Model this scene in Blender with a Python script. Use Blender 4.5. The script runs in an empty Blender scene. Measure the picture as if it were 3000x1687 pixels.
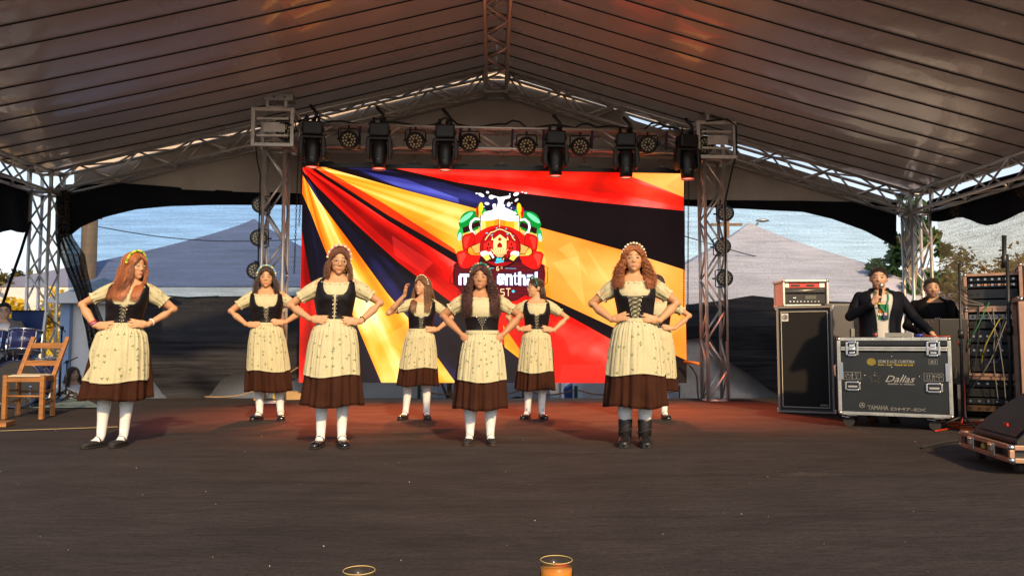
import bpy, math, random
import numpy as np
from math import sin, cos, pi, radians, sqrt, atan2
from mathutils import Vector, Matrix, Euler

S = bpy.context.scene
COL = S.collection
# ------------------------------------------------------------------ camera
F_PX, CAM_H = 2300.0, 0.84
PITCH = math.atan((1002 - 843.5) / F_PX)
cam_d = bpy.data.cameras.new('camera')
cam_d.sensor_width = 36.0
cam_d.lens = F_PX / 3000 * 36
cam_d.clip_start = 0.05
cam_d.clip_end = 3000
cam = bpy.data.objects.new('camera', cam_d)
COL.objects.link(cam)
cam.location = (0, 0, CAM_H)
cam.rotation_euler = (radians(90) + PITCH, 0, 0)
S.camera = cam
# ------------------------------------------------------------------ world, sun, exposure
SUN_EL, SUN_AZ = radians(31), radians(17)      # azimuth: to the right of straight behind the camera
w = bpy.data.worlds.new('World')
S.world = w
w.use_nodes = True
nt = w.node_tree
nt.nodes.clear()
sky = nt.nodes.new('ShaderNodeTexSky')
sky.sky_type = 'NISHITA'
sky.sun_disc = False
sky.sun_elevation = SUN_EL
sun_dir = Vector((sin(SUN_AZ) * cos(SUN_EL), -cos(SUN_AZ) * cos(SUN_EL), sin(SUN_EL)))   # towards the sun
sky.sun_rotation = atan2(sun_dir.x, sun_dir.y)
sky.air_density = 1.0
sky.dust_density = 1.5
bg = nt.nodes.new('ShaderNodeBackground')
bg.inputs['Strength'].default_value = 0.15
wo = nt.nodes.new('ShaderNodeOutputWorld')
# thin bright evening haze, strongest near the horizon, over the clear sky
wtc = nt.nodes.new('ShaderNodeTexCoord')
wsep = nt.nodes.new('ShaderNodeSeparateXYZ')
nt.links.new(wtc.outputs['Generated'], wsep.inputs[0])
wmr = nt.nodes.new('ShaderNodeMapRange')
wmr.inputs['From Min'].default_value = 0.0
wmr.inputs['From Max'].default_value = 0.42
wmr.inputs['To Min'].default_value = 0.52
wmr.inputs['To Max'].default_value = -0.12
wns = nt.nodes.new('ShaderNodeTexNoise')
wns.inputs['Scale'].default_value = 3.0
wns.inputs['Detail'].default_value = 5
nt.links.new(wtc.outputs['Generated'], wns.inputs['Vector'])
nt.links.new(wsep.outputs[2], wmr.inputs['Value'])
wml = nt.nodes.new('ShaderNodeMath')
wml.operation = 'MULTIPLY_ADD'
wml.inputs[1].default_value = 0.35
nt.links.new(wns.outputs['Fac'], wml.inputs[0])
nt.links.new(wmr.outputs[0], wml.inputs[2])
wmx = nt.nodes.new('ShaderNodeMix')
wmx.data_type = 'RGBA'
wmx.clamp_factor = True
wmx.inputs[7].default_value = (6.0, 6.1, 6.3, 1)
nt.links.new(wml.outputs[0], wmx.inputs[0])
nt.links.new(sky.outputs[0], wmx.inputs[6])
nt.links.new(wmx.outputs[2], bg.inputs[0])
nt.links.new(bg.outputs[0], wo.inputs[0])
sd = bpy.data.lights.new('sun', 'SUN')
sd.energy = 4.0
sd.angle = radians(2.2)
sd.color = (1.0, 0.68, 0.35)
sun = bpy.data.objects.new('sun', sd)
COL.objects.link(sun)
sun.rotation_euler = (-sun_dir).to_track_quat('-Z', 'Y').to_euler()
S.view_settings.view_transform = 'Standard'
S.view_settings.look = 'None'
S.view_settings.exposure = 0.38
S.view_settings.gamma = 1.0
S.view_settings.use_curve_mapping = False
S.render.engine = 'CYCLES'
S.cycles.max_bounces = 12
S.cycles.diffuse_bounces = 4
S.cycles.glossy_bounces = 4
S.cycles.transmission_bounces = 10
S.cycles.transparent_max_bounces = 12
S.cycles.caustics_reflective = False
S.cycles.caustics_refractive = False

# ------------------------------------------------------------------ photo helpers (3000 x 1687 pixels of the photograph)
_fw = Vector((0, cos(PITCH), sin(PITCH)))
_up = Vector((0, -sin(PITCH), cos(PITCH)))

def ray(px, py):
    return _fw + Vector((1, 0, 0)) * ((px - 1500) / F_PX) + _up * ((843.5 - py) / F_PX)

def P(px, py, Y):
    d = ray(px, py)
    return Vector((0, 0, CAM_H)) + d * (Y / d.y)

def FL(px, py, z=0.0):
    d = ray(px, py)
    return Vector((0, 0, CAM_H)) + d * ((z - CAM_H) / d.z)

# ------------------------------------------------------------------ mesh builder
class MB:
    def __init__(self):
        self.v, self.f, self.c = [], [], []
        self.col = None

    def add(self, vs, fs):
        b = len(self.v)
        self.v.extend([tuple(p) for p in vs])
        self.f.extend([tuple(i + b for i in q) for q in fs])
        if self.col is not None:
            while len(self.c) < b:
                self.c.append((1, 1, 1))
            self.c.extend([self.col] * len(vs))
        return self

    def box(self, c, s, M=None):
        x, y, z = c
        a, b, d = s[0] / 2, s[1] / 2, s[2] / 2
        vs = [Vector((x + i * a, y + j * b, z + k * d)) for i in (-1, 1) for j in (-1, 1) for k in (-1, 1)]
        if M is not None:
            vs = [M @ p for p in vs]
        return self.add(vs, [(0, 1, 3, 2), (4, 6, 7, 5), (0, 4, 5, 1), (2, 3, 7, 6), (0, 2, 6, 4), (1, 5, 7, 3)])

    def beam(self, p0, p1, w, h, up=(0, 0, 1)):
        p0, p1 = Vector(p0), Vector(p1)
        d = (p1 - p0).normalized()
        s = d.cross(Vector(up))
        if s.length < 1e-4:
            s = d.cross(Vector((0, 1, 0)))
        s.normalize()
        u = s.cross(d)
        vs = []
        for p in (p0, p1):
            for i, j in ((-1, -1), (1, -1), (1, 1), (-1, 1)):
                vs.append(p + s * (i * w / 2) + u * (j * h / 2))
        return self.add(vs, [(0, 3, 2, 1), (4, 5, 6, 7), (0, 1, 5, 4), (1, 2, 6, 5), (2, 3, 7, 6), (3, 0, 4, 7)])

    def tube(self, pts, r, n=8, cap=True, sx=1.0, ref=None):
        pts = [Vector(p) for p in pts]
        m = len(pts)
        rr = r if hasattr(r, '__len__') else [r] * m
        t0 = (pts[1] - pts[0]).normalized()
        ref = Vector(ref) if ref is not None else (Vector((0, 0, 1)) if abs(t0.z) < 0.9 else Vector((1, 0, 0)))
        nrm = (ref - t0 * ref.dot(t0)).normalized()
        vs = []
        for i in range(m):
            if i == 0:
                t = t0
            elif i == m - 1:
                t = pts[-1] - pts[-2]
            else:
                t = pts[i + 1] - pts[i - 1]
            t = t.normalized() if t.length > 1e-9 else t0
            nn = nrm - t * nrm.dot(t)
            if nn.length > 1e-6:
                nrm = nn.normalized()
            b = t.cross(nrm)
            for k in range(n):
                a = 2 * pi * k / n
                vs.append(pts[i] + (nrm * cos(a) + b * (sin(a) * sx)) * rr[i])
        fs = []
        for i in range(m - 1):
            for k in range(n):
                k2 = (k + 1) % n
                fs.append((i * n + k, (i + 1) * n + k, (i + 1) * n + k2, i * n + k2))
        if cap:
            fs.append(tuple(range(n)))
            fs.append(tuple((m - 1) * n + k for k in reversed(range(n))))
        return self.add(vs, fs)

    def cyl(self, p0, p1, r, n=12, r1=None):
        return self.tube([p0, p1], [r, r if r1 is None else r1], n)

    def ball(self, c, r, n=12, m=8, M=None):
        c = Vector(c)
        r = r if hasattr(r, '__len__') else (r, r, r)
        vs = [Vector((0, 0, r[2]))]
        for i in range(1, m):
            a = pi * i / m
            for k in range(n):
                b = 2 * pi * k / n
                vs.append(Vector((r[0] * sin(a) * cos(b), r[1] * sin(a) * sin(b), r[2] * cos(a))))
        vs.append(Vector((0, 0, -r[2])))
        if M is not None:
            vs = [M @ p for p in vs]
        vs = [p + c for p in vs]
        fs = [(0, 1 + k, 1 + (k + 1) % n) for k in range(n)]
        for i in range(m - 2):
            for k in range(n):
                a, b = 1 + i * n + k, 1 + i * n + (k + 1) % n
                fs.append((a, a + n, b + n, b))
        e = len(vs) - 1
        o = 1 + (m - 2) * n
        fs += [(o + k, e, o + (k + 1) % n) for k in range(n)]
        return self.add(vs, fs)

    def lathe(self, prof, n=24, M=None, cap=False):
        vs = []
        for r, z in prof:
            for k in range(n):
                a = 2 * pi * k / n
                p = Vector((r * cos(a), r * sin(a), z))
                vs.append(M @ p if M is not None else p)
        fs = []
        m = len(prof)
        for i in range(m - 1):
            for k in range(n):
                k2 = (k + 1) % n
                fs.append((i * n + k, i * n + k2, (i + 1) * n + k2, (i + 1) * n + k))
        if cap:
            fs.append(tuple(reversed(range(n))))
            fs.append(tuple((m - 1) * n + k for k in range(n)))
        return self.add(vs, fs)

    def grid(self, fn, nu, nv, closed=False, flip=False):
        vs = [fn(i / (nu if closed else nu - 1), j / (nv - 1)) for j in range(nv) for i in range(nu)]
        fs = []
        for j in range(nv - 1):
            for i in range(nu if closed else nu - 1):
                i2 = (i + 1) % nu
                q = (j * nu + i, j * nu + i2, (j + 1) * nu + i2, (j + 1) * nu + i)
                fs.append(q[::-1] if flip else q)
        return self.add(vs, fs)

    def prism(self, poly, d0, d1, M=None):
        """poly: list of (x, z); extruded in y from d0 to d1"""
        n = len(poly)
        vs = [Vector((x, d0, z)) for x, z in poly] + [Vector((x, d1, z)) for x, z in poly]
        if M is not None:
            vs = [M @ p for p in vs]
        fs = [tuple(range(n)), tuple(reversed(range(n, 2 * n)))]
        fs += [(i, i + n, (i + 1) % n + n, (i + 1) % n) for i in range(n)]
        return self.add(vs, fs)

def mesh_of(name, mb, smooth=True, warp=None):
    me = bpy.data.meshes.new(name)
    v = mb.v
    if warp:
        v = [tuple(warp(Vector(p))) for p in v]
    me.from_pydata(v, [], mb.f)
    if mb.c:
        while len(mb.c) < len(mb.v):
            mb.c.append((1, 1, 1))
        a = me.color_attributes.new('Tint', 'FLOAT_COLOR', 'POINT')
        arr = np.ones((len(mb.v), 4), np.float32)
        arr[:, :3] = mb.c
        a.data.foreach_set('color', arr.ravel())
    if smooth:
        me.polygons.foreach_set('use_smooth', [True] * len(me.polygons))
    return me

def part(name, mb, m, parent, smooth=False, solid=0, warp=None, bevel=0, label=None, kind=None, sub=0):
    me = mb if isinstance(mb, bpy.types.Mesh) else mesh_of(name, mb, smooth, warp)
    o = bpy.data.objects.new(name, me)
    COL.objects.link(o)
    if m is not None and not me.materials:
        for x in (m if isinstance(m, (list, tuple)) else [m]):
            me.materials.append(x)
    if parent is not None:
        o.parent = parent
    if bevel:
        b = o.modifiers.new('b', 'BEVEL')
        b.width = bevel
        b.segments = 2
        b.limit_method = 'ANGLE'
    if solid:
        b = o.modifiers.new('s', 'SOLIDIFY')
        b.thickness = solid
        b.offset = 0
    if sub:
        b = o.modifiers.new('u', 'SUBSURF')
        b.levels = b.render_levels = sub
    if label:
        o['label'] = label
    if kind:
        o['kind'] = kind
    return o

def thing(name, label, cat, loc=(0, 0, 0), rz=0.0, group=None):
    o = bpy.data.objects.new(name, None)
    COL.objects.link(o)
    o.location = loc
    o.rotation_euler = (0, 0, rz)
    o.empty_display_size = 0.2
    o['label'] = label
    o['category'] = cat
    if group:
        o['group'] = group
    return o

def single(name, mb, m, label, cat, loc=(0, 0, 0), rz=0, group=None, **kw):
    o = part(name, mb, m, None, **kw)
    o.location = loc
    o.rotation_euler = (0, 0, rz)
    o['label'] = label
    o['category'] = cat
    if group:
        o['group'] = group
    return o

def structure(name, mb, m, **kw):
    o = part(name, mb, m, None, **kw)
    o['kind'] = 'structure'
    return o

KIDS = {}
def copy_tree(o, parent=None, loc=None, rz=None, label=None, scale=None):
    c = o.copy()
    COL.objects.link(c)
    if parent is not None:
        c.parent = parent
    if loc is not None:
        c.location = loc
    if rz is not None:
        c.rotation_euler = rz if hasattr(rz, '__len__') else (0, 0, rz)
    if scale:
        c.scale = scale
    if label:
        c['label'] = label
    for ch in list(o.children):
        copy_tree(ch, c)
    return c

# ------------------------------------------------------------------ materials
def mat(name, col, rough=0.6, metal=0.0, spec=0.5, var=0.0, vscale=8.0, bump=0.0, bscale=40.0, tint=False, coat=0.0,
        emit=None, estr=1.0, stretch=None, sheen=0.0, trans=0.0, col2=None, detail=4.0, bdist=0.01, rvar=0.0, sss=0.0):
    m = bpy.data.materials.new(name)
    m.use_nodes = True
    t = m.node_tree
    p = t.nodes['Principled BSDF']
    p.inputs['Base Color'].default_value = (*col, 1)
    p.inputs['Roughness'].default_value = rough
    p.inputs['Metallic'].default_value = metal
    p.inputs['Specular IOR Level'].default_value = spec
    p.inputs['Coat Weight'].default_value = coat
    p.inputs['Sheen Weight'].default_value = sheen
    if sss:
        p.inputs['Subsurface Weight'].default_value = sss
        p.inputs['Subsurface Radius'].default_value = (0.02, 0.008, 0.004)
        p.inputs['Subsurface Scale'].default_value = 0.5
    if trans:
        p.inputs['Transmission Weight'].default_value = trans
    tc = t.nodes.new('ShaderNodeTexCoord')
    src = tc.outputs['Object']
    if stretch:
        mp = t.nodes.new('ShaderNodeMapping')
        mp.inputs['Scale'].default_value = stretch
        t.links.new(src, mp.inputs[0])
        src = mp.outputs[0]
    cur = None
    if var or col2:
        n = t.nodes.new('ShaderNodeTexNoise')
        n.inputs['Scale'].default_value = vscale
        n.inputs['Detail'].default_value = detail
        t.links.new(src, n.inputs['Vector'])
        mr = t.nodes.new('ShaderNodeMapRange')
        mr.inputs['From Min'].default_value = 0.3
        mr.inputs['From Max'].default_value = 0.7
        t.links.new(n.outputs['Fac'], mr.inputs['Value'])
        mx = t.nodes.new('ShaderNodeMix')
        mx.data_type = 'RGBA'
        a = col
        b = col2 if col2 else tuple(c * (1 + var) for c in col)
        if not col2:
            a = tuple(c * (1 - var) for c in col)
        mx.inputs[6].default_value = (*a, 1)
        mx.inputs[7].default_value = (*b, 1)
        t.links.new(mr.outputs[0], mx.inputs[0])
        cur = mx.outputs[2]
        if rvar:
            r2 = t.nodes.new('ShaderNodeMapRange')
            r2.inputs['To Min'].default_value = max(0.02, rough - rvar)
            r2.inputs['To Max'].default_value = min(1, rough + rvar)
            t.links.new(n.outputs['Fac'], r2.inputs['Value'])
            t.links.new(r2.outputs[0], p.inputs['Roughness'])
    if tint:
        at = t.nodes.new('ShaderNodeAttribute')
        at.attribute_name = 'Tint'
        mu = t.nodes.new('ShaderNodeMix')
        mu.data_type = 'RGBA'
        mu.blend_type = 'MULTIPLY'
        mu.inputs[0].default_value = 1
        if cur is not None:
            t.links.new(cur, mu.inputs[6])
        else:
            mu.inputs[6].default_value = (*col, 1)
        t.links.new(at.outputs['Color'], mu.inputs[7])
        cur = mu.outputs[2]
    if cur is not None:
        t.links.new(cur, p.inputs['Base Color'])
    if bump:
        n2 = t.nodes.new('ShaderNodeTexNoise')
        n2.inputs['Scale'].default_value = bscale
        n2.inputs['Detail'].default_value = 6
        t.links.new(src, n2.inputs['Vector'])
        bp = t.nodes.new('ShaderNodeBump')
        bp.inputs['Strength'].default_value = bump
        bp.inputs['Distance'].default_value = bdist
        t.links.new(n2.outputs['Fac'], bp.inputs['Height'])
        t.links.new(bp.outputs[0], p.inputs['Normal'])
    if emit:
        p.inputs['Emission Color'].default_value = (*emit, 1)
        p.inputs['Emission Strength'].default_value = estr
    return m

M = {}
M['alu'] = mat('aluminium', (0.70, 0.66, 0.60), 0.42, 0.7, var=0.12, vscale=6, rvar=0.12)
M['alu_dull'] = mat('dull_aluminium', (0.45, 0.43, 0.40), 0.5, 0.9, var=0.2, vscale=5)
M['steel'] = mat('steel', (0.55, 0.55, 0.56), 0.3, 1.0)
M['chrome'] = mat('chrome', (0.8, 0.8, 0.8), 0.12, 1.0)
M['black_plastic'] = mat('black_plastic', (0.012, 0.012, 0.013), 0.4, var=0.3, vscale=20)
M['black_metal'] = mat('black_metal', (0.02, 0.02, 0.022), 0.45, 0.3)
M['black_rubber'] = mat('black_rubber', (0.015, 0.015, 0.015), 0.8)
M['black_cloth'] = mat('black_cloth', (0.010, 0.010, 0.012), 0.9, spec=.1, var=0.3, vscale=4, bump=0.3, bscale=8, bdist=0.05)
M['case_black'] = mat('case_laminate', (0.010, 0.013, 0.015), 0.45, var=0.25, vscale=4, bump=0.15, bscale=300, bdist=0.001)
M['print_grey'] = mat('printed_grey', (0.30, 0.30, 0.28), 0.6)
M['print_yellow'] = mat('printed_yellow', (0.38, 0.30, 0.03), 0.6)
M['print_dark'] = mat('printed_dim', (0.14, 0.13, 0.05), 0.6)
M['white'] = mat('white_paint', (0.75, 0.75, 0.74), 0.5, var=0.05)
# ================================================================== STAGE AND GROUND
rnd = random.Random(7)
M['ground'] = mat('ground', (0.12, 0.11, 0.10), 0.9, var=0.3, vscale=0.8, bump=0.4, bscale=12)
g = MB()
g.add([(-400, -200, -1.05), (400, -200, -1.05), (400, 900, -1.05), (-400, 900, -1.05)], [(0, 1, 2, 3)])
structure('ground', g, M['ground'])

M['carpet'] = mat('stage_carpet', (0.056, 0.046, 0.044), 0.85, spec=0.18, var=0.0, vscale=3.0, col2=(0.047, 0.039, 0.037),
                  bump=1.0, bscale=16, bdist=0.016, stretch=(0.5, 1.0, 1.0), detail=12, rvar=0.10)
_t = M['carpet'].node_tree          # crease shade painted as long dark streaks, plus mottled dirt and grain
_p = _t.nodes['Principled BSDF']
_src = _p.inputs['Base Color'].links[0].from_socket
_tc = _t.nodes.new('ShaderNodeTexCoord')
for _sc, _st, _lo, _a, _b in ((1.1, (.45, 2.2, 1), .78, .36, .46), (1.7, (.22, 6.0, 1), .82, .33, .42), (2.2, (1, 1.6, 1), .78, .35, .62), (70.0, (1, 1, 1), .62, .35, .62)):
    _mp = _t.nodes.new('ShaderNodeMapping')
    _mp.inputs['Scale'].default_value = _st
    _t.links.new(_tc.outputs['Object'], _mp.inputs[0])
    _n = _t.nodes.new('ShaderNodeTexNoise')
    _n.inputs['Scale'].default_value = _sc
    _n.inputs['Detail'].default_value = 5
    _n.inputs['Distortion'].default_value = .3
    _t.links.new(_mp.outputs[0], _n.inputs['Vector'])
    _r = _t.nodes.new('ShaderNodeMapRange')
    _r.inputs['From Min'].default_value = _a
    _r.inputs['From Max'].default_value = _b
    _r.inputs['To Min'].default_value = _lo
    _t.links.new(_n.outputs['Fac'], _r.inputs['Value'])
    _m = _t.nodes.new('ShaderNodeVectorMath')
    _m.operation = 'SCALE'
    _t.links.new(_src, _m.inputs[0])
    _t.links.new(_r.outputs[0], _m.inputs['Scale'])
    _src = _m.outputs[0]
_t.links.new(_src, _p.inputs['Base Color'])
FRONT_Y, BACK_Y = 2.74, 11.95
folds = []
for px0, px1, py, h, wd in ((540, 1660, 1284, .030, .028), (2010, 2560, 1386, .034, .018), (300, 1200, 1262, .014, .05), (900, 2300, 1325, .018, .05),
                            (100, 1500, 1400, .007, .07), (1100, 2700, 1450, .007, .07), (1500, 2600, 1225, .010, .05), (1750, 2350, 1200, .010, .04),
                            (0, 1100, 1475, .008, .06), (600, 2000, 1540, .006, .06), (1700, 3000, 1585, .007, .06), (100, 900, 1610, .006, .06),
                            (2480, 2620, 1340, .022, .02), (1000, 1900, 1240, .010, .035), (400, 800, 1290, .012, .03), (0, 700, 1215, .006, .05)):
    a, b = FL(px0, py), FL(px1, py + rnd.uniform(-8, 8))
    folds.append((a.x, a.y, b.x, b.y, h, wd, rnd.uniform(0, 9)))
for _ in range(46):
    _py = rnd.uniform(1185, 1670)
    _px = rnd.uniform(-100, 2700)
    a, b = FL(_px, _py), FL(_px + rnd.uniform(150, 700), _py + rnd.uniform(-6, 6))
    folds.append((a.x, a.y, b.x, b.y, rnd.uniform(.003, .008), rnd.uniform(.015, .05), rnd.uniform(0, 9)))
nu, nv = 240, 520
xs = np.linspace(-9.5, 9.5, nu)
ys = FRONT_Y + (BACK_Y - FRONT_Y) * np.linspace(0, 1, nv) ** 1.0
XX, YY = np.meshgrid(xs, ys)
ZZ = 0.002 * np.sin(XX * 1.7 + YY * 2.1) * np.sin(YY * 3.3 - XX * .6)
for (ax, ay, bx, by, h, wd, ph) in folds:
    t = np.clip((XX - ax) / (bx - ax), 0, 1)
    yc = ay + (by - ay) * t + 0.035 * np.sin(XX * 2.3 + ph) + 0.015 * np.sin(XX * 6.1 + ph * 2)
    env = np.sin(np.pi * t) ** 0.6 * (0.55 + 0.45 * np.sin(XX * 3.7 + ph)) * (0.8 + .2 * np.sin(XX * 11 + ph))
    ZZ += h * env * np.exp(-((YY - yc) / wd) ** 2)
g = MB()
g.v = np.stack([XX, YY, ZZ - 0.004], -1).reshape(-1, 3).tolist()
g.f = [(j * nu + i, j * nu + i + 1, (j + 1) * nu + i + 1, (j + 1) * nu + i) for j in range(nv - 1) for i in range(nu - 1)]
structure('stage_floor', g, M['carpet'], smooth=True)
g = MB()
g.box((0, FRONT_Y - 0.011, -0.52), (19, 0.02, 1.0))
structure('stage_front', g, M['black_cloth'])
g = MB()
g.box((0, BACK_Y + 0.012, -0.53), (19, 0.02, 1.02))
structure('stage_back', g, M['black_cloth'])
# litter
g = MB()
for i in range(80):
    p = FL(rnd.uniform(0, 3000), rnd.uniform(1200, 1680))
    if p.y > FRONT_Y:
        a = rnd.uniform(0, 6)
        s = rnd.uniform(.0015, .0045)
        g.add([p + Vector((cos(a + k) * s * q, sin(a + k) * s * q, .004 + .003 * (k % 2))) for k, q in ((0, 1), (1.6, .5), (3.1, 1), (4.7, .4))], [(0, 1, 2, 3)])
single('paper_scraps', g, mat('scraps', (0.55, 0.5, 0.36), 0.8), 'tiny pale scraps scattered over the dark stage carpet', 'litter', kind='stuff')

# ================================================================== TENT
TA = radians(1.5)
TO = Vector((-0.25, 12.1, 0))
UA, VA = Vector((cos(TA), sin(TA), 0)), Vector((-sin(TA), cos(TA), 0))
def TT(u, v, z):
    return TO + UA * u + VA * v + Vector((0, 0, z))
UL, UR = -6.9, 6.62
ZL, ZR, ZC = 3.47, 3.22, 5.08
def roof_z(u):
    return ZC + (ZL - ZC) * (u / UL) if u < 0 else ZC + (ZR - ZC) * (u / UR)

M['roof'] = mat('tent_vinyl', (0.44, 0.355, 0.31), 0.29, spec=0.9, coat=0.4, var=0.08, vscale=1.0, bump=0.30, bscale=1.6, bdist=0.09, stretch=(1, 0.5, 1), detail=6, rvar=0.10)
M['keder'] = mat('black_keder_rope', (0.012, 0.011, 0.011), 0.7)
_t = M['roof'].node_tree       # daylight glows faintly through the vinyl
_tl = _t.nodes.new('ShaderNodeBsdfTranslucent')
_tl.inputs[0].default_value = (.75, .66, .60, 1)
_mx = _t.nodes.new('ShaderNodeMixShader')
_mx.inputs[0].default_value = .02
_t.links.new(_t.nodes['Principled BSDF'].outputs[0], _mx.inputs[1])
_t.links.new(_tl.outputs[0], _mx.inputs[2])
_t.links.new(_mx.outputs[0], _t.nodes['Material Output'].inputs[0])
roof = thing('tent_roof', 'grey vinyl ridge tent roof with dark seams stretched over the stage', 'tent roof', TO + Vector((0, 0, ZL)))
NP, SW = 13, 0.46
for side in (0, 1):
    for k in range(NP):
        v1 = 0.12 - k * SW
        v0 = v1 - SW
        ph = rnd.uniform(0, 9)
        def fn(a, b, v0=v0, v1=v1, side=side, ph=ph):
            ue = (UL - 0.25) if side == 0 else (UR + 0.25)
            u = ue * a
            v = v0 + (v1 - v0) * b
            z = roof_z(u) + 0.03 - 0.006 * sin(pi * b) + 0.004 * sin(u * 5 + ph + b * 3) * sin(pi * b)
            z -= 0.05 * sin(pi * a)
            return TT(u, v, z) - roof.location
        g = MB()
        g.grid(fn, 40, 6, flip=(side == 0))
        part('roof_panel', g, M['roof'], roof, smooth=True)
        g = MB()
        pts = []
        for i in range(21):
            a = i / 20
            ue = (UL - 0.25) if side == 0 else (UR + 0.25)
            u = ue * a
            pts.append(TT(u, v0, roof_z(u) + 0.022 - 0.05 * sin(pi * a)) - roof.location)
        g.tube(pts, 0.0085, 6)
        part('seam_rope', g, M['keder'], roof, smooth=True)

# ---- box trusses
def truss(name, label, A, B, size, up, bay=0.45, r=0.025, rb=0.0155, faces=(0, 1, 2, 3), cat='truss', group=None, ends=True):
    A, B = Vector(A), Vector(B)
    d = (B - A).normalized()
    up = Vector(up)
    up = (up - d * up.dot(d)).normalized()
    s = d.cross(up)
    root = thing(name, label, cat, A, group=group)
    L = (B - A).length
    c = [(-1, -1), (1, -1), (1, 1), (-1, 1)]
    off = [(s * i + up * j) * (size / 2) for i, j in c]
    ch = MB().tube([(0, 0, 0), (0, 0, L)], r, 10)
    me = mesh_of('chord', ch)
    R = Matrix((s, up, d)).transposed().to_4x4()
    if R.determinant() < 0:
        R = Matrix((-s, up, d)).transposed().to_4x4()
    for o in off:
        ob = part('chord', me, M['alu'], root)
        ob.matrix_local = Matrix.Translation(o) @ R
    n = max(1, round(L / bay))
    st = L / n
    bl = sqrt(st * st + size * size)
    bm = mesh_of('brace', MB().tube([(0, 0, 0), (0, 0, bl)], rb, 8))
    fm = mesh_of('end_brace', MB().tube([(0, 0, 0), (0, 0, size)], rb * 1.2, 8))
    for f in faces:
        p, q = off[f], off[(f + 1) % 4]
        for k in range(n):
            a, b = (p, q) if (k + f // 2) % 2 == 0 else (q, p)
            a = a + d * (k * st)
            b = b + d * ((k + 1) * st)
            ob = part('brace', bm, M['alu'], root)
            ob.matrix_local = Matrix.Translation(a) @ (b - a).to_track_quat('Z', 'Y').to_matrix().to_4x4()
        if ends:
            for e in (0.0, L):
                ob = part('end_brace', fm, M['alu'], root)
                ob.matrix_local = Matrix.Translation(p + d * e) @ (q - p).to_track_quat('Z', 'Y').to_matrix().to_4x4()
    return root

TS = 0.30
rz = lambda u: roof_z(u) - 0.20
GT = 'aluminium trusses carrying the tent roof'
truss('roof_truss', 'sloping box truss under the left half of the roof at the back', TT(UL + .15, 0, rz(UL)), TT(-.17, 0, rz(0)), TS, (0, 0, 1), group=GT)
truss('roof_truss', 'sloping box truss under the right half of the roof, bright sky behind it', TT(UR - .15, 0, rz(UR)), TT(.17, 0, rz(0)), TS, (0, 0, 1), group=GT)
truss('ridge_truss', 'dark box truss running overhead along the tent ridge', TT(0, -.17, rz(0) + .03), TT(0, -6.2, rz(0) + .03), TS, (0, 0, 1), bay=.42, group=GT)
truss('eave_truss', 'box truss running forward along the left eave', TT(UL, -.16, rz(UL)), TT(UL, -6.2, rz(UL)), TS, (0, 0, 1), group=GT)
truss('eave_truss', 'box truss running forward along the right eave', TT(UR, -.16, rz(UR)), TT(UR, -6.2, rz(UR)), TS, (0, 0, 1), group=GT)
truss('corner_post', 'square truss leg at the back left corner of the tent', TT(UL, 0, -1.0), TT(UL, 0, rz(UL) - .17), .29, (0, 1, 0), bay=.42, group=GT, cat='truss leg')
truss('corner_post', 'square truss leg at the back right corner of the tent', TT(UR, 0, -1.0), TT(UR, 0, rz(UR) - .17), .29, (0, 1, 0), bay=.42, group=GT, cat='truss leg')

def corner_block(p, label):
    root = thing('corner_block', label, 'truss corner', p, group='truss corner blocks of the tent')
    h = .17
    for i in (-1, 1):
        for j in (-1, 1):
            for ax in range(3):
                a = [0, 0, 0]
                a[ax] = h
                o = [0, 0, 0]
                k = [q for q in range(3) if q != ax]
                o[k[0]], o[k[1]] = i * h, j * h
                g = MB().beam(Vector(o) - Vector(a), Vector(o) + Vector(a), .04, .04, up=(0, 1, .01) if ax != 1 else (0, 0, 1))
                part('bar', g, M['alu_dull'], root)
    return root
corner_block(TT(UL, 0, rz(UL)), 'welded cube joining the trusses at the left rear corner')
corner_block(TT(UR, 0, rz(UR)), 'welded cube joining the trusses at the right rear corner')
corner_block(TT(0, 0, rz(0)), 'welded cube at the peak where rafters meet the ridge')

# ---- cloths hung in the back opening, outlined from top and bottom (or left and right) edges
def back_Y(x_px, off=0.0):
    # back plane of the tent, offset behind it
    t = (x_px - 1500) / F_PX
    Y = (12.1 + off + 0.25 * math.tan(TA)) / (1 - t * math.tan(TA))
    return Y

def sheet(top, bot, x0, x1, off, nu=60, nv=24, wr=0.02, fx=9.0, fz=2.0, seed=0, diag=0.0):
    r_ = random.Random(seed)
    ph = [r_.uniform(0, 6.28) for _ in range(6)]
    tx, ty = zip(*top)
    bx, by = zip(*bot)
    def fn(a, b):
        x = x0 + (x1 - x0) * a
        y = np.interp(x, tx, ty) * (1 - b) + np.interp(x, bx, by) * b
        p = P(x, y, back_Y(x, off))
        d = wr * (sin(p.x * fx + ph[0] + p.z * diag) * .5 + sin(p.x * fx * 2.3 + ph[1] + sin(p.z * 2) + p.z * diag) * .3 + sin(p.z * fz * 3 + ph[2] + p.x) * .4
                  + sin(p.x * fx * .37 + p.z * fz + ph[3]) * .8)
        return p + Vector((0, d, 0))
    g = MB()
    g.grid(fn, nu, nv)
    return g

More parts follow.
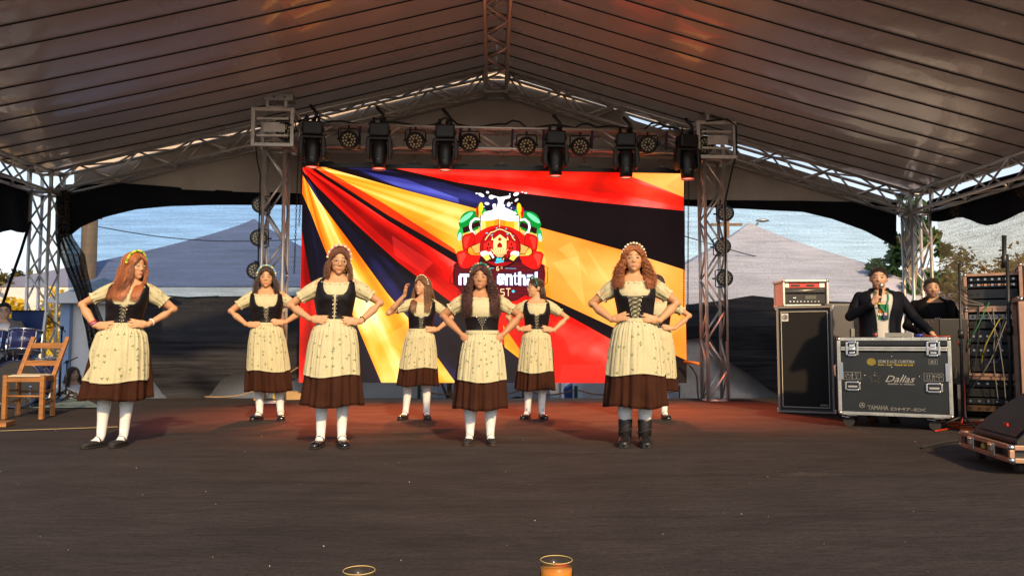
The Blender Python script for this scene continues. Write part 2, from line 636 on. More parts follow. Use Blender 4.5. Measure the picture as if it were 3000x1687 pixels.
def sheet_lr(left, right, y0, y1, off, nu=24, nv=60, wr=0.02, fx=9.0, seed=0):
    ly, lx = [q[1] for q in left], [q[0] for q in left]
    ry, rx = [q[1] for q in right], [q[0] for q in right]
    r_ = random.Random(seed)
    ph = [r_.uniform(0, 6.28) for _ in range(6)]
    def fn(a, b):
        y = y0 + (y1 - y0) * b
        x = np.interp(y, ly, lx) * (1 - a) + np.interp(y, ry, rx) * a
        p = P(x, y, back_Y(x, off))
        d = wr * (sin(a * fx + ph[0]) * .6 + sin(a * fx * 2.1 + ph[1] + b * 2) * .4 + sin(b * 9 + ph[2] + a * 2) * .3)
        return p + Vector((0, d, 0))
    g = MB()
    g.grid(fn, nu, nv)
    return g

M['gable'] = mat('gable_vinyl', (0.50, 0.42, 0.34), 0.42, spec=0.5, var=0.15, vscale=1.5, bump=0.5, bscale=3.0, bdist=0.08, detail=8)
g_top = [(145, 500), (1450, 194), (1760, 272), (1850, 352), (2690, 606)]
g_bot = [(150, 560), (230, 562), (300, 545), (667, 562), (884, 570), (2000, 590), (2180, 594), (2662, 600), (2700, 612)]
single('gable_cloth', sheet(g_top, g_bot, 215, 2680, 0.22, 160, 30, 0.03, 2.0, 1.2, 3), M['gable'],
       'large grey vinyl sheet closing the gable above the black valance', 'gable sheet', smooth=True)
M['black_net'] = mat('black_net_folded', (0.008, 0.008, 0.010), 0.85, spec=.15, var=0.3, vscale=3, bump=0.3, bscale=8, bdist=0.04)
v_top = [(150, 545), (300, 533), (667, 558), (884, 566), (2000, 584), (2660, 594), (2700, 600)]
v_bot = [(150, 705), (205, 690), (235, 665), (300, 640), (400, 615), (500, 605), (600, 601), (884, 600), (2000, 603), (2180, 612), (2350, 622),
         (2440, 642), (2530, 675), (2620, 722), (2680, 735)]
single('valance', sheet(v_top, v_bot, 168, 2626, 0.17, 170, 10, 0.025, 3, 2, 5), M['black_net'],
       'black cloth valance with a sagging lower edge across the back', 'valance', smooth=True)

def net_mat(name, col, alpha, weave=220.0, streak=0.25, tr=0.5, alpha2=None, tcol=(1, 1, 1)):
    m = bpy.data.materials.new(name)
    m.use_nodes = True
    t = m.node_tree
    t.nodes.clear()
    out = t.nodes.new('ShaderNodeOutputMaterial')
    mx = t.nodes.new('ShaderNodeMixShader')
    tp = t.nodes.new('ShaderNodeBsdfTransparent')
    tp.inputs[0].default_value = (*tcol, 1)
    df = t.nodes.new('ShaderNodeBsdfDiffuse')
    df.inputs[0].default_value = (*col, 1)
    tl = t.nodes.new('ShaderNodeBsdfTranslucent')
    tl.inputs[0].default_value = (*col, 1)
    m2 = t.nodes.new('ShaderNodeMixShader')
    m2.inputs[0].default_value = tr
    t.links.new(df.outputs[0], m2.inputs[1])
    t.links.new(tl.outputs[0], m2.inputs[2])
    tc = t.nodes.new('ShaderNodeTexCoord')
    mp = t.nodes.new('ShaderNodeMapping')
    mp.inputs['Scale'].default_value = (0.6, 0.6, 14)
    t.links.new(tc.outputs['Object'], mp.inputs[0])
    n = t.nodes.new('ShaderNodeTexNoise')
    n.inputs['Scale'].default_value = 1.6
    n.inputs['Detail'].default_value = 8
    n.inputs['Roughness'].default_value = 0.7
    t.links.new(mp.outputs[0], n.inputs['Vector'])
    n2 = t.nodes.new('ShaderNodeTexNoise')
    n2.inputs['Scale'].default_value = weave
    n2.inputs['Detail'].default_value = 2
    t.links.new(tc.outputs['Object'], n2.inputs['Vector'])
    cm = t.nodes.new('ShaderNodeMix')  # sheen and shade of wrinkles painted as streaks in the net colour
    cm.data_type = 'RGBA'
    cm.inputs[6].default_value = (*[q * .45 for q in col], 1)
    cm.inputs[7].default_value = (*[q * 1.9 for q in col], 1)
    cr_ = t.nodes.new('ShaderNodeMapRange')
    cr_.inputs['From Min'].default_value = 0.35
    cr_.inputs['From Max'].default_value = 0.68
    t.links.new(n.outputs['Fac'], cr_.inputs['Value'])
    t.links.new(cr_.outputs[0], cm.inputs[0])
    t.links.new(cm.outputs[2], df.inputs[0])
    ad = t.nodes.new('ShaderNodeMath')
    ad.operation = 'MULTIPLY_ADD'
    ad.inputs[1].default_value = 0.5
    t.links.new(n2.outputs['Fac'], ad.inputs[0])
    ad2 = t.nodes.new('ShaderNodeMath')
    ad2.operation = 'MULTIPLY'
    ad2.inputs[1].default_value = 0.5
    t.links.new(n.outputs['Fac'], ad2.inputs[0])
    t.links.new(ad2.outputs[0], ad.inputs[2])
    mr = t.nodes.new('ShaderNodeMapRange')
    mr.inputs['From Min'].default_value = 0.35
    mr.inputs['From Max'].default_value = 0.65
    mr.inputs['To Min'].default_value = max(0, alpha - streak)
    mr.inputs['To Max'].default_value = min(1, alpha + streak)
    t.links.new(ad.outputs[0], mr.inputs['Value'])
    t.links.new(mr.outputs[0], mx.inputs[0])
    t.links.new(tp.outputs[0], mx.inputs[1])
    t.links.new(m2.outputs[0], mx.inputs[2])
    t.links.new(mx.outputs[0], out.inputs[0])
    return m
M['net'] = net_mat('shade_net', (0.16, 0.17, 0.20), 0.36, 120, 0.28, tcol=(.55, .76, 1.0))
M['net_w'] = net_mat('shade_net_pale', (0.20, 0.20, 0.20), 0.28, 90, 0.28, tcol=(.92, 1.0, 1.0))
M['net_r'] = net_mat('shade_net_grainy', (0.30, 0.22, 0.13), 0.42, 45, 0.36, tcol=(1, .93, .82))
M['net_dark'] = net_mat('shade_net_doubled', (0.030, 0.031, 0.038), 0.97, 60, 0.03, 0.12)

cut = lambda pts: [(x, y - 6) for x, y in pts]
net_bot = [(165, 850), (300, 862), (540, 872), (884, 872)]
single('shade_net', sheet(cut(v_bot), net_bot, 200, 905, 0.20, 60, 30, 0.02, 4, 5, 8), M['net'],
       'see-through shade net left of the screen with a pointed tent showing behind', 'shade net', smooth=True, group='shade nets')
g = sheet_lr([(1990, 598), (1990, 900)], [(2622, 712), (2622, 722), (2592, 792), (2560, 870), (2555, 905)], 600, 905, 0.20, 60, 40, 0.03, 14, 9)
lim = np.array(v_bot)
for i, p in enumerate(g.v):      # keep the upper edge tucked behind the valance
    q = Vector(p) - Vector((0, 0, CAM_H))
    X = 1500 + F_PX * q.x / q.dot(_fw)
    Yp = 843.5 - F_PX * q.dot(_up) / q.dot(_fw)
    ly = np.interp(X, lim[:, 0], lim[:, 1]) - 8
    if Yp < ly:
        n_ = P(X, ly, p[1])
        g.v[i] = tuple(n_)
single('shade_net', g, M['net_w'], 'see-through shade net right of the screen with a lamp post behind', 'shade net', smooth=True, group='shade nets')
low_top = [(160, 866), (540, 868), (884, 866)]
low_bot = [(160, 1100), (380, 1100), (410, 1085), (458, 1112), (480, 1150), (498, 1168), (600, 1168), (666, 1107), (709, 1087), (780, 1080), (850, 1124), (884, 1098)]
single('lowered_net', sheet(low_top, low_bot, 335, 900, 0.10, 150, 60, 0.16, 3, 3, 11, diag=2.0), M['net_dark'],
       'dark bunched net sagging to the stage left of the screen', 'bunched net', smooth=True, group='bunched lower nets')
r_top = [(1990, 893), (2115, 880), (2200, 866), (2300, 880), (2600, 890)]
r_bot = [(1990, 1000), (2080, 985), (2114, 1046), (2250, 1138), (2300, 1168), (2600, 1168)]
single('lowered_net', sheet(r_top, r_bot, 1992, 2640, 0.10, 150, 60, 0.16, 3, 3, 12, diag=-2.0), M['net_dark'],
       'dark bunched net slanting to the stage behind the bass cabinet', 'bunched net', smooth=True, group='bunched lower nets')
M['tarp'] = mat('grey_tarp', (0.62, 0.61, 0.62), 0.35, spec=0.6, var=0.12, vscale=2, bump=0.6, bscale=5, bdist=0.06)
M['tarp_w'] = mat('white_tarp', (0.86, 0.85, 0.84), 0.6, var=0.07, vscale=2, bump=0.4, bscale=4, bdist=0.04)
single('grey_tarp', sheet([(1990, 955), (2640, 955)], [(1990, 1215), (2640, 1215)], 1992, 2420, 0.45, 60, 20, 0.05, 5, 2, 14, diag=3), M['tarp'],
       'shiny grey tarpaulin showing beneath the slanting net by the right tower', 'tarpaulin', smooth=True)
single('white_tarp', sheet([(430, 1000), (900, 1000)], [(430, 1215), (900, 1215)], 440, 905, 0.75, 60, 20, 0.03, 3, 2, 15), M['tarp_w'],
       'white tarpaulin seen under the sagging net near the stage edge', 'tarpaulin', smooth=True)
# gathered curtain at the left corner
M['net_gath'] = net_mat('gathered_net', (0.05, 0.045, 0.042), 0.88, 40, 0.14, 0.2)
single('gathered_curtain', sheet_lr([(166, 560), (168, 700), (176, 745), (196, 800), (216, 850), (246, 960), (292, 1165)],
                                    [(206, 560), (206, 690), (243, 745), (252, 800), (275, 880), (310, 960), (330, 1165)], 560, 1165, 0.12, 40, 60, 0.10, 26, 4),
       M['net_gath'], 'dark gathered curtain hanging beside the left corner leg', 'curtain', smooth=True)
M['white_cloth'] = mat('pale_cloth', (0.40, 0.37, 0.35), 0.6, bump=.5, bscale=5, bdist=.06)
single('hanging_flap', sheet_lr([(2662, 600), (2640, 700), (2655, 760), (2662, 850)], [(2690, 600), (2690, 850)], 600, 850, 0.12, 12, 30, 0.06, 9, 6),
       M['white_cloth'], 'crumpled pale flap hanging beside the right corner leg', 'cloth flap', smooth=True)
g = MB().tube([P(470, 870, 12.2), P(500, 868, 12.2), P(560, 873, 12.2), P(640, 868, 12.2)], .012, 6)
single('green_cord', g, mat('green_cord', (.02, .12, .07), .6), 'thin green cord along the top of the bunched net', 'cord', smooth=True)

# side walls
def side_wall(u, v0, v1, ztop, zbot, nv=40, nz=24, wr=.05, seed=0):
    r_ = random.Random(seed)
    ph = [r_.uniform(0, 6.28) for _ in range(4)]
    def fn(a, b):
        v = v0 + (v1 - v0) * a
        zt = ztop(v) if callable(ztop) else ztop
        zb = zbot(v) if callable(zbot) else zbot
        z = zt + (zb - zt) * b
        return TT(u + wr * (sin(v * 4 + ph[0]) * .5 + sin(v * 9 + ph[1] + z) * .25 + sin(z * 5 + ph[2]) * .25), v, z)
    g = MB()
    g.grid(fn, nv, nz)
    return g
zz = lambda v: 2.86 - 0.30 * math.exp(-((v + .3) / .9) ** 2)
single('side_net', side_wall(UR + .22, -.2, -7.5, lambda v: 2.90, -1.0, seed=3), M['net_r'],
       'grainy olive side net closing the tent at the right', 'side net', smooth=True)
single('side_valance', side_wall(UR + .17, -.02, -7.5, 3.06, lambda v: 2.62 + .16 * sin(v * 1.4 + 1.2) + .05 * sin(v * 5), seed=5), M['black_net'],
       'black torn edge cloth hanging under the right eave', 'valance', smooth=True)
single('side_net', side_wall(UL - .22, -.75, -7.5, 2.95, lambda v: -1.0, seed=4), M['net'],
       'pale blue side net at the left edge behind the drummer', 'side net', smooth=True)
single('side_valance', side_wall(UL - .17, -.02, -7.5, 3.22, lambda v: 2.45 + .10 * sin(v * 2.4 + 1.2) + .04 * sin(v * 7), seed=6), M['black_net'],
       'black cloth hanging under the left eave', 'valance', smooth=True)
g = MB().tube([P(88, 650, 11.2), P(60, 740, 11.3), P(28, 830, 11.4), P(5, 900, 11.5)], .022, 6)
single('net_edge_strap', g, M['black_cloth'], 'dark strap slanting down the edge of the left side net', 'strap', smooth=True)

# ================================================================== BACKGROUND
def pyramid_tent(px, py, Y, half, drop, label, rz=0.0, col=(.19, .20, .29)):
    ap = P(px, py, Y)
    root = thing('pavilion_tent', label, 'tent', (ap.x, ap.y, -1.05), rz, group='pointed pavilion tents outside')
    H = ap.z + 1.05
    m = mat('pavilion_vinyl', col, 0.6, var=0.08, vscale=.6, bump=.3, bscale=1.0, bdist=.2)
    mw = mat('pavilion_wall', (.62, .62, .66), .7, var=.08, vscale=1.2, bump=.4, bscale=2.5, bdist=.1)
    for k in range(4):
        R = Matrix.Rotation(k * pi / 2, 4, 'Z')
        g = MB()
        def fn(a, b, R=R):
            e = b ** 1.0
            x = half * (2 * a - 1) * e
            y = -half * e
            z = H - drop * (e * 1.0) - 0.12 * sin(pi * e) - .1 * (1 - math.exp(-e * 12)) + .1
            return R @ Vector((x, y, z))
        g.grid(fn, 12, 24)
        part('roof', g, m, root, smooth=False)
        g = MB()
        g.add([R @ Vector((-half, -half + .03, 0)), R @ Vector((half, -half + .03, 0)), R @ Vector((half, -half + .03, H - drop)), R @ Vector((-half, -half + .03, H - drop))], [(0, 1, 2, 3)])
        part('wall', g, mw, root)
        g = MB().cyl(R @ Vector((half, half, 0)), R @ Vector((half, half, H - drop)), .06)
        part('pole', g, M['alu_dull'], root)
    return root
pyramid_tent(745, 652, 21, 4.6, 2.05, 'grey pointed tent roof seen through the left net')
pyramid_tent(2195, 662, 20, 4.6, 2.35, 'grey pointed tent roof seen through the right net', col=(.46, .45, .54))

# street lamp and poles
p0 = P(2195, 700, 24)
lamp = thing('street_lamp', 'thin street lamp rising behind the right pointed tent', 'street lamp', (p0.x, 24, -1.05))
g = MB().tube([(0, 0, 0), (0, 0, p0.z + .9), (.1, 0, p0.z + 1.3), (.28, 0, p0.z + 1.55)], [.08, .05, .035, .03], 8)
part('pole', g, M['alu_dull'], lamp, smooth=True)
g = MB().ball((.42, 0, p0.z + 1.62), (.22, .1, .05))
part('lamp_head', g, M['alu_dull'], lamp, smooth=True)
M['wood_pole'] = mat('weathered_wood', (.24, .13, .06), .8, var=.3, vscale=3, stretch=(6, 6, .5))
for px, yt, Y, r, lab in ((265, 610, 17, .17, 'thick wooden utility pole behind the left net'), (2128, 640, 25, .10, 'thin utility pole behind the right net')):
    a = P(px, yt, Y)
    t_ = thing('utility_pole', lab, 'pole', (a.x, Y, -1.05))
    part('shaft', MB().tube([(0, 0, 0), (0, 0, a.z + 1.4)], [r * 1.1, r * .9], 12), M['wood_pole'], t_, smooth=True)
    part('crossarm', MB().box((0, 0, a.z + .85), (.5 if px < 1000 else 1.0, .08, .08)), M['wood_pole'], t_)
for (a, b, lab) in (((170, 640), (905, 700), 'overhead cable running past the left tent'), ((2000, 690), (2660, 800), 'overhead cable crossing behind the right net')):
    A, B = P(*a, 18), P(*b, 19)
    pts = [A.lerp(B, i / 12) - Vector((0, 0, .25 * sin(pi * i / 12))) for i in range(13)]
    single('overhead_cable', MB().tube(pts, .012, 5), M['black_rubber'], lab, 'cable', smooth=True)

# trees: trunk, limbs, crown of leaf-sized faces in clumps
def tree(loc, H, R, label, leaf, n=5200, seed=1, ls=.11, trunk_h=None, squash=1.0):
    r_ = random.Random(seed)
    root = thing('tree', label, 'tree', loc, group='trees outside the tent')
    th = trunk_h or H * .45
    g = MB()
    g.tube([(0, 0, 0), (.05, 0, th * .5), (0, .05, th), (.1, 0, H * .8)], [R * .09, R * .07, R * .055, .02], 10)
    limbs = []
    for i in range(9):
        a = r_.uniform(0, 6.28)
        z0 = r_.uniform(th * .6, H * .7)
        e = Vector((cos(a) * R * .7, sin(a) * R * .7, z0 + r_.uniform(.2, .5) * (H - z0) + .2))
        g.tube([(0, 0, z0), e * .5 + Vector((0, 0, z0 * .5 + .1)), e], [R * .035, R * .022, .008], 6)
        limbs.append(e)
    part('trunk', g, M['wood_pole'], root, smooth=True)
    clumps = []
    for i in range(34):
        a, b = r_.uniform(0, 6.28), r_.uniform(-.8, 1)
        q = r_.uniform(.35, 1)
        clumps.append((Vector((cos(a) * sqrt(1 - b * b) * R * q, sin(a) * sqrt(1 - b * b) * R * q, th + (H - th) * (.5 + .45 * b * q) )), r_.uniform(.18, .34) * R))
    vs, fs, cs = [], [], []
    g = MB()
    for i in range(n):
        c, cr = r_.choice(clumps)
        d = Vector((r_.gauss(0, 1), r_.gauss(0, 1), r_.gauss(0, 1) * squash)).normalized() * cr * r_.uniform(.3, 1.05)
        p = c + d
        u = Vector((r_.gauss(0, 1), r_.gauss(0, 1), r_.gauss(0, .6))).normalized()
        v = u.cross(Vector((r_.gauss(0, 1), r_.gauss(0, 1), r_.gauss(0, 1)))).normalized()
        s = ls * r_.uniform(.6, 1.3)
        k = r_.uniform(.6, 1.4)
        g.col = (k, k * r_.uniform(.9, 1.1), k * r_.uniform(.7, 1.1))
        g.add([p - u * s, p + v * s * .45, p + u * s, p - v * s * .45], [(0, 1, 2, 3)])
    part('crown', g, leaf, root)
    return root
def leaf_mat(name, col):
    m = mat(name, col, .55, tint=True)
    t = m.node_tree
    pr = t.nodes['Principled BSDF']
    tl = t.nodes.new('ShaderNodeBsdfTranslucent')
    tl.inputs[0].default_value = (col[0] * 1.6, col[1] * 1.5, col[2], 1)
    mx = t.nodes.new('ShaderNodeMixShader')
    mx.inputs[0].default_value = .35
    t.links.new(pr.outputs[0], mx.inputs[1])
    t.links.new(tl.outputs[0], mx.inputs[2])
    t.links.new(mx.outputs[0], t.nodes['Material Output'].inputs[0])
    return m
M['leaf_y'] = leaf_mat('sunny_leaf', (.55, .42, .03))
M['leaf_g'] = leaf_mat('green_leaf', (.05, .11, .03))
M['leaf_b'] = leaf_mat('brown_leaf', (.15, .12, .04))
M['leaf_o'] = leaf_mat('olive_leaf', (.10, .09, .03))
a = P(95, 860, 16.5)
tree((a.x, a.y, -1.05), 3.05, 1.25, 'bushy yellow-green tree beyond the left corner leg', M['leaf_y'], 5200, 3, .10, trunk_h=.8)
a = P(-30, 800, 17)
tree((a.x, a.y, -1.05), 3.5, 1.3, 'darker olive tree behind the left side net', M['leaf_o'], 4000, 4, .11, trunk_h=1.0)
a = P(2665, 800, 17)
tree((a.x, a.y, -1.05), 5.2, .8, 'green leafy tree between the net edge and the right corner leg', M['leaf_g'], 3400, 5, .10, trunk_h=1.6)
for i, (x, y) in enumerate(((10.2, 11.0), (10.6, 13.6), (10.4, 16.3), (11.2, 19.2), (13.5, 21.0))):
    tree((x, y, -1.05), 4.1 + .3 * (i % 2), 2.1, ('olive bush outside the right side net, nearest the stage', 'olive bush outside the right side net, second from the stage',
         'rounded olive bush behind the right corner leg', 'olive bush beyond the corner leg, further off', 'farthest olive bush behind the right net')[i], M['leaf_b'], 12000, 20 + i, .07, trunk_h=.5)

# tiled house at the far left
a = P(205, 800, 26)
h = thing('house', 'low house with a corrugated pale tile roof behind the left corner leg', 'house', (a.x, 26, -1.05))
M['wall_p'] = mat('plaster', (.55, .45, .35), .8, var=.1)
M['wall_o'] = mat('orange_wall', (.55, .22, .08), .8, var=.1)
part('wall', MB().box((0, 0, 1.3), (5.2, 4, 2.6)), M['wall_o'], h)
g = MB()
def fn(a_, b):
    x = -2.9 + 5.8 * a_
    return Vector((x, -2.5 + 2.5 * b, 2.55 + 1.5 * b + .035 * sin(x * 28)))
g.grid(fn, 160, 6)
part('roof', g, mat('pale_tiles', (.40, .33, .30), .7, var=.25, vscale=12), h, smooth=True)
part('window', MB().box((.9, -2.02, 1.5), (.9, .06, .9)), M['black_plastic'], h)

# white booth beside the left corner
a, b = P(205, 1100, 13.4), P(300, 1100, 13.2)
booth = thing('ticket_booth', 'white booth panel with a pale blue post behind the drum kit', 'booth', (a.x, 13.4, -1.05))
zt = P(230, 890, 13.4).z + 1.05
part('wall', MB().box((.75, .05, zt / 2), (1.5, .06, zt)), M['tarp_w'], booth)
part('post', MB().box((-.08, -.02, zt / 2), (.16, .12, zt)), mat('pale_blue_paint', (.28, .42, .68), .5), booth)
part('roof', MB().prism([(-.3, zt), (1.7, zt), (1.7, zt + .05), (.7, zt + .42), (-.3, zt + .05)], -.35, .4), M['tarp_w'], booth)

# what shows under the screen: parked car, road cases, barrier
def parked_car(x, y, rz, col, label):
    root = thing('parked_car', label, 'car', (x, y, -1.05), rz, group='cars parked behind the stage')
    m = mat('car_paint', col, .3, coat=.6)
    prof = [(-2.0, .35), (-2.05, .75), (-1.7, .95), (-1.1, 1.02), (-.55, 1.42), (.75, 1.45), (1.45, 1.05), (2.0, .98), (2.05, .4), (1.5, .28), (-1.5, .28)]
    part('body', MB().prism(prof, -.82, .82), m, root, bevel=.06)
    part('window', MB().prism([(-.95, 1.04), (-.5, 1.36), (.68, 1.38), (1.2, 1.04)], -.835, .835), M['black_plastic'], root)
    for sx in (-1.25, 1.25):
        for sy in (-.75, .75):
            part('wheel', MB().cyl((sx, sy - .1, .32), (sx, sy + .1, .32), .32, 20), M['black_rubber'], root)
    return root
parked_car(-1.2, 19.0, .1, (.35, .38, .42), 'silver grey car behind the stage, seen under the screen')
parked_car(3.4, 20.5, -.1, (.05, .10, .28), 'dark blue car behind the stage, seen under the screen at right')
M['card'] = mat('cardboard', (.42, .28, .13), .8, var=.1)
for (px, py, w_, h_, m_, lab) in ((818, 1166, .12, .10, mat('yellow_plastic', (.6, .38, .02), .5), 'small yellow box at the back edge of the stage'),
                                  (862, 1170, .22, .12, M['card'], 'open cardboard carton lying at the back edge of the stage'),
                                  (755, 1172, .10, .035, M['card'], 'flat cardboard scrap near the back edge of the stage')):
    p = FL(px, py)
    o = thing('carton', lab, 'box', (p.x, min(p.y, 11.8), 0), .2)
    part('body', MB().box((0, 0, h_ / 2), (w_, .12, h_)), m_, o, bevel=.004)
    part('flap', MB().beam((w_ / 2, -.06, h_), (w_ / 2 + .05, -.06, h_ + .02), .004, .1), m_, o)
g = MB()
for i in range(7):
    x = -.9 + i * .8
    g.cyl((x, 13.6, -1.05), (x, 13.6, .10), .02, 8)
bar = thing('rope_barrier', 'low barrier of posts and rope behind the screen', 'barrier', (0, 13.6, -1.05))
for i in range(6):
    x = -1.6 + i * .9
    part('post', MB().cyl((x, 0, 0), (x, 0, 1.14), .03, 8), mat('green_post', (.03, .12, .08), .5) if i == 0 else bpy.data.materials['green_post'], bar)
pts = []
for i in range(5):
    for k in range(8):
        pts.append((-1.6 + (i + k / 8) * .9, 0, 1.08 - .09 * sin(pi * k / 8)))
part('rope', MB().tube(pts, .012, 6), mat('orange_rope', (.5, .25, .1), .8), bar, smooth=True)
tree((-1.25, 15.6, -1.05), 3.2, .8, 'small dark tree behind the stage, seen under the screen', M['leaf_o'], 1500, 33, .08, trunk_h=1.1)
single('white_banner', MB().box((-2.1, 14.2, -.35), (1.5, .04, 1.3)), M['tarp_w'], 'pale banner behind the stage, seen under the screen at left', 'banner')
single('white_banner', MB().box((1.95, 15.2, -.35), (1.2, .04, 1.4)), M['tarp_w'], 'pale banner behind the stage, right of the rope posts', 'banner')
# ================================================================== LED SCREEN
CW, CH = 1400, 780
img = np.zeros((CH, CW, 3), np.float32)
rs = np.random.RandomState(4)

def c3(x, y):      # drawing coordinates -> canvas
    X, Y = 880 + x / 1.985, 450 + y / 1.985
    return p2c(X, Y)

def c2(x, y):
    return p2c(1250 + x / 3.915, 530 + y / 3.915)

def p2c(X, Y):
    u = (X - 885) / 1118.0
    top = 488 + 21 * u
    return u * CW, (Y - top) / (1122 - top) * CH

def pmask(pts):
    pts = np.array(pts, float)
    x0, y0 = np.floor(pts.min(0)).astype(int) - 1
    x1, y1 = np.ceil(pts.max(0)).astype(int) + 2
    x0, y0, x1, y1 = max(x0, 0), max(y0, 0), min(x1, CW), min(y1, CH)
    if x1 <= x0 or y1 <= y0:
        return None
    gx, gy = np.meshgrid(np.arange(x0, x1, .5) + .25, np.arange(y0, y1, .5) + .25)
    ins = np.zeros(gx.shape, bool)
    n = len(pts)
    for i in range(n):
        ax, ay = pts[i]
        bx, by = pts[(i + 1) % n]
        if ay == by:
            continue
        c = ((ay > gy) != (by > gy)) & (gx < (bx - ax) * (gy - ay) / (by - ay) + ax)
        ins ^= c
    m = ins.astype(np.float32)
    m = (m[0::2, 0::2] + m[1::2, 0::2] + m[0::2, 1::2] + m[1::2, 1::2]) / 4
    return (y0, y1, x0, x1, m)

def smooth_noise(sy, sx):
    gq = rs.rand(sy + 2, sx + 2)
    yy = np.linspace(0, sy, CH)
    xx = np.linspace(0, sx, CW)
    yi, xi = yy.astype(int), xx.astype(int)
    fy, fx = (yy - yi), (xx - xi)
    fy, fx = fy * fy * (3 - 2 * fy), fx * fx * (3 - 2 * fx)
    a = gq[yi][:, xi] * (1 - fx) + gq[yi][:, xi + 1] * fx
    b = gq[yi + 1][:, xi] * (1 - fx) + gq[yi + 1][:, xi + 1] * fx
    return a * (1 - fy)[:, None] + b * fy[:, None]

gy_, gx_ = np.mgrid[0:CH, 0:CW]
ang = np.arctan2(gy_ + 3.0, gx_ + 3.0) / (pi / 2)
rad = np.hypot(gx_, gy_) / CW
a_tab = [np.interp(ang, np.linspace(0, 1, k), rs.rand(k)) for k in (18, 46, 110)]
silk = a_tab[0] * .6 + a_tab[1] * .3 + a_tab[2] * .1
cloudn = smooth_noise(6, 10) * .75 + smooth_noise(20, 30) * .20 + smooth_noise(50, 80) * .05
shade = (silk * (1.0 - np.clip(rad, 0, 1) * .55) + cloudn * np.clip(rad * .9, .1, 1)) / 1.0
shade = (shade - shade.mean()) / shade.std()

def lay(pts, col, hi=None, lo=None, k=.22, alpha=1.0, conv=c3):
    r = pmask([conv(*p) for p in pts])
    if r is None:
        return
    y0, y1, x0, x1, m = r
    m = (m * alpha)[..., None]
    col = np.array(col, np.float32)
    sh = shade[y0:y1, x0:x1][..., None]
    if hi is not None:
        tpos = np.clip(sh * k + .0, 0, 1)
        tneg = np.clip(-sh * k, 0, 1)
        c = col * (1 - tpos - tneg) + np.array(hi) * tpos + np.array(lo) * tneg
    else:
        c = col + 0 * sh
    img[y0:y1, x0:x1] = img[y0:y1, x0:x1] * (1 - m) + c * m

RED = dict(col=(.93, .07, .03), hi=(1, .40, .36), lo=(.45, .0, .0), k=.42)
YEL = dict(col=(1, .60, .13), hi=(1, .93, .66), lo=(.90, .36, .02), k=.50)
ORA = dict(col=(1, .56, .20), hi=(1, .68, .34), lo=(.96, .44, .10), k=.35)
NAV = dict(col=(.055, .04, .11), hi=(.24, .25, .60), lo=(.02, .01, .02), k=.34)
BLK = dict(col=(.055, .02, .028), hi=(.085, .035, .05), lo=(.03, .01, .015), k=.3)
lay([(-10, 40), (2300, 40), (2300, 1400), (-10, 1400)], **BLK)
lay([(-10, 100), (12, 200), (60, 330), (135, 560), (260, 860), (480, 1345), (170, 1345), (60, 700), (12, 440), (-10, 380)], **NAV)
lay([(-10, 380), (12, 460), (60, 720), (105, 960), (180, 1345), (-10, 1345)], **RED)
lay([(-10, 90), (14, 130), (100, 270), (270, 500), (500, 820), (640, 985), (900, 1345), (475, 1345), (300, 935), (135, 545), (60, 350), (-10, 190)], **YEL)
lay([(14, 120), (100, 225), (350, 500), (640, 740), (860, 920), (1280, 1220), (1445, 1345), (900, 1345), (640, 985), (500, 820), (270, 500), (100, 270)], **NAV)
lay([(10, 76), (60, 90), (500, 395), (890, 640), (1500, 925), (1780, 1080), (2140, 1345), (1440, 1345), (1280, 1210), (860, 868), (560, 640), (300, 400), (100, 200), (10, 100)], **RED)
lay([(1160, 1000), (1290, 1190), (1260, 1200), (1170, 1130)], **YEL)
lay([(40, 76), (100, 110), (500, 365), (890, 590), (1440, 850), (1780, 1005), (2300, 1240), (2300, 1400), (2140, 1345), (1780, 1080), (1500, 925), (890, 640), (500, 395), (60, 90)], **BLK)
lay([(80, 70), (130, 76), (600, 215), (1000, 322), (1380, 435), (1870, 570), (2300, 705), (2300, 1235), (1780, 1005), (1440, 850), (890, 590), (500, 362), (90, 90)], **YEL)
lay([(1380, 437), (1870, 572), (2300, 707), (2300, 1232), (1780, 1003), (1440, 848)], **ORA)
lay([(100, 72), (470, 290), (880, 560), (890, 590), (500, 365), (90, 92)], col=(.9, .12, .02), hi=(1, .45, .1), lo=(.5, .02, 0), k=.5, alpha=.8)
lay([(230, 70), (440, 82), (820, 170), (1100, 260), (1330, 350), (1350, 425), (1000, 322), (600, 215)], **NAV)
lay([(330, 95), (600, 150), (900, 262), (905, 290), (600, 213)], col=(.17, .17, .48), hi=(.4, .42, .85), lo=(.06, .05, .2), k=.5, alpha=.75)
lay([(430, 60), (2300, 60), (2300, 348), (2227, 336), (1700, 285), (1300, 236), (900, 170)], **RED)
lay([(900, 150), (1300, 190), (1800, 270), (1700, 284), (1300, 234), (900, 168)], col=(1, .2, .15), hi=(1, .5, .45), lo=(.8, .02, .02), k=.5, alpha=.5)
lay([(1250, 100), (1760, 108), (2300, 280), (2300, 330), (1800, 230), (1500, 200)], col=(.72, .08, .02), hi=(.9, .2, .05), lo=(.4, .02, 0), k=.4, alpha=.6)
lay([(1725, 60), (2300, 60), (2300, 280), (2227, 256)], **ORA)
lay([(2120, 190), (2227, 118), (2300, 118), (2300, 255), (2227, 254)], col=(1, .55, .25), alpha=.5)
for q in ([(1560, 520), (1660, 720), (1480, 560)], [(1640, 540), (1900, 900), (1720, 700)], [(860, 330), (980, 540), (700, 400)],
          [(2000, 650), (2227, 1000), (2100, 1090)], [(1450, 640), (1600, 600), (1640, 900)], [(480, 1080), (620, 985), (640, 1180)]):
    lay(q, col=(1, .82, .50), alpha=.22)
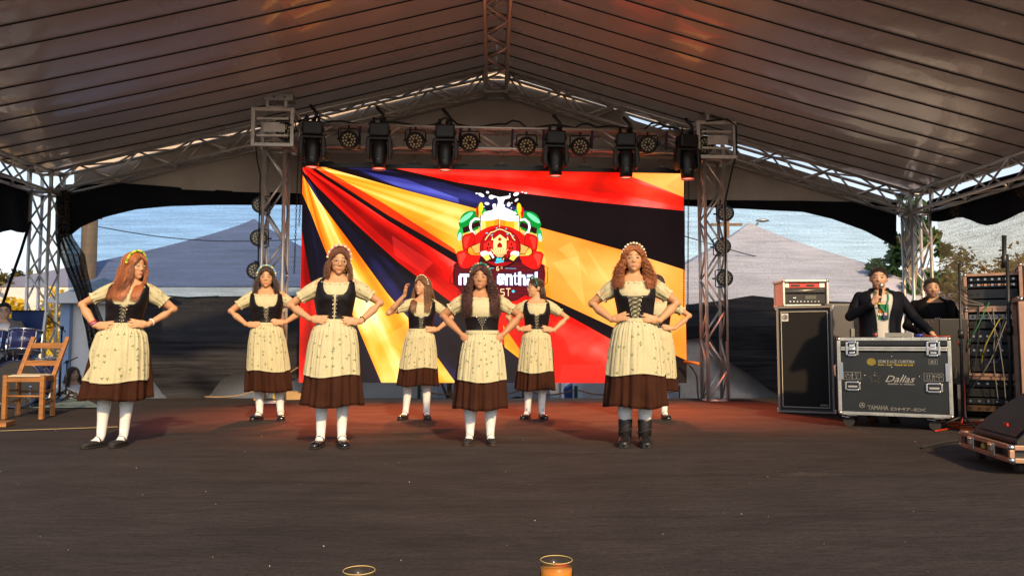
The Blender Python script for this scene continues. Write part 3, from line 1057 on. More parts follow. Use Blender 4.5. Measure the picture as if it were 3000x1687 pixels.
for q in ([(1500, 1230), (1770, 1225), (1790, 1345), (1480, 1345)], [(1470, 960), (1700, 1060), (1560, 1190)], [(520, 480), (760, 640), (700, 700), (540, 600)]):
    lay(q, col=(1, .22, .2), alpha=.35)

def L2(pts, col, alpha=1.0):
    lay(pts, col=col, alpha=alpha, conv=c2)
def ell(cx, cy, rx, ry, a=0.0, n=28, a0=0, a1=360):
    t = np.radians(np.linspace(a0, a1, n, endpoint=(a1 - a0) != 360))
    c, s = cos(radians(a)), sin(radians(a))
    return [(cx + rx * cos(q) * c - ry * sin(q) * s, cy + rx * cos(q) * s + ry * sin(q) * c) for q in t]
def stroke(pts, w, col, close=False):
    P_ = pts + [pts[0]] if close else pts
    for (ax, ay), (bx, by) in zip(P_[:-1], P_[1:]):
        d = math.hypot(bx - ax, by - ay) or 1
        nx, ny = -(by - ay) / d * w / 2, (bx - ax) / d * w / 2
        L2([(ax + nx, ay + ny), (bx + nx, by + ny), (bx - nx, by - ny), (ax - nx, ay - ny)], col)
        L2(ell(bx, by, w / 2, w / 2, n=10), col)
mir = lambda pts: [(1610 - x, y + 8) for x, y in pts]
CR, DK, CY, BLU, WH, RD, GR = (1, .84, .52), (.16, .02, .03), (1, .78, .42), (.25, .78, .92), (1, 1, 1), (.92, .08, .05), (.0, .50, .16)
# sign board
board = [(300, 970), (360, 940), (560, 905), (1050, 905), (1240, 960), (1300, 985), (1312, 1080), (1300, 1205), (1240, 1260), (1215, 1310), (1090, 1310), (1000, 1370),
         (860, 1400), (720, 1395), (600, 1370), (500, 1310), (380, 1310), (350, 1250), (290, 1200), (278, 1080)]
L2([(805 + (x - 805) * 1.03, 1130 + (y - 1130) * 1.06) for x, y in board], (.55, .05, .05))
L2(board, (.33, .05, .08))
for k in range(9):
    y = 960 + k * 44
    L2([(320, y), (1290, y + 8), (1290, y + 13), (320, y + 5)], (.24, .03, .05), .8)
    L2([(330, y + 18), (1280, y + 24), (1280, y + 34), (330, y + 26)], (.42, .07, .09), .5)
stroke([(240, 1000), (290, 985), (290, 1195), (240, 1185), (240, 1000)], 6, DK)
stroke([(1310, 985), (1350, 1010), (1348, 1180), (1305, 1200)], 6, DK)
stroke(board, 7, DK, True)
for f in (lambda p: p, mir):
    L2(f(ell(470, 470, 130, 120, -35)), GR)
    L2(f([(330, 490), (500, 345), (590, 400), (560, 560), (400, 610), (350, 560)]), GR)
    L2(f([(350, 560), (560, 470), (580, 520), (390, 610)]), DK)
    L2(f(ell(420, 425, 95, 28, -38)), (.45, .85, .62))
    L2(f(ell(350, 620, 32, 80, 10)), (.10, .62, .28))
    L2(f(ell(345, 650, 20, 48, 10)), (.65, .95, .85))
    L2(f(ell(620, 360, 26, 36)), (.1, .6, .25))
    L2(f(ell(585, 310, 27, 60, 6)), (1, .80, .12))
    L2(f([(570, 350), (600, 350), (585, 430), (560, 430)]), (1, .72, .1))
    L2(f(ell(546, 360, 14, 62)), (.80, .05, .04))
    # mug handle
    stroke(f([(590, 450), (520, 440), (475, 480), (465, 530), (478, 580), (510, 605)]), 34, DK)
    stroke(f([(590, 450), (520, 440), (475, 480), (465, 530), (478, 580), (510, 605)]), 26, WH)
    L2(f([(580, 400), (818, 380), (822, 600), (575, 590)]), DK)
    L2(f([(588, 400), (812, 385), (815, 600), (582, 590)]), (.97, .97, 1))
    L2(f([(592, 465), (700, 462), (805, 440), (812, 590), (588, 585)]), (.98, .62, .10))
    L2(f([(592, 470), (640, 470), (640, 585), (590, 585)]), (1, .86, .45), .8)
    L2(f([(740, 455), (805, 442), (812, 590), (750, 590)]), (.90, .42, .05), .5)
    # ribbon: arch, then two curls
    arc_o = [(805 - 430 * sin(t_), 985 - 470 * cos(t_)) for t_ in np.linspace(0, 1.02, 14)]
    arc_i = [(805 - 330 * sin(t_), 985 - 300 * cos(t_)) for t_ in np.linspace(1.02, 0, 14)]
    L2(f([(x + (0), y) for x, y in arc_o + arc_i]), DK)
    L2(f([(x * .985 + 12, y * .99 + 9) for x, y in arc_o + arc_i]), RD)
    L2(f([(470, 760), (620, 700), (605, 840), (520, 850)]), DK)
    L2(f([(478, 764), (612, 708), (598, 832), (522, 842)]), (.95, .62, .30))
    curl1 = [(372, 690), (378, 650), (410, 625), (500, 600), (520, 640), (525, 735), (480, 755), (445, 785), (432, 830), (400, 825), (382, 780)]
    L2(f(curl1), (.78, .05, .03))
    L2(f([(390, 690), (400, 655), (440, 635), (470, 640), (440, 720), (425, 790), (400, 770)]), (1, .26, .2), .7)
    stroke(f(curl1), 5, DK, True)
    tail = [(306, 850), (330, 822), (432, 800), (445, 840), (480, 865), (600, 868), (572, 935), (500, 985), (450, 1012), (395, 1020), (350, 1000), (328, 940)]
    L2(f(tail), RD)
    L2(f([(330, 850), (400, 830), (420, 870), (380, 940), (372, 990), (345, 950)]), (1, .30, .22), .7)
    stroke(f(tail), 5, DK, True)
    stroke(f([(432, 800), (430, 840), (470, 862), (560, 868)]), 5, DK)
# foam and splash
L2(ell(805, 380, 190, 42) , WH)
L2([(640, 385), (700, 350), (770, 300), (785, 240), (770, 195), (710, 200), (690, 190), (715, 168), (800, 190), (880, 178), (915, 175), (905, 205), (860, 215), (842, 260), (860, 310), (930, 340), (1010, 385)], WH)
for e in ((706, 190, 30, 26), (905, 188, 24, 16, -30), (590, 165, 38, 18, 28), (662, 135, 18, 14, 20), (537, 147, 13, 10), (990, 155, 34, 20, -20), (1062, 132, 9, 8), (1100, 142, 18, 8),
          (995, 224, 26, 13, -40), (656, 265, 28, 16, 10), (740, 288, 22, 24, 20), (905, 275, 20, 28, 15), (940, 258, 9, 8), (620, 303, 9, 7), (730, 318, 9, 8), (858, 285, 7, 7), (935, 318, 7, 6), (918, 155, 9, 8)):
    L2(ell(*e), WH)
L2([(700, 350), (805, 330), (900, 350), (860, 400), (750, 400)], (.86, .78, .78), .5)
# round badge
L2(ell(808, 780, 235, 235, n=60), DK)
L2(ell(805, 770, 228, 222, n=60), (.62, .03, .05))
L2([(585, 870), (1030, 878), (1060, 945), (560, 935)], (.20, .03, .05))
stroke([(635, 690), (660, 650), (700, 600), (740, 590), (770, 570), (805, 562), (850, 575), (880, 595), (925, 610), (950, 660), (975, 690)], 17, DK)
stroke([(635, 690), (660, 650), (700, 600), (740, 590), (770, 570), (805, 562), (850, 575), (880, 595), (925, 610), (950, 660), (975, 690)], 12, CR)
for s_ in (1, -1):
    f = lambda pts, s_=s_: [(805 + (x - 805) * s_, y) for x, y in pts]
    L2(f([(620, 730), (690, 690), (730, 730), (730, 820), (620, 810)]), (.86, .14, .10))
    L2(f([(665, 725), (682, 725), (682, 748), (665, 748)]), DK)
    L2(f([(655, 770), (672, 770), (672, 795), (655, 795)]), DK)
    L2(f([(684, 770), (700, 770), (700, 795), (684, 795)]), DK)
    L2(f([(705, 690), (718, 640), (732, 690)]), CR)
    L2(f(ell(635, 850, 50, 36)), WH)
    L2(f(ell(605, 840, 22, 22)), WH)
    L2(f([(605, 875), (670, 850), (700, 905), (650, 930)]), (1, .80, .35))
    L2(f([(678, 830), (700, 815), (742, 890), (722, 902)]), WH if s_ == 1 else (.6, .05, .05))
L2([(730, 680), (805, 620), (880, 680), (880, 850), (730, 850)], CR)
L2(ell(803, 680, 19, 19), (.62, .05, .05))
L2([(775, 775), (775, 740), (803, 712), (830, 740), (830, 775)], (.62, .05, .05))
for k in range(7):
    a_ = -0.42 + k * .14
    bx, by = 803 + 400 * math.sin(a_) * .26, 885
    L2([(803 + 24 * (k - 3) * .35 - 3, 885), (803 + 230 * math.sin(a_ * 1.05) - 8, 775 + abs(k - 3) * 6), (803 + 230 * math.sin(a_ * 1.05) + 8, 772 + abs(k - 3) * 6), (803 + 24 * (k - 3) * .35 + 5, 885)], CR)
    L2([(803 + 24 * (k - 3) * .35 + 5, 885), (803 + 230 * math.sin(a_ * 1.05) + 8, 780), (803 + 230 * math.sin(a_ * 1.05) + 13, 780), (803 + 24 * (k - 3) * .35 + 8, 885)], DK, .9)
L2([(740, 945), (845, 925), (852, 940), (760, 958)], BLU)
L2([(757, 935), (765, 900), (785, 892), (800, 902), (820, 892), (832, 925)], BLU)
L2(ell(845, 908, 7, 14, 30), CR)
for e in ((655, 608, 14, 8, 10), (713, 630, 16, 6, -30), (768, 550, 11, 6, -30), (876, 558, 12, 6, 60), (893, 618, 13, 9), (957, 642, 12, 7, 40)):
    L2(ell(*e), BLU)
# lettering
def letters(spec, col, out=None, th=.30):
    for pas in ((out, 16), (col, 0)):
        if pas[0] is None:
            continue
        for ox, oy, sx, sy, segs in spec:
            for ax, ay, bx, by in segs:
                w = th * 118 * (sx / 110 if sx < 60 else 1) + pas[1]
                A = (ox + ax * sx, oy + ay * sy)
                B = (ox + bx * sx, oy + by * sy)
                d = math.hypot(B[0] - A[0], B[1] - A[1]) or 1
                tx, ty = (B[0] - A[0]) / d, (B[1] - A[1]) / d
                e = w * .28 + (pas[1] * .2)
                A = (A[0] - tx * e * .6, A[1] - ty * e * .6)
                B = (B[0] + tx * e * .6, B[1] + ty * e * .6)
                nx, ny = -ty * w / 2, tx * w / 2
                k = w * .22
                L2([(A[0] + nx + tx * k, A[1] + ny + ty * k), (B[0] + nx, B[1] + ny), (B[0] - nx + tx * k, B[1] - ny + ty * k), (A[0] - nx, A[1] - ny)], pas[0])
Mx = [(.05, .1, .05, 1), (.5, .15, .5, 1), (.95, .15, .95, .98), (.05, .08, .5, .08), (.5, .08, .95, .1)]
a_ = [(.1, .1, .85, .1), (.9, .1, .9, 1), (.12, .55, .12, .9), (.12, .95, .8, .9), (.12, .52, .8, .5)]
e_ = [(.1, .1, .1, .9), (.1, .08, .85, .1), (.85, .1, .85, .5), (.2, .55, .85, .5), (.15, .95, .8, .88)]
n_ = [(.1, .08, .1, 1), (.1, .08, .8, .1), (.9, .15, .9, 1)]
r_ = [(.15, .08, .15, 1), (.3, .1, .95, .12)]
i_ = [(.5, .1, .5, 1)]
t_l = [(.45, -.22, .45, .95), (.05, .1, .95, .1), (.45, .97, .95, .9)]
h_ = [(.1, -.3, .1, 1), (.1, .1, .8, .12), (.9, .17, .9, 1)]
l_ = [(.4, -.3, .4, .98)]
letters([(345, 1085, 130, 112, Mx), (520, 1085, 75, 112, a_), (618, 1085, 55, 112, r_), (668, 1085, 50, 112, i_), (782, 1085, 72, 112, e_), (870, 1088, 72, 112, n_),
         (955, 1090, 52, 112, t_l), (1022, 1090, 72, 112, h_), (1110, 1090, 68, 112, a_), (1195, 1090, 60, 112, l_)], WH, (.10, .08, .35))
F_ = [(.1, 0, .1, 1), (.1, .02, .9, .02), (.1, .5, .75, .5)]
E_ = F_ + [(.1, .98, .9, .98)]
S_ = [(.9, .1, .15, .1), (.12, .1, .12, .45), (.15, .5, .85, .5), (.88, .55, .88, .9), (.85, .95, .1, .95)]
T_ = [(0, .03, 1, .03), (.5, .05, .5, 1)]
letters([(650, 1245, 52, 85, F_), (728, 1245, 52, 85, E_), (808, 1245, 52, 85, S_), (875, 1245, 50, 85, T_)], (1, .86, .66), (.30, .03, .04), th=.19)
letters([(765, 995, 30, 45, [(.8, 0, .15, .1), (.1, .1, .1, .9), (.1, .95, .85, .95), (.85, .9, .85, .5), (.85, .45, .15, .45)]),
         (815, 995, 18, 24, [(.1, .1, .9, .1), (.9, .1, .9, 1), (.1, .9, .9, .9), (.1, .3, .1, .9)])], (1, .86, .62), None, th=.26)
stroke([(865, 1014), (990, 1017)], 6, BLU)
stroke([(620, 1010), (735, 1013)], 6, BLU)
L2([(957, 1258), (980, 1278), (957, 1298), (936, 1278)], BLU)

img = np.clip(img, 0, 1)
# LED pixel raster and module seams, very faint
img *= (1 - 0.05 * ((gy_ % 3) == 0))[..., None]
out = np.ones((CH, CW, 4), np.float32)
out[..., :3] = img[::-1]
im = bpy.data.images.new('screen_picture', CW, CH)
im.pixels.foreach_set(out.ravel())
im.update()
im.pack()
ms = bpy.data.materials.new('led_display')
ms.use_nodes = True
t = ms.node_tree
t.nodes.clear()
ti = t.nodes.new('ShaderNodeTexImage')
ti.image = im
em = t.nodes.new('ShaderNodeEmission')
em.inputs['Strength'].default_value = 1.4
gl = t.nodes.new('ShaderNodeBsdfPrincipled')
gl.inputs['Base Color'].default_value = (.01, .01, .01, 1)
gl.inputs['Roughness'].default_value = .6
gl.inputs['Specular IOR Level'].default_value = .1
ad = t.nodes.new('ShaderNodeAddShader')
mo = t.nodes.new('ShaderNodeOutputMaterial')
t.links.new(ti.outputs[0], em.inputs[0])
t.links.new(em.outputs[0], ad.inputs[0])
t.links.new(gl.outputs[0], ad.inputs[1])
t.links.new(ad.outputs[0], mo.inputs[0])

TL, TR = P(887, 489, 11.3), P(2003, 509, 11.65)
BL, BR = P(880, 1120, 11.3), P(2003, 1122, 11.65)
BL.x, BR.x = TL.x, TR.x
scr = thing('led_screen', 'large lit video wall showing red, gold and black rays with a beer festival logo', 'video screen', (BL.x, BL.y, 0))
O_ = Vector((BL.x, BL.y, 0))
g = MB()
nU = 8
me = bpy.data.meshes.new('display')
me.from_pydata([BL - O_, BR - O_, TR - O_, TL - O_], [], [(0, 1, 2, 3)])
uv = me.uv_layers.new(name='UVMap')
for i, q in enumerate(((0, 0), (1, 0), (1, 1), (0, 1))):
    uv.data[i].uv = q
me.materials.append(ms)
part('display', me, None, scr)
du = (TR - TL)
du.z = 0
du.normalize()
dn = Vector((-du.y, du.x, 0))           # pointing away from the camera
for nm, a, b in (('frame_top', TL + Vector((0, 0, .03)), TR + Vector((0, 0, .03))),):
    part(nm, MB().beam(a - O_ + dn * .05 - du * .0, b - O_ + dn * .05, .12, .055), M['black_plastic'], scr)
part('cabinet_back', MB().add([BL - O_ + dn * .004, BR - O_ + dn * .004, TR - O_ + dn * .004, TL - O_ + dn * .004, BL - O_ + dn * .1, BR - O_ + dn * .1, TR - O_ + dn * .1, TL - O_ + dn * .1],
                              [(0, 1, 2, 3), (7, 6, 5, 4), (0, 4, 5, 1), (1, 5, 6, 2), (2, 6, 7, 3), (3, 7, 4, 0)]), M['black_plastic'], scr)
for px in (955, 1080, 1207, 1340, 1460, 1580, 1708, 1823, 1940):
    f_ = (px - 887) / 1116
    c = TL.lerp(TR, f_) - O_ + Vector((0, 0, .058)) + dn * .04
    part('hanging_bracket', MB().prism([(-.14, 0), (.14, 0), (.07, .03), (-.07, .03)], -.03, .03, Matrix.Translation(c)), M['black_metal'], scr)
    part('shackle', MB().tube([c + Vector((.0, 0, .03)), c + Vector((.02, 0, .06)), c + Vector((0, 0, .09)), c + Vector((-.02, 0, .06)), c + Vector((0, 0, .03))], .006, 6), M['steel'], scr, smooth=True)
    g = MB().tube([c + Vector((0, 0, .09)), c + Vector((0, 0, .17))], .02, 6)
    part('strap', g, M['card'], scr)

# ================================================================== LIGHTING RIG
RU = du
def RG(px, py, Y0=11.2):
    """point in the rig plane (same yaw as the screen) seen at a pixel"""
    d = ray(px, py)
    o = Vector((TL.x, TL.y - .18, 0))
    k = (o - Vector((0, 0, CAM_H))).dot(dn) / d.dot(dn)
    return Vector((0, 0, CAM_H)) + d * k
GR_ = 'trusses of the lighting rig round the screen'
cl, cr = RG(812, 388), RG(2082, 424)
truss('tower_truss', 'upright truss tower left of the screen carrying three round lights', (cl.x, cl.y, 0), (cl.x, cl.y, cl.z - .26), .29, (-dn), bay=.44, r=.025, group=GR_, cat='truss tower')
truss('tower_truss', 'upright truss tower right of the screen carrying three round lights', (cr.x, cr.y, 0), (cr.x, cr.y, cr.z - .26), .29, (-dn), bay=.44, r=.025, group=GR_, cat='truss tower')
ca, cb = RG(884, 403), RG(2036, 424)
truss('cross_truss', 'horizontal truss above the screen hung with stage lights', ca, cb, .30, (0, 0, 1), bay=.48, r=.029, rb=.018, group=GR_)
def sleeve(c, label):
    root = thing('sleeve_block', label, 'rig corner', c, atan2(du.y, du.x), group='sleeve blocks at the tower tops')
    hx, hy, hz = .27, .27, .25
    for i in (-1, 1):
        for j in (-1, 1):
            part('bar', MB().box((i * hx, j * hy, 0), (.05, .05, hz * 2 + .05)), M['alu'], root, bevel=.004)
            part('bar', MB().box((0, j * hy, i * hz), (hx * 2 - .052, .05, .05)), M['alu'], root, bevel=.004)
            part('bar', MB().box((i * hx, 0, j * hz), (.05, hy * 2 - .052, .05)), M['alu'], root, bevel=.004)
    for j in (-1, 1):
        part('plate', MB().box((.02, j * (hy + .0), .0), (.30, .012, .14)), M['alu'], root, bevel=.003)
        part('bar', MB().box((0, j * hy, .12), (.44, .03, .03)), M['alu'], root)
        part('bar', MB().box((0, j * hy, -.12), (.44, .03, .03)), M['alu'], root)
    part('hoist_frame', MB().box((0.03, -.18, hz + .05), (.30, .04, .04)).box((.16, -.18, hz + .10), (.04, .04, .10)).box((-.1, -.18, hz + .10), (.04, .04, .10)), M['alu'], root)
    h = part('hoist_box', MB().box((.06, -.12, hz + .20), (.40, .20, .10)), M['alu_dull'], root, bevel=.006)
    part('bolt', MB().cyl((.0, -.235, hz + .2), (.0, -.22, hz + .2), .012).cyl((.15, -.235, hz + .2), (.15, -.22, hz + .2), .012), M['black_metal'], h)
    return root
sleeve(cl, 'grey square sleeve block topping the left light tower')
sleeve(cr, 'grey square sleeve block topping the right light tower')

# moving heads
M['lens_glow'] = mat('lamp_lens', (.05, .02, .02), .2, emit=(1, .35, .22), estr=1.1)
M['lens_red'] = mat('lamp_rim_red', (.05, .0, .0), .3, emit=(1, .06, .02), estr=.8)
mh = thing('moving_head_light', '', 'stage light', (0, 0, 0), atan2(du.y, du.x), group='moving head lights under the cross truss')
b_ = part('base', MB().box((0, 0, -.10), (.24, .20, .17)), M['black_plastic'], mh, bevel=.02)
part('handle', MB().box((-.13, 0, -.1), (.02, .1, .03)).box((.13, 0, -.1), (.02, .1, .03)), M['black_metal'], b_)
part('clamp', MB().cyl((-.07, 0, .0), (-.07, 0, .07), .02, 8).cyl((.07, 0, .0), (.07, 0, .07), .02, 8).tube([(.02, -.05, 0), (.05, -.05, .09), (0.0, -.05, .15), (-.03, -.03, .19)], .022, 8), M['black_metal'], mh, smooth=True)
g = MB()
for s_ in (-1, 1):
    g.prism([(s_ * .155, -.20), (s_ * .165, -.36), (s_ * .14, -.46), (s_ * .115, -.46), (s_ * .105, -.2)][::s_], -.07, .07)
g.box((0, 0, -.205), (.30, .14, .04))
part('yoke', g, M['black_plastic'], mh, bevel=.012)
g = MB()
g.lathe([(.0, -.21), (.075, -.225), (.098, -.27), (.10, -.36), (.092, -.42), (.085, -.5), (.078, -.575), (.070, -.575), (.068, -.56)], 24)
hd = part('head', g, M['black_plastic'], mh, smooth=True)
part('lens', MB().lathe([(.0, -.568), (.066, -.566)], 20), M['lens_glow'], hd)
part('glow_ring', MB().lathe([(.071, -.579), (.079, -.579), (.080, -.571), (.071, -.571)], 24), M['lens_red'], hd)
part('badge', MB().box((0, -.091, -.47), (.03, .006, .012)), M['print_grey'], hd)
ld = bpy.data.lights.new('lamp_beam', 'SPOT')          # each head is lit in the photograph
ld.energy = 850
ld.color = (1.0, .16, .05)
ld.spot_size = radians(66)
ld.spot_blend = 1.0
ld.shadow_soft_size = .05
lo = bpy.data.objects.new('lamp_beam', ld)
COL.objects.link(lo)
lo.location = (0, 0, -.60)
lo.rotation_euler = (radians(-24), 0, 0)
lo.parent = mh
mh_pos = [(917, 356, 'leftmost moving head light, beside the left sleeve block'), (1112, 361, 'second moving head light from the left tower'),
          (1305, 366, 'third moving head light from the left tower'), (1627, 384, 'third moving head light from the right tower'),
          (1833, 390, 'second moving head light from the right tower'), (2012, 394, 'rightmost moving head light, edged bright by the sun')]
for i, (px, py, lab) in enumerate(mh_pos):
    p = RG(px, py) - dn * .28
    q = P(px, py, p.y)
    o = mh if i == 0 else copy_tree(mh)
    o.location = q
    o.scale = (1.14, 1.14, 1.14)
    o['label'] = lab
    o.rotation_euler = (0, 0, atan2(du.y, du.x) + (.1, 0, -.05, .05, -.1, .15)[i])

# PAR cans
M['led_cell'] = mat('led_cell', (.62, .55, .32), .25, spec=.8)
M['par_face'] = mat('par_face', (.02, .02, .02), .35)
par = thing('par_light', '', 'stage light', group='round led par lights on the truss')
g = MB()
R90 = Matrix.Rotation(pi / 2, 4, 'X')      # lathe axis -> -Y
g.lathe([(.0, .0), (.112, .0), (.118, .012), (.118, .05), (.09, .085), (.04, .10), (.0, .10)], 28, Matrix.Rotation(-pi / 2, 4, 'X'))
body = part('housing', g, M['par_face'], par, smooth=False)
g = MB()
for n, r in ((12, .083), (6, .045)):
    for k in range(n):
        a = 2 * pi * k / n + .2
        g.ball((r * cos(a), -.003, r * sin(a)), (.0155, .006, .0155), 10, 6)
part('led_array', g, M['led_cell'], body, smooth=True, kind='stuff')
g = MB()
for k in range(28):
    a = 2 * pi * k / 28
g.tube([(.128 * cos(2 * pi * k / 28), .0, .128 * sin(2 * pi * k / 28)) for k in range(29)], .010, 6, cap=False)
part('bezel', g, M['black_metal'], body, smooth=True)
g = MB()
g.tube([(-.145, .04, .0), (-.145, .04, .12), (-.13, .04, .15), (.13, .04, .15), (.145, .04, .12), (.145, .04, .0)], .009, 6)
g.cyl((-.165, .04, 0), (-.12, .04, 0), .016, 8).cyl((.165, .04, 0), (.12, .04, 0), .016, 8).cyl((0, .04, .15), (0, .04, .2), .014, 8)
part('bracket', g, M['black_metal'], par, smooth=True)
par_pos = []
for px, py, tilt, yaw, lab in (
        (836, 386, -.35, -.3, 'round par light in front of the left sleeve block'), (1022, 410, -.45, .0, 'round par light between the two leftmost moving heads'),
        (1217, 414, -.45, .1, 'round par light between the second and third moving heads'), (1375, 418, -.5, 0, 'round par light left of the truss centre'),
        (1543, 428, -.5, 0, 'round par light right of the truss centre'), (1700, 430, -.45, 0, 'round par light between the two middle right moving heads'),
        (1898, 424, .1, 0, 'round par light between the two rightmost moving heads'), (2065, 426, -.3, .4, 'round par light in front of the right sleeve block')):
    q = RG(px, py) - dn * .24
    par_pos.append((P(px, py, q.y), tilt, yaw, 1.0, lab, 'hang'))
for px, py, lab in ((763, 600, 'topmost of three round lights on the left tower'), (758, 697, 'middle of three round lights on the left tower'), (748, 793, 'lowest of three round lights on the left tower, behind a dancer'),
                    (2126, 625, 'topmost of three round lights on the right tower'), (2117, 722, 'middle of three round lights on the right tower'), (2123, 815, 'lowest of three round lights on the right tower')):
    q = RG(px, py) - dn * .12
    par_pos.append((P(px, py, q.y), 0.04, (-.1 if px < 1500 else .1), .88, lab, 'side'))
first = True
for loc, tilt, yaw, sc, lab, kd in par_pos:
    o = par if first else copy_tree(par)
    first = False
    o.location = loc
    o.rotation_euler = (tilt * -1, 0, yaw + atan2(loc.x, loc.y) * -.6)
    if kd == 'side':
        o.rotation_euler = (.0, (pi / 2 if loc.x < 0 else -pi / 2), 0)
        o.rotation_euler = (Matrix.Rotation(-atan2(loc.x, loc.y), 4, 'Z') @ Matrix.Rotation(pi / 2 if loc.x < 0 else -pi / 2, 4, 'Y')).to_euler()
        o['group'] = 'round lights on the two towers'
    o.scale = (sc, sc, sc)
    o['label'] = lab
# round light clamps for the tower lamps
for loc, tilt, yaw, sc, lab, kd in par_pos:
    if kd == 'side':
        s_ = 1 if loc.x < 0 else -1
        tgt = cl if loc.x < 0 else cr
        g = MB().cyl((0, 0, 0), Vector((tgt.x - s_ * .15, tgt.y, loc.z)) - loc - Vector((s_ * .1, 0, 0)) * 0, .014, 8)
        o = single('lamp_clamp', g, M['black_metal'], 'short black arm clamping the ' + lab.split(' of three')[0] + ' lamp to the ' + ('left' if s_ == 1 else 'right') + ' tower', 'clamp', loc + Vector((0, .05, 0)), group='arms holding the tower lamps')

# chains beside the screen
def chain(px, y0, y1, n, label, off=0.0):
    root_p = RG(px, y0) - dn * -.10
    bot = P(px - 8, y1, root_p.y)
    root = thing('hoist_chain', label, 'chain', bot, group='hoist chains beside the screen')
    H = root_p.z - bot.z
    st = H / n
    me = mesh_of('chain_link', MB().tube([(.012 * cos(a), 0, .5 * st * 1.25 * sin(a)) for a in np.linspace(0, 2 * pi, 9)], .004, 5, cap=False))
    for k in range(n):
        o = part('chain_link', me, M['black_metal'], root)
        o.location = ((root_p.x - bot.x) * (k + .5) / n, 0, (k + .5) * st)
        o.rotation_euler = (0, 0, pi / 2 * (k % 2) + .5)
chain(870, 440, 800, 46, 'thin hoist chain hanging left of the screen')
chain(884, 440, 660, 28, 'second shorter hoist chain just left of the screen')
chain(2011, 505, 905, 50, 'thin hoist chain hanging right of the screen')
chain(2023, 505, 905, 50, 'second hoist chain hanging right of the screen, nearer the tower')
# cable run along the cross truss and down the towers
pts = []
r2 = random.Random(5)
for i in range(60):
    px = 880 + i * 20
    pts.append(RG(px, 367 + (px - 880) * .018 + 5 * sin(i * .8) - (14 if i % 10 in (1, 2) else 0)) - dn * .16)
single('truss_cable', MB().tube(pts, .014, 6), M['black_rubber'], 'thick black cable loom lying along the top of the cross truss', 'cable', smooth=True)
pts = [RG(760, 440) - dn * .2, RG(764, 480) - dn * .2, RG(772, 520) - dn * .18, RG(770, 600) - dn * .18, RG(768, 700) - dn * .18, RG(765, 800) - dn * .18]
single('tower_cable', MB().tube(pts, .010, 6), M['black_rubber'], 'black cable dropping down the left light tower', 'cable', smooth=True)
pts = [RG(2050, 372) - dn * .3, RG(2110, 366) - dn * .3, RG(2136, 385) - dn * .3, RG(2138, 460) - dn * .3, RG(2128, 520) - dn * .2, RG(2112, 600) - dn * .18, RG(2114, 720) - dn * .18, RG(2112, 850) - dn * .18, RG(2114, 1000) - dn * .18]
single('tower_cable', MB().tube(pts, .013, 6), M['black_rubber'], 'black cable arching over the right sleeve block and down the tower', 'cable', smooth=True)
for i, (px, lab) in enumerate(((1060, 'near the second'), (1205, 'left of the third'), (1350, 'right of the third'), (1500, 'at the centre'), (1590, 'left of the fourth'), (1730, 'right of the fourth'), (1945, 'left of the last'))):
    a, b = RG(px, 372 + (px - 880) * .018) - dn * .17, RG(px - 3, 440 + (px - 880) * .015) - dn * .17
    single('sling', MB().beam(a, b, .035, .008, up=(0, 1, 0)), mat('purple_sling', (.06, .03, .07), .8) if i == 0 else bpy.data.materials['purple_sling'],
           'dark lifting sling looped on the cross truss ' + lab + ' moving head', 'sling', group='lifting slings on the cross truss')
# ================================================================== PEOPLE
import bmesh
def spl(x, xs, ys):
    return float(np.interp(x, xs, ys))

TZ = [.74, .80, .88, .95, 1.00, 1.04, 1.10, 1.17, 1.22, 1.27, 1.31, 1.335, 1.352, 1.372, 1.40, 1.43]
TRX = [.155, .172, .165, .140, .125, .126, .134, .146, .152, .156, .158, .140, .110, .062, .049, .047]
TRY = [.110, .122, .118, .102, .092, .093, .100, .116, .117, .104, .090, .074, .062, .054, .050, .050]
TCY = [.005, .005, .005, .003, .0, -.002, -.006, -.014, -.012, -.004, .004, .008, .010, .010, .008, .006]
MRX = [.150, .158, .160, .155, .152, .154, .162, .174, .182, .188, .186, .165, .130, .074, .062, .060]
MRY = [.115, .120, .120, .118, .116, .116, .120, .126, .126, .118, .102, .088, .075, .064, .060, .060]

def torso_ring(z, gx=1.0, male=False):
    return (spl(z, TZ, MRX if male else TRX) * gx, spl(z, TZ, MRY if male else TRY) * (0.5 + .5 * gx), spl(z, TZ, TCY))

def tp(z, th, off=0.0, gx=1.0, male=False, p=2.25):
    """point on the torso; th = 0 at the front (-y), growing towards +x"""
    rx, ry, cy = torso_ring(z, gx, male)
    s, c = sin(th), cos(th)
    k = (abs(s) ** p + abs(c) ** p) ** (-1 / p)
    return Vector(((rx + off) * s * k, cy - (ry + off) * c * k, z))

def front_y(x, z, off, gx, male=False):
    rx, ry, cy = torso_ring(z, gx, male)
    q = min(abs(x) / (rx + off), .98)
    return cy - (ry + off) * (1 - q ** 2.25) ** (1 / 2.25)

def remesh(mb, voxel, smooth_it=3, name='body'):
    me = mesh_of('tmp', mb, smooth=False)
    o = bpy.data.objects.new('tmp', me)
    COL.objects.link(o)
    r = o.modifiers.new('r', 'REMESH')
    r.mode = 'VOXEL'
    r.voxel_size = voxel
    r.use_smooth_shade = True
    if smooth_it:
        s = o.modifiers.new('s', 'SMOOTH')
        s.factor = .5
        s.iterations = smooth_it
    dg = bpy.context.evaluated_depsgraph_get()
    dg.update()
    out = bpy.data.meshes.new_from_object(o.evaluated_get(dg), preserve_all_data_layers=False, depsgraph=dg)
    out.name = name
    bpy.data.objects.remove(o)
    bpy.data.meshes.remove(me)
    out.materials.clear()
    return out

def capsule(mb, a, b, ra, rb, n=14):
    a, b = Vector(a), Vector(b)
    mb.tube([a, b], [ra, rb], n)
    mb.ball(a, ra, n, 8)
    mb.ball(b, rb, n, 8)

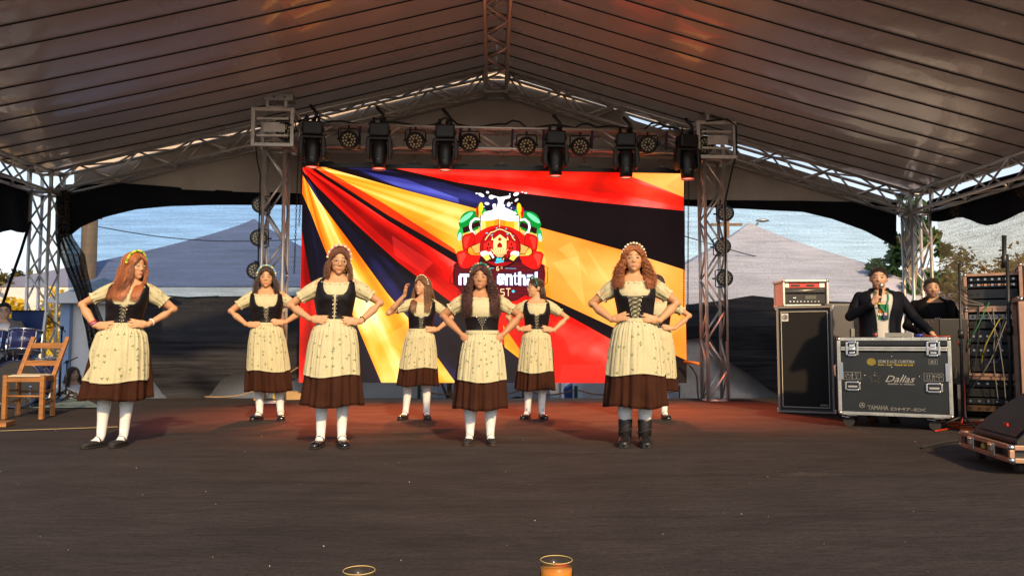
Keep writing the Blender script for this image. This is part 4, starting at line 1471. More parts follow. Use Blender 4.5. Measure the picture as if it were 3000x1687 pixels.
def chain_(mb, pts, rr, n=14):
    mb.tube(pts, rr, n)
    for p, r in zip(pts, rr):
        mb.ball(p, r, n, 8)

def gauss(d, s):
    return math.exp(-((d[0] / s[0]) ** 2 + (d[1] / s[1]) ** 2 + (d[2] / s[2]) ** 2))

EYE = (0.0315, -0.0775, 0.1120)
def head_prims(mb, T, fat=1.0, male=False):
    def B(c, r, n=24, m=16):
        v = Vector(c)
        g = MB().ball((0, 0, 0), r, n, m)
        mb.add([T @ (Vector(q) + v) for q in g.v], g.f)
    B((0, .014, .130), (.075, .092, .088))
    B((0, -.010, .100), (.068 * fat, .078, .078))
    B((0, -.026, .062), (.0565 * fat, .060, .056))
    B((0, -.044, .036), (.034 * fat if not male else .042, .040, .031))
    B((0, -.062, .018), (.021 if not male else .026, .019, .017))
    for s in (-1, 1):
        B((s * .028 * fat, -.047, .085), (.030, .029, .032))           # cheek
        B((s * .075, .012, .098), (.009, .017, .030))                  # ear
        B((s * .0100, -.084, .0790), (.0075, .009, .0065), 10, 8)        # nostril wing
    g = MB().tube([(0, -.079, .116), (0, -.087, .098), (0, -.094, .083)], [.0070, .0080, .0100], 10)
    g.ball((0, -.0935, .083), .0105, 12, 8)
    mb.add([T @ Vector(q) for q in g.v], g.f)

def refine_face(me, Tinv):
    bm = bmesh.new()
    bm.from_mesh(me)
    def inside(v):
        h = Tinv @ v.co
        return .005 < h.z < .155 and h.y < -.035 and abs(h.x) < .062
    ed = [e for e in bm.edges if inside(e.verts[0]) and inside(e.verts[1])]
    bmesh.ops.subdivide_edges(bm, edges=ed, cuts=1, use_grid_fill=True)
    bm.to_mesh(me)
    bm.free()

def sculpt_face(me, Tinv, skin_tint, brow, lip, male=False, stubble=0.0, blush=.06, expr=0.0):
    """displace and tint the vertices round the face; Tinv takes body space to head space"""
    refine_face(me, Tinv)
    n = len(me.vertices)
    co = np.empty(n * 3, np.float32)
    me.vertices.foreach_get('co', co)
    co = co.reshape(-1, 3)
    Tm = np.array(Tinv)
    h = co @ Tm[:3, :3].T + Tm[:3, 3]
    tint = np.tile(np.array(skin_tint, np.float32), (n, 1))
    near = (h[:, 2] > -.02) & (h[:, 1] < .02) & (np.abs(h[:, 0]) < .09) & (h[:, 2] < .25)
    idx = np.nonzero(near)[0]
    p = h[idx]
    def G(c, s):
        return np.exp(-(((p - np.array(c)) / np.array(s)) ** 2).sum(1))
    dy = np.zeros(len(idx))
    for s in (-1, 1):
        dy += .0058 * G((s * .031, -.085, .113), (.017, .05, .0095))
        dy -= .0018 * G((s * .030, -.085, .1315), (.022, .05, .006))
        dy += .001 * G((s * .020, -.085, .060), (.012, .05, .012))
        dy -= .0025 * G((s * .040, -.075, .083), (.018, .05, .012))
    dy -= .0035 * G((0, -.085, .0490), (.020, .05, .0055))
    dy -= .0038 * G((0, -.085, .0400), (.016, .05, .0050))
    dy += .0030 * G((0, -.085, .0300), (.020, .05, .0050))
    dy -= .003 * G((0, -.08, .020), (.014, .04, .010))
    dy += .0020 * G((0, -.085, .0448), (.020, .05, .0018))
    q = p.copy()
    q[:, 1] += dy
    fr = (p[:, 1] < -.03)
    def mixt(w, c):
        nonlocal t
        w = np.clip(w * fr, 0, 1)[:, None]
        t = t * (1 - w) + np.array(c) * w
    t = tint[idx]
    base = np.array(skin_tint)
    for s in (-1, 1):
        mixt(blush * G((s * .040, -.07, .080), (.018, .08, .014)), base * np.array((1.12, .72, .66)))
        x = np.abs(p[:, 0] - 0) if False else p[:, 0] * s
        bz = .1335 + .0035 * np.cos((x - .028) / .02 * 1.3)
        w = 1.15 * np.exp(-((p[:, 2] - bz) / .0042) ** 4) / (1 + np.exp((np.abs(x - .031) - .0195) / .0025))
        mixt(.92 * w, brow)
        lz = .1165 - ((x - .031) / .018) ** 2 * .004
        w = np.exp(-((p[:, 2] - lz) / .0028) ** 2) / (1 + np.exp((np.abs(x - .0315) - .0165) / .0018))
        mixt(.95 * w, np.array(brow) * .5)
        w = np.exp(-((p[:, 2] - .1065) / .0022) ** 2) / (1 + np.exp((np.abs(x - .0315) - .014) / .0018))
        mixt(.35 * w, np.array(brow) * .8)
        mixt(.35 * G((s * .0085, -.10, .0735), (.0045, .02, .0028)), base * .35)
    lw = np.exp(-((p[:, 2] - .0455) / .0078) ** 4) / (1 + np.exp((np.abs(p[:, 0]) - .0205 + (np.abs(p[:, 2] - .0455)) * .9) / .0016))
    mixt(.95 * lw, lip)
    w = np.exp(-((p[:, 2] - .0450) / .0016) ** 2) / (1 + np.exp((np.abs(p[:, 0]) - .021) / .002))
    mixt(.75 * w, np.array(lip) * .35)
    if stubble:
        w = np.clip(G((0, -.05, .030), (.055, .06, .026)) + .9 * np.exp(-((p[:, 2] - .0600) / .006) ** 2) * (np.abs(p[:, 0]) < .028), 0, 1)
        mixt(stubble * w, np.array(brow) * 1.1)
    tint[idx] = t
    Ti = np.linalg.inv(Tm)
    co[idx] = q @ Ti[:3, :3].T + Ti[:3, 3]
    me.vertices.foreach_set('co', co.ravel())
    a = me.color_attributes.new('Tint', 'FLOAT_COLOR', 'POINT')
    arr = np.ones((n, 4), np.float32)
    arr[:, :3] = tint
    a.data.foreach_set('color', arr.ravel())
    me.polygons.foreach_set('use_smooth', [True] * len(me.polygons))
    me.update()

def hand(mb, wrist, aim, normal, size=1.0, curl=.35, spread=.16, thumb_side=1, grip=False, tuck=False):
    """palm and five fingers; aim = direction of the fingers, normal = out of the back of the hand"""
    aim = Vector(aim).normalized()
    nr = Vector(normal)
    nr = (nr - aim * nr.dot(aim)).normalized()
    sd = aim.cross(nr) * thumb_side
    wrist = Vector(wrist)
    s = size
    Mx = Matrix((sd, aim, nr)).transposed().to_4x4()
    k = MB().ball((0, 0, 0), (.037 * s, .048 * s, .0145 * s), 16, 10)
    mb.add([Mx @ Vector(q) + wrist + aim * .046 * s for q in k.v], k.f)
    mb.tube([wrist - aim * .02 * s, wrist + aim * .03 * s], [.0215 * s, .024 * s], 12)
    for i, (o, L, r) in enumerate(((.027, .068, .0082), (.009, .078, .0086), (-.009, .072, .0082), (-.026, .056, .0073))):
        a = wrist + aim * .080 * s + sd * o * s
        fan = (o / .027) * spread
        d = (aim + sd * fan).normalized()
        c1 = curl * (1 + .12 * i)
        p = [a - d * .02 * s, a]
        cc = 0.0
        for seg, fr in enumerate((.42, .32, .26)):
            cc += c1 * (.5, 1.0, .8)[seg] if not grip else (1.2, 1.4, .9)[seg]
            dd = d * cos(cc) - nr * sin(cc)
            p.append(p[-1] + dd * L * fr * s)
        chain_(mb, p, [r * s * q for q in (1.05, 1.05, 1.0, .92, .75)], 10)
    tb = wrist + aim * .022 * s + sd * .022 * s - nr * .004 * s
    td = (aim * .62 + sd * .75 - nr * (.25 if not grip else .9)).normalized()
    if tuck:
        td = (aim * .85 + sd * .35 - nr * .45).normalized()
        tb = tb - sd * .008 * s
    t1 = tb + td * .036 * s
    td2 = (aim * .9 + sd * (.35 if not tuck else .0) - nr * (.2 if not grip else .8)).normalized()
    chain_(mb, [tb, t1, t1 + td2 * .028 * s, t1 + td2 * .05 * s], [.0125 * s, .0105 * s, .0095 * s, .0075 * s], 10)

M['skin'] = mat('skin', (1, 1, 1), .5, spec=.35, tint=True, bump=.05, bscale=300, bdist=.001)
M['eye_white'] = mat('eye_white', (.45, .40, .35), .3)
M['iris'] = mat('iris', (.02, .012, .008), .15)
M['cream'] = mat('cream_cotton', (.48, .445, .28), .85, spec=.15, var=.06, vscale=20, bump=.25, bscale=30, bdist=.01, sheen=.1)
M['brown'] = mat('brown_wool', (.038, .013, .007), .85, spec=.12, var=.15, vscale=12, bump=.2, bscale=40, bdist=.005)
M['bodice'] = mat('black_bodice', (.006, .0045, .006), .50, spec=.28, var=.2, vscale=10, bump=.35, bscale=12, bdist=.02)
M['sock'] = mat('white_sock', (.74, .73, .72), .8, bump=.4, bscale=120, bdist=.003)
M['patent'] = mat('black_patent_leather', (.010, .009, .010), .18, coat=.5)
M['matte_shoe'] = mat('black_suede', (.014, .012, .012), .75)
M['leather'] = mat('black_leather', (.012, .011, .011), .35, bump=.4, bscale=35, bdist=.01)
M['sole'] = mat('brown_sole', (.06, .03, .015), .7)
M['lace'] = mat('black_lace', (.01, .01, .01), .6)
M['silver'] = mat('silver_hook', (.75, .72, .66), .2, 1.0)
M['gold_wire'] = mat('thin_wire_frame', (.5, .35, .2), .3, 1.0)

# apron cotton with scattered green sprigs
def apron_mat():
    m = mat('apron_cotton', (.48, .445, .28), .85, spec=.15, var=.05, vscale=14, bump=.7, bscale=9, bdist=.018, stretch=(1.6, 1.6, .45))
    t = m.node_tree
    p = t.nodes['Principled BSDF']
    base = p.inputs['Base Color'].links[0].from_socket
    at = t.nodes.new('ShaderNodeAttribute')
    at.attribute_name = 'UVc'
    last = base
    for sc, col, r, mn in ((15.0, (.06, .13, .04), .22, .50), (21.0, (.28, .24, .05), .13, .55)):
        v = t.nodes.new('ShaderNodeTexVoronoi')
        v.voronoi_dimensions = '2D'
        v.inputs['Scale'].default_value = sc
        t.links.new(at.outputs['Vector'], v.inputs['Vector'])
        # petal outline: distance modulated by angle round the cell point
        vd = t.nodes.new('ShaderNodeVectorMath')
        vd.operation = 'SUBTRACT'
        mp_ = t.nodes.new('ShaderNodeVectorMath')
        mp_.operation = 'SCALE'
        mp_.inputs['Scale'].default_value = 1.0
        t.links.new(at.outputs['Vector'], mp_.inputs[0])
        t.links.new(mp_.outputs[0], vd.inputs[0])
        t.links.new(v.outputs['Position'], vd.inputs[1])
        sx = t.nodes.new('ShaderNodeSeparateXYZ')
        t.links.new(vd.outputs[0], sx.inputs[0])
        an = t.nodes.new('ShaderNodeMath')
        an.operation = 'ARCTAN2'
        t.links.new(sx.outputs[1], an.inputs[0])
        t.links.new(sx.outputs[0], an.inputs[1])
        m3 = t.nodes.new('ShaderNodeMath')
        m3.operation = 'MULTIPLY_ADD'
        m3.inputs[1].default_value = 3.0
        sr = t.nodes.new('ShaderNodeSeparateColor')
        t.links.new(v.outputs['Color'], sr.inputs[0])
        rr = t.nodes.new('ShaderNodeMath')
        rr.operation = 'MULTIPLY'
        rr.inputs[1].default_value = 6.0
        t.links.new(sr.outputs[1], rr.inputs[0])
        t.links.new(an.outputs[0], m3.inputs[0])
        t.links.new(rr.outputs[0], m3.inputs[2])
        cs = t.nodes.new('ShaderNodeMath')
        cs.operation = 'COSINE'
        t.links.new(m3.outputs[0], cs.inputs[0])
        mr = t.nodes.new('ShaderNodeMapRange')
        mr.inputs['From Min'].default_value = -1
        mr.inputs['To Min'].default_value = r * .25
        mr.inputs['To Max'].default_value = r
        t.links.new(cs.outputs[0], mr.inputs['Value'])
        lt = t.nodes.new('ShaderNodeMath')
        lt.operation = 'LESS_THAN'
        t.links.new(v.outputs['Distance'], lt.inputs[0])
        t.links.new(mr.outputs[0], lt.inputs[1])
        gt = t.nodes.new('ShaderNodeMath')
        gt.operation = 'GREATER_THAN'
        gt.inputs[1].default_value = mn
        t.links.new(sr.outputs[0], gt.inputs[0])
        ml = t.nodes.new('ShaderNodeMath')
        ml.operation = 'MULTIPLY'
        t.links.new(lt.outputs[0], ml.inputs[0])
        t.links.new(gt.outputs[0], ml.inputs[1])
        ms_ = t.nodes.new('ShaderNodeMath')
        ms_.operation = 'MULTIPLY'
        ms_.inputs[1].default_value = .85
        t.links.new(ml.outputs[0], ms_.inputs[0])
        mx = t.nodes.new('ShaderNodeMix')
        mx.data_type = 'RGBA'
        mx.inputs[7].default_value = (*col, 1)
        t.links.new(ms_.outputs[0], mx.inputs[0])
        t.links.new(last, mx.inputs[6])
        last = mx.outputs[2]
    t.links.new(last, p.inputs['Base Color'])
    return m
M['apron'] = apron_mat()

def hair_mat(name, col):
    m = mat(name, col, .42, spec=.5, tint=True, sheen=.15)
    t = m.node_tree
    return m

def head_matrix(yaw, pitch=0, roll=0, z=1.385, fwd=0.0, x=0.0):
    """head space has its origin at the chin line; the pivot sits in the neck"""
    R = Euler((pitch, roll, yaw), 'XYZ').to_matrix().to_4x4()
    piv = Matrix.Translation((0, .02, .0))
    return Matrix.Translation((x, fwd, z)) @ piv @ R @ piv.inverted()

def make_hair(name, T, mt, parent, warp, length=.32, n=230, curl=0.0, vol=1.0, face_gap=48, spread=1.0, fringe=0, seed=1, gx=1.0, part_x=0.0,
              back_only=False, wave=.006, thick=.0055, front_len=None, low_front=-.12, male=False, period=.055, inward=0.0):
    r_ = random.Random(seed)
    g = MB()
    # scalp cap
    gc = MB()
    def cap(a, b):
        th = 2 * pi * a                     # azimuth, 0 = front
        el = b * radians(128)
        hl = 1.0
        fr = max(0, cos(th))
        lim = radians(128) - fr ** 1.2 * radians(66)          # hairline higher at the front
        e = b * lim
        v = Vector((sin(th) * sin(e) * .0795, .014 - cos(th) * sin(e) * .0985, .130 + cos(e) * .0945))
        return T @ v
    gc.col = (.85, .85, .85)
    gc.grid(cap, 36, 14, closed=True)
    g.v, g.f = gc.v, gc.f
    g.c = list(gc.c)
    n = int(n * 1.35)
    thick = thick * .78
    Ti = T.inverted()
    def settle(p, back):
        """keep a strand point outside the torso and shoulders"""
        if p.z < 1.37:
            rx, ry, cy = torso_ring(max(p.z, .9), gx, male)
            off = .026
            X, Yq = p.x / (rx + off + .012), (p.y - cy) / (ry + off)
            q = sqrt(X * X + Yq * Yq)
            if q < 1:
                yy = (ry + off) * sqrt(max(0, 1 - X * X))
                t_ = min(1, (1.37 - p.z) / .04)
                ty = cy + (yy if back else -yy)
                p.y = p.y * (1 - t_) + ty * t_
        return p
    for i in range(n):
        isf = i < fringe
        if isf:
            ph = radians(r_.uniform(-48, 48))
        else:
            ph = radians(r_.uniform(face_gap, 360 - face_gap))
            if not back_only and r_.random() < .45:      # more strands framing the face
                ph = radians(r_.uniform(face_gap, 95)) * r_.choice((1, -1))
        phn = (ph + pi) % (2 * pi) - pi
        back = abs(phn) > radians(92)
        lay_ = r_.uniform(0, 1) if i % 9 else r_.uniform(1.0, 1.35)
        rad_k = 1.0 + .10 * vol * lay_
        k = r_.uniform(.45, 1.45)
        g.col = (k, k * r_.uniform(.9, 1.05), k * r_.uniform(.8, 1.05))
        ln = length * r_.uniform(.86, 1.06)
        if front_len and not back:
            ln = front_len * r_.uniform(.86, 1.06)
        pts, rr = [], []
        e_end = radians(100 if not isf else 62)
        ns = 7
        cph = r_.uniform(0, 6.28)
        cs_ = r_.choice((-1, 1))
        amp0 = curl * r_.uniform(.7, 1.2)
        s0 = radians(r_.uniform(2, 14))
        L = 0
        last = None
        base = []
        if isf:
            er, ep = radians(r_.uniform(0, 30)), 0.0
        elif not back and not back_only:
            er, ep = radians(r_.uniform(0, 58)), 0.0
        elif back_only:
            er, ep = radians(r_.uniform(20, 66)), phn * .35
        else:
            er, ep = radians(r_.uniform(0, 12)), phn
        d0 = Vector((sin(ep) * sin(er), -cos(ep) * sin(er), cos(er)))
        d1 = Vector((sin(phn) * sin(e_end), -cos(phn) * sin(e_end), cos(e_end)))
        om = max(1e-3, d0.angle(d1))
        for j in range(ns + 1):
            q = j / ns
            dd = (d0 * sin((1 - q) * om) + d1 * sin(q * om)) / sin(om)
            lift = 1 + (.035 * vol * lay_ * q) + (.02 * sin(pi * q) * vol)
            rk = 1 + (rad_k - 1) * q
            v = Vector((dd.x * .0815 * lift * rk + part_x * (1 - q), .014 + dd.y * .1000 * lift * rk, .130 + dd.z * (.0965 + .004 * lay_) * lift))
            base.append(T @ v)
        if not isf:
            end = base[-1]
            hc = T @ Vector((0, .014, .1))
            out_ = Vector((end.x - hc.x, end.y - hc.y, 0)).normalized()
            m_ = max(5, int(ln / (.022 if curl else .035)))
            for j in range(1, m_ + 1):
                q = j / m_
                flare = spread * (.045 * q + .015 * sin(pi * q)) * (1 if not curl else 1.5)
                sw = wave * sin(q * 9 + cph)
                p = end + out_ * flare * (.4 + .8 * lay_) + Vector((sw, sw * .6, -ln * q))
                if not back:
                    p.x -= inward * q * (.4 + lay_)
                base.append(settle(p, back))
        if curl:
            fine, acc = [base[0]], 0.0
            for a0_, b0_ in zip(base[:-1], base[1:]):
                k_ = max(1, int(round((b0_ - a0_).length / .0070)))
                fine += [a0_.lerp(b0_, (q_ + 1) / k_) for q_ in range(k_)]
            base = fine
        m_ = len(base)
        for j, p in enumerate(base):
            q = j / (m_ - 1)
            if curl:
                j0_ = j
                a_ = cph + cs_ * j * .0070 / period * 2 * pi
                am = amp0 * min(1, q * 2.2)
                p = p + Vector((cos(a_), sin(a_), .35 * sin(a_ * .7))) * am
            pts.append(p)
            rr.append(thick * (1 if i % 9 else .45) * (1 - .75 * q ** 2) * (1 if not isf else .8))
        g.tube(pts, rr, 3, cap=False, sx=1.5)
    return part(name, g, mt, parent, smooth=True, warp=warp)

def flower_band(parent, T, cols, warp, n=15, r=.0125, rise=0.0):
    gB = MB()
    pts = []
    for k in range(13):
        a = radians(-100 + 200 * k / 12)
        pts.append(T @ Vector((sin(a) * .090, -.012 - rise - .020 * cos(a), .130 + cos(a) * .104)))
    gB.tube(pts, .006, 6)
    band = part('headband', gB, M['lace'], parent, smooth=True, warp=warp)
    r_ = random.Random(3)
    meshes = []
    for ci, c in enumerate(cols):
        for vv in range(1):
            meshes.append(c)
    for k in range(n):
        a = radians(-88 + 176 * k / (n - 1))
        c = T @ Vector((sin(a) * .094, -.014 - rise - .020 * cos(a), .130 + cos(a) * .109))
        g = MB()
        for q in range(5):
            b = q * 2 * pi / 5
            g.ball(c + Vector((cos(b) * r * .55, 0, sin(b) * r * .55)), (r * .55, r * .7, r * .55), 8, 5)
        g.ball(c + Vector((0, -r * .4, 0)), r * .45, 8, 5)
        part('flower', g, cols[k % len(cols)], band, smooth=True, warp=warp)

def flat_mat(name, col, rough=.8):
    if name in bpy.data.materials:
        return bpy.data.materials[name]
    return mat(name, col, rough, spec=.15, bump=.2, bscale=25, bdist=.006)

def dancer(label, px_feet, py_feet, py_top, px_torso=None, px_head=None, yaw=0.0, head=(0, 0, 0), gx=1.0, skin=(.56, .36, .24), hair=None, hcol=(.05, .02, .01),
           band=None, lacing='hooks', neck=1.19, arms=None, feet='patent', foot_yaw=(14, -10), stance=.078, seed=1, voxel=.0062, glasses=False, fat=1.0,
           brow=None, lip=(.46, .13, .10), apron_tuck=0.0, apron_w=76, extra=None, hem=.37, ah=.525, hem_r=.26, Ypos=None, armf=1.0):
    p0 = FL(px_feet, py_feet) if Ypos is None else P(px_feet, py_feet, Ypos)
    p0.z = 0
    base = Vector((p0.x, p0.y, 0))
    Hm = P(px_feet, py_top, p0.y).z
    sc = Hm / 1.615
    root = thing('person', label, 'person', base, group='dancers in matching dirndl costumes on the stage')
    R = Matrix.Rotation(yaw, 4, 'Z')
    lean_t = (P(px_torso, 900, p0.y).x - p0.x) if px_torso else 0.0
    lean_h = (P(px_head, 900, p0.y).x - p0.x) if px_head else lean_t
    def warp(v):
        v = R @ v
        v = v * sc
        z = v.z / Hm
        v.x += lean_t * min(1, max(0, z / .60)) + (lean_h - lean_t) * min(1, max(0, (z - .62) / .24))
        return v
    T = head_matrix(head[0], head[1], head[2])
    brow = brow or tuple(c * .9 for c in hcol)
    # ---------------- body
    b = MB()
    rings = []
    NB = 28
    zs = TZ
    vs = []
    for z in zs:
        for k in range(NB):
            vs.append(tp(z, 2 * pi * k / NB, 0, gx if z < 1.36 else 1.0))
    fs = [(i * NB + k, i * NB + (k + 1) % NB, (i + 1) * NB + (k + 1) % NB, (i + 1) * NB + k) for i in range(len(zs) - 1) for k in range(NB)]
    fs += [tuple(reversed(range(NB))), tuple((len(zs) - 1) * NB + k for k in range(NB))]
    b.add(vs, fs)
    ga = (.6 + .4 * gx) * armf
    sh = (.136 * gx + .006, .006, 1.300)
    default = dict(ts=-1, e=(.348, .045, 1.150), w=(.198, -.070, 1.003), aim=(-.92, -.36, .14), nrm=(.30, -.93, .15))
    A = [dict(default), dict(default)]
    if arms:
        for i in (0, 1):
            if arms[i]:
                A[i].update(arms[i])
    elbows = []
    rj = random.Random(seed * 7 + 1)
    for i, s in enumerate((-1, 1)):
        a = A[i]
        if not (arms and arms[i]):
            jx, jz = rj.uniform(-.016, .014), rj.uniform(-.022, .018)
            a['e'] = (a['e'][0] + jx, a['e'][1] + rj.uniform(-.03, .03), a['e'][2] + jz)
            a['w'] = (a['w'][0] + rj.uniform(-.012, .006), a['w'][1], a['w'][2] + rj.uniform(-.014, .014))
            a['aim'] = (a['aim'][0], a['aim'][1], a['aim'][2] + rj.uniform(-.22, .10))
        S_ = Vector((sh[0] * s, sh[1], sh[2]))
        E_ = Vector((a['e'][0] * s, a['e'][1], a['e'][2]))
        W_ = Vector((a['w'][0] * s, a['w'][1], a['w'][2]))
        mid = E_.lerp(W_, .35) + Vector((0, 0, -.004))
        chain_(b, [S_, S_.lerp(E_, .5), E_, mid, W_], [.047 * ga, .043 * ga, .034 * ga, .036 * ga, .0215 * (.7 + .3 * ga)], 16)
        aim = Vector((a['aim'][0] * s, a['aim'][1], a['aim'][2]))
        nr = Vector((a['nrm'][0] * s, a['nrm'][1], a['nrm'][2]))
        hand(b, W_, aim, nr, 1.0, curl=a.get('curl', .16), spread=a.get('spread', .15), thumb_side=(-1 if s == 1 else 1) * a.get('ts', 1), tuck=a.get('tuck', True))
        elbows.append((S_, E_, W_))
    legs = []
    for i, s in enumerate((-1, 1)):
        fy = radians(foot_yaw[i]) * 1
        hip = Vector((.088 * s * gx, .005, .80))
        knee = Vector((.5 * (.088 * gx + stance) * s, -.004, .44))
        ank = Vector((stance * s, .022, .085))
        calf = knee.lerp(ank, .28) + Vector((0, .012, 0))
        chain_(b, [hip, knee, calf, ank], [.085, .050, .045 * ga, .025], 16)
        d = Vector((-sin(fy) * 1.0, -cos(fy), 0)) if False else Vector((sin(fy), -cos(fy), 0))
        hl = Vector((ank.x, ank.y, .034)) - d * .02
        chain_(b, [Vector((ank.x, ank.y, .06)), hl + d * .07 + Vector((0, 0, .008)), hl + d * .13 + Vector((0, 0, -.014))], [.026, .024, .015], 12)
        legs.append((knee, calf, ank, d))
    head_prims(b, T, fat)
    me = remesh(b, voxel, 4)
    st = skin
    sculpt_face(me, T.inverted(), st, brow, lip)
    me.vertices.foreach_get
    for v in me.vertices:
        v.co = warp(v.co)
    part('body', me, M['skin'], root)
    # ---------------- eyes
    for s in (-1, 1):
        c = T @ Vector((s * EYE[0], EYE[1], EYE[2]))
        g = MB().ball(c, (.0130, .0100, .0060), 14, 8)
        e_ = part('eye', g, M['eye_white'], root, smooth=True, warp=warp)
        c2_ = T @ Vector((s * EYE[0], EYE[1] - .0072, EYE[2] + .0006))
        part('iris', MB().ball(c2_, (.0062, .0032, .0054), 10, 6), M['iris'], e_, smooth=True, warp=warp)
    # ---------------- blouse
    def bl(a, bb):
        th = 2 * pi * a
        x = sin(th)
        zt = 1.296 + .044 * x ** 4 + (.02 if cos(th) < 0 else 0) * (1 - x * x)
        z = .985 + (zt - .985) * bb
        p = tp(z, th, .010 + .004 * sin(th * 22) * max(0, bb - .75) * 2, gx)
        return p
    g = MB().grid(bl, 90, 22, closed=True)
    br = part('blouse', g, M['cream'], root, smooth=True, warp=warp, solid=.003)
    def ruf(a, bb):
        th = 2 * pi * a
        x = sin(th)
        zt = 1.290 + .044 * x ** 4 + (.02 if cos(th) < 0 else 0) * (1 - x * x) + .018 * bb
        return tp(zt, th, .013 + (.007 * sin(th * 26 + seed) + .004 * sin(th * 41)) * (bb * .8 + .2), gx) + Vector((0, 0, .003 * sin(th * 17)))
    part('neck_ruffle', MB().grid(ruf, 160, 4, closed=True), M['cream'], br, smooth=True, warp=warp, solid=.002)
    for (S_, E_, W_) in elbows:
        u = E_ - S_
        L = u.length
        ud = u.normalized()
        s = 1 if S_.x > 0 else -1
        g = MB()
        n1 = 36
        r_ = random.Random(seed + s)
        q1 = r_.uniform(0, 6)
        def slv(a, bb):
            th = 2 * pi * a
            t_ = bb
            rad = spl(t_, [0, .12, .35, .6, .82, .9, 1.0], [.052, .059, .062, .062, .052, .048, .054]) * (.55 + .45 * ga)
            rad *= 1 + .05 * sin(th * 5 + q1 + t_ * 3) * (.3 + t_) + (.035 * sin(th * 11 + q1 * 2 + t_ * 2) + .025 * sin(th * 19 + q1 + t_ * 5)) * (.5 + abs(t_ - .45)) + (.07 * sin(th * 13) if t_ > .93 else 0)
            c = S_ + Vector((-s * .045, 0, .012)) * (1 - t_) + ud * (L * .66 * t_)
            side = ud.cross(Vector((0, 1, 0))).normalized()
            fw = side.cross(ud)
            return c + side * (cos(th) * rad) + fw * (sin(th) * rad * .88)
        n1 = 72
        g.grid(slv, n1, 22, closed=True)
        me = mesh_of('sleeve', g, True, warp)
        at = me.attributes.new('UVc', 'FLOAT_VECTOR', 'POINT')
        arr = np.zeros((len(g.v), 3), np.float32)
        jj = np.arange(len(g.v))
        arr[:, 0] = np.abs((jj % n1) / n1 - .5) * .8 + seed * 2.1 + s
        arr[:, 1] = (jj // n1) / 21 * .17 + seed * 1.9
        at.data.foreach_set('vector', arr.ravel())
        part('sleeve', me, M['apron'], root, solid=.003)
    # ---------------- bodice
    zb = .992
    gap0 = {'hooks': .004, 'wide': .046, 'narrow': .018, 'vee': .030}[lacing]
    def gap_at(z):
        q = max(0, min(1, (z - zb) / (neck - zb)))
        if lacing == 'vee':
            return .003 + max(0, q - .45) / .55 * .040
        if lacing == 'wide':
            return .020 + gap0 * .62 * q
        return .004 + gap0 * q
    def ztop(x_abs, th):
        # U-shaped neckline, straps over the shoulder, cut away under the arm
        if cos(th) > 0:
            return spl(x_abs, [0, .05, .074, .085, .092, .118, .126, .140, .16], [neck, neck + .003, neck + .03, 1.28, 1.345, 1.345, 1.30, 1.245, 1.225])
        return spl(x_abs, [0, .05, .080, .092, .118, .128, .145, .16], [1.27, 1.28, 1.31, 1.345, 1.345, 1.30, 1.245, 1.225])
    for half in (-1, 1):
        def bod(a, bb):
            th = a * pi
            rx, ry, cy = torso_ring(1.2, gx)
            x_abs = abs(sin(th)) * rx / gx
            zt = ztop(x_abs, th)
            z = zb + (zt - zb) * bb
            g0 = gap_at(z)
            th0 = math.asin(min(.9, g0 / (torso_ring(min(z, 1.3), gx)[0])))
            th2 = th0 + (pi - th0) * a
            p = tp(z, th2, .0165 + (.0015 if bb < 1 else -.002), gx)
            p.y += .002 * sin(z * 60 + th * 5) * (1 if cos(th) > 0 else 0)
            p.x *= half
            return p
        g = MB().grid(bod, 60, 30, flip=(half < 0))
        part('bodice', g, M['bodice'], root, smooth=True, warp=warp, solid=.004)
    g = MB()
    gh = MB()
    nl = {'hooks': 7, 'wide': 6, 'narrow': 6, 'vee': 4}[lacing]
    z0_, z1_ = (zb + .012, neck - .012) if lacing != 'vee' else (zb + .07, neck - .008)
    zz_ = [z0_ + (z1_ - z0_) * i / (nl - 1) for i in range(nl)]
    for i, z in enumerate(zz_):
        for s in (-1, 1):
            x = gap_at(z) + (.007 if lacing != 'hooks' else .008)
            gh.ball((s * x, front_y(x, z, .021, gx), z), (.0052, .004, .0045), 8, 6)
        if i < nl - 1 and lacing != 'hooks':
            for s in (-1, 1):
                x0, x1 = gap_at(z) + .004, gap_at(zz_[i + 1]) + .004
                g.tube([(s * x0, front_y(x0, z, .022, gx), z), (0, front_y(0, (z + zz_[i + 1]) / 2, .024, gx), (z + zz_[i + 1]) / 2), (-s * x1, front_y(x1, zz_[i + 1], .022, gx), zz_[i + 1])], .0030, 6)
    if lacing in ('wide', 'vee'):
        x = gap_at(z1_) + .006
        g.tube([(-x, front_y(x, z1_ + .006, .022, gx), z1_ + .006), (0, front_y(0, z1_ + .006, .024, gx), z1_ + .006), (x, front_y(x, z1_ + .006, .022, gx), z1_ + .006)], .003, 6)
    if g.v:
        part('lacing', g, M['lace'], root, smooth=True, warp=warp)
    part('hooks', gh, M['silver'], root, smooth=True, warp=warp, kind='stuff')
    # ---------------- skirt and apron
    hr = hem_r - .026
    wr = .131 * (.3 + .7 * gx)
    def sk_r(z):
        return (spl(z, [hem, .62, .80, .92, .975, 1.0], [hr, hr * .915, hr * .83, hr * .72, wr * 1.12, wr]), spl(z, [hem, .62, .80, .92, .975, 1.0], [hr * .92, hr * .84, hr * .74, .155, .114, .103]))
    r_ = random.Random(seed)
    fa = [r_.uniform(0, 6.28) for _ in range(5)]
    def folds_(th, z):
        q = max(0, (1.0 - z) / (1.0 - hem))
        return (.013 * sin(th * 9 + fa[0] + sin(z * 7 + fa[3]) * .5) + .010 * sin(th * 14 + fa[1]) + .006 * sin(th * 23 + fa[2])) * q ** 1.1 + .0015 * sin(th * 44 + fa[3]) * (1 - q)
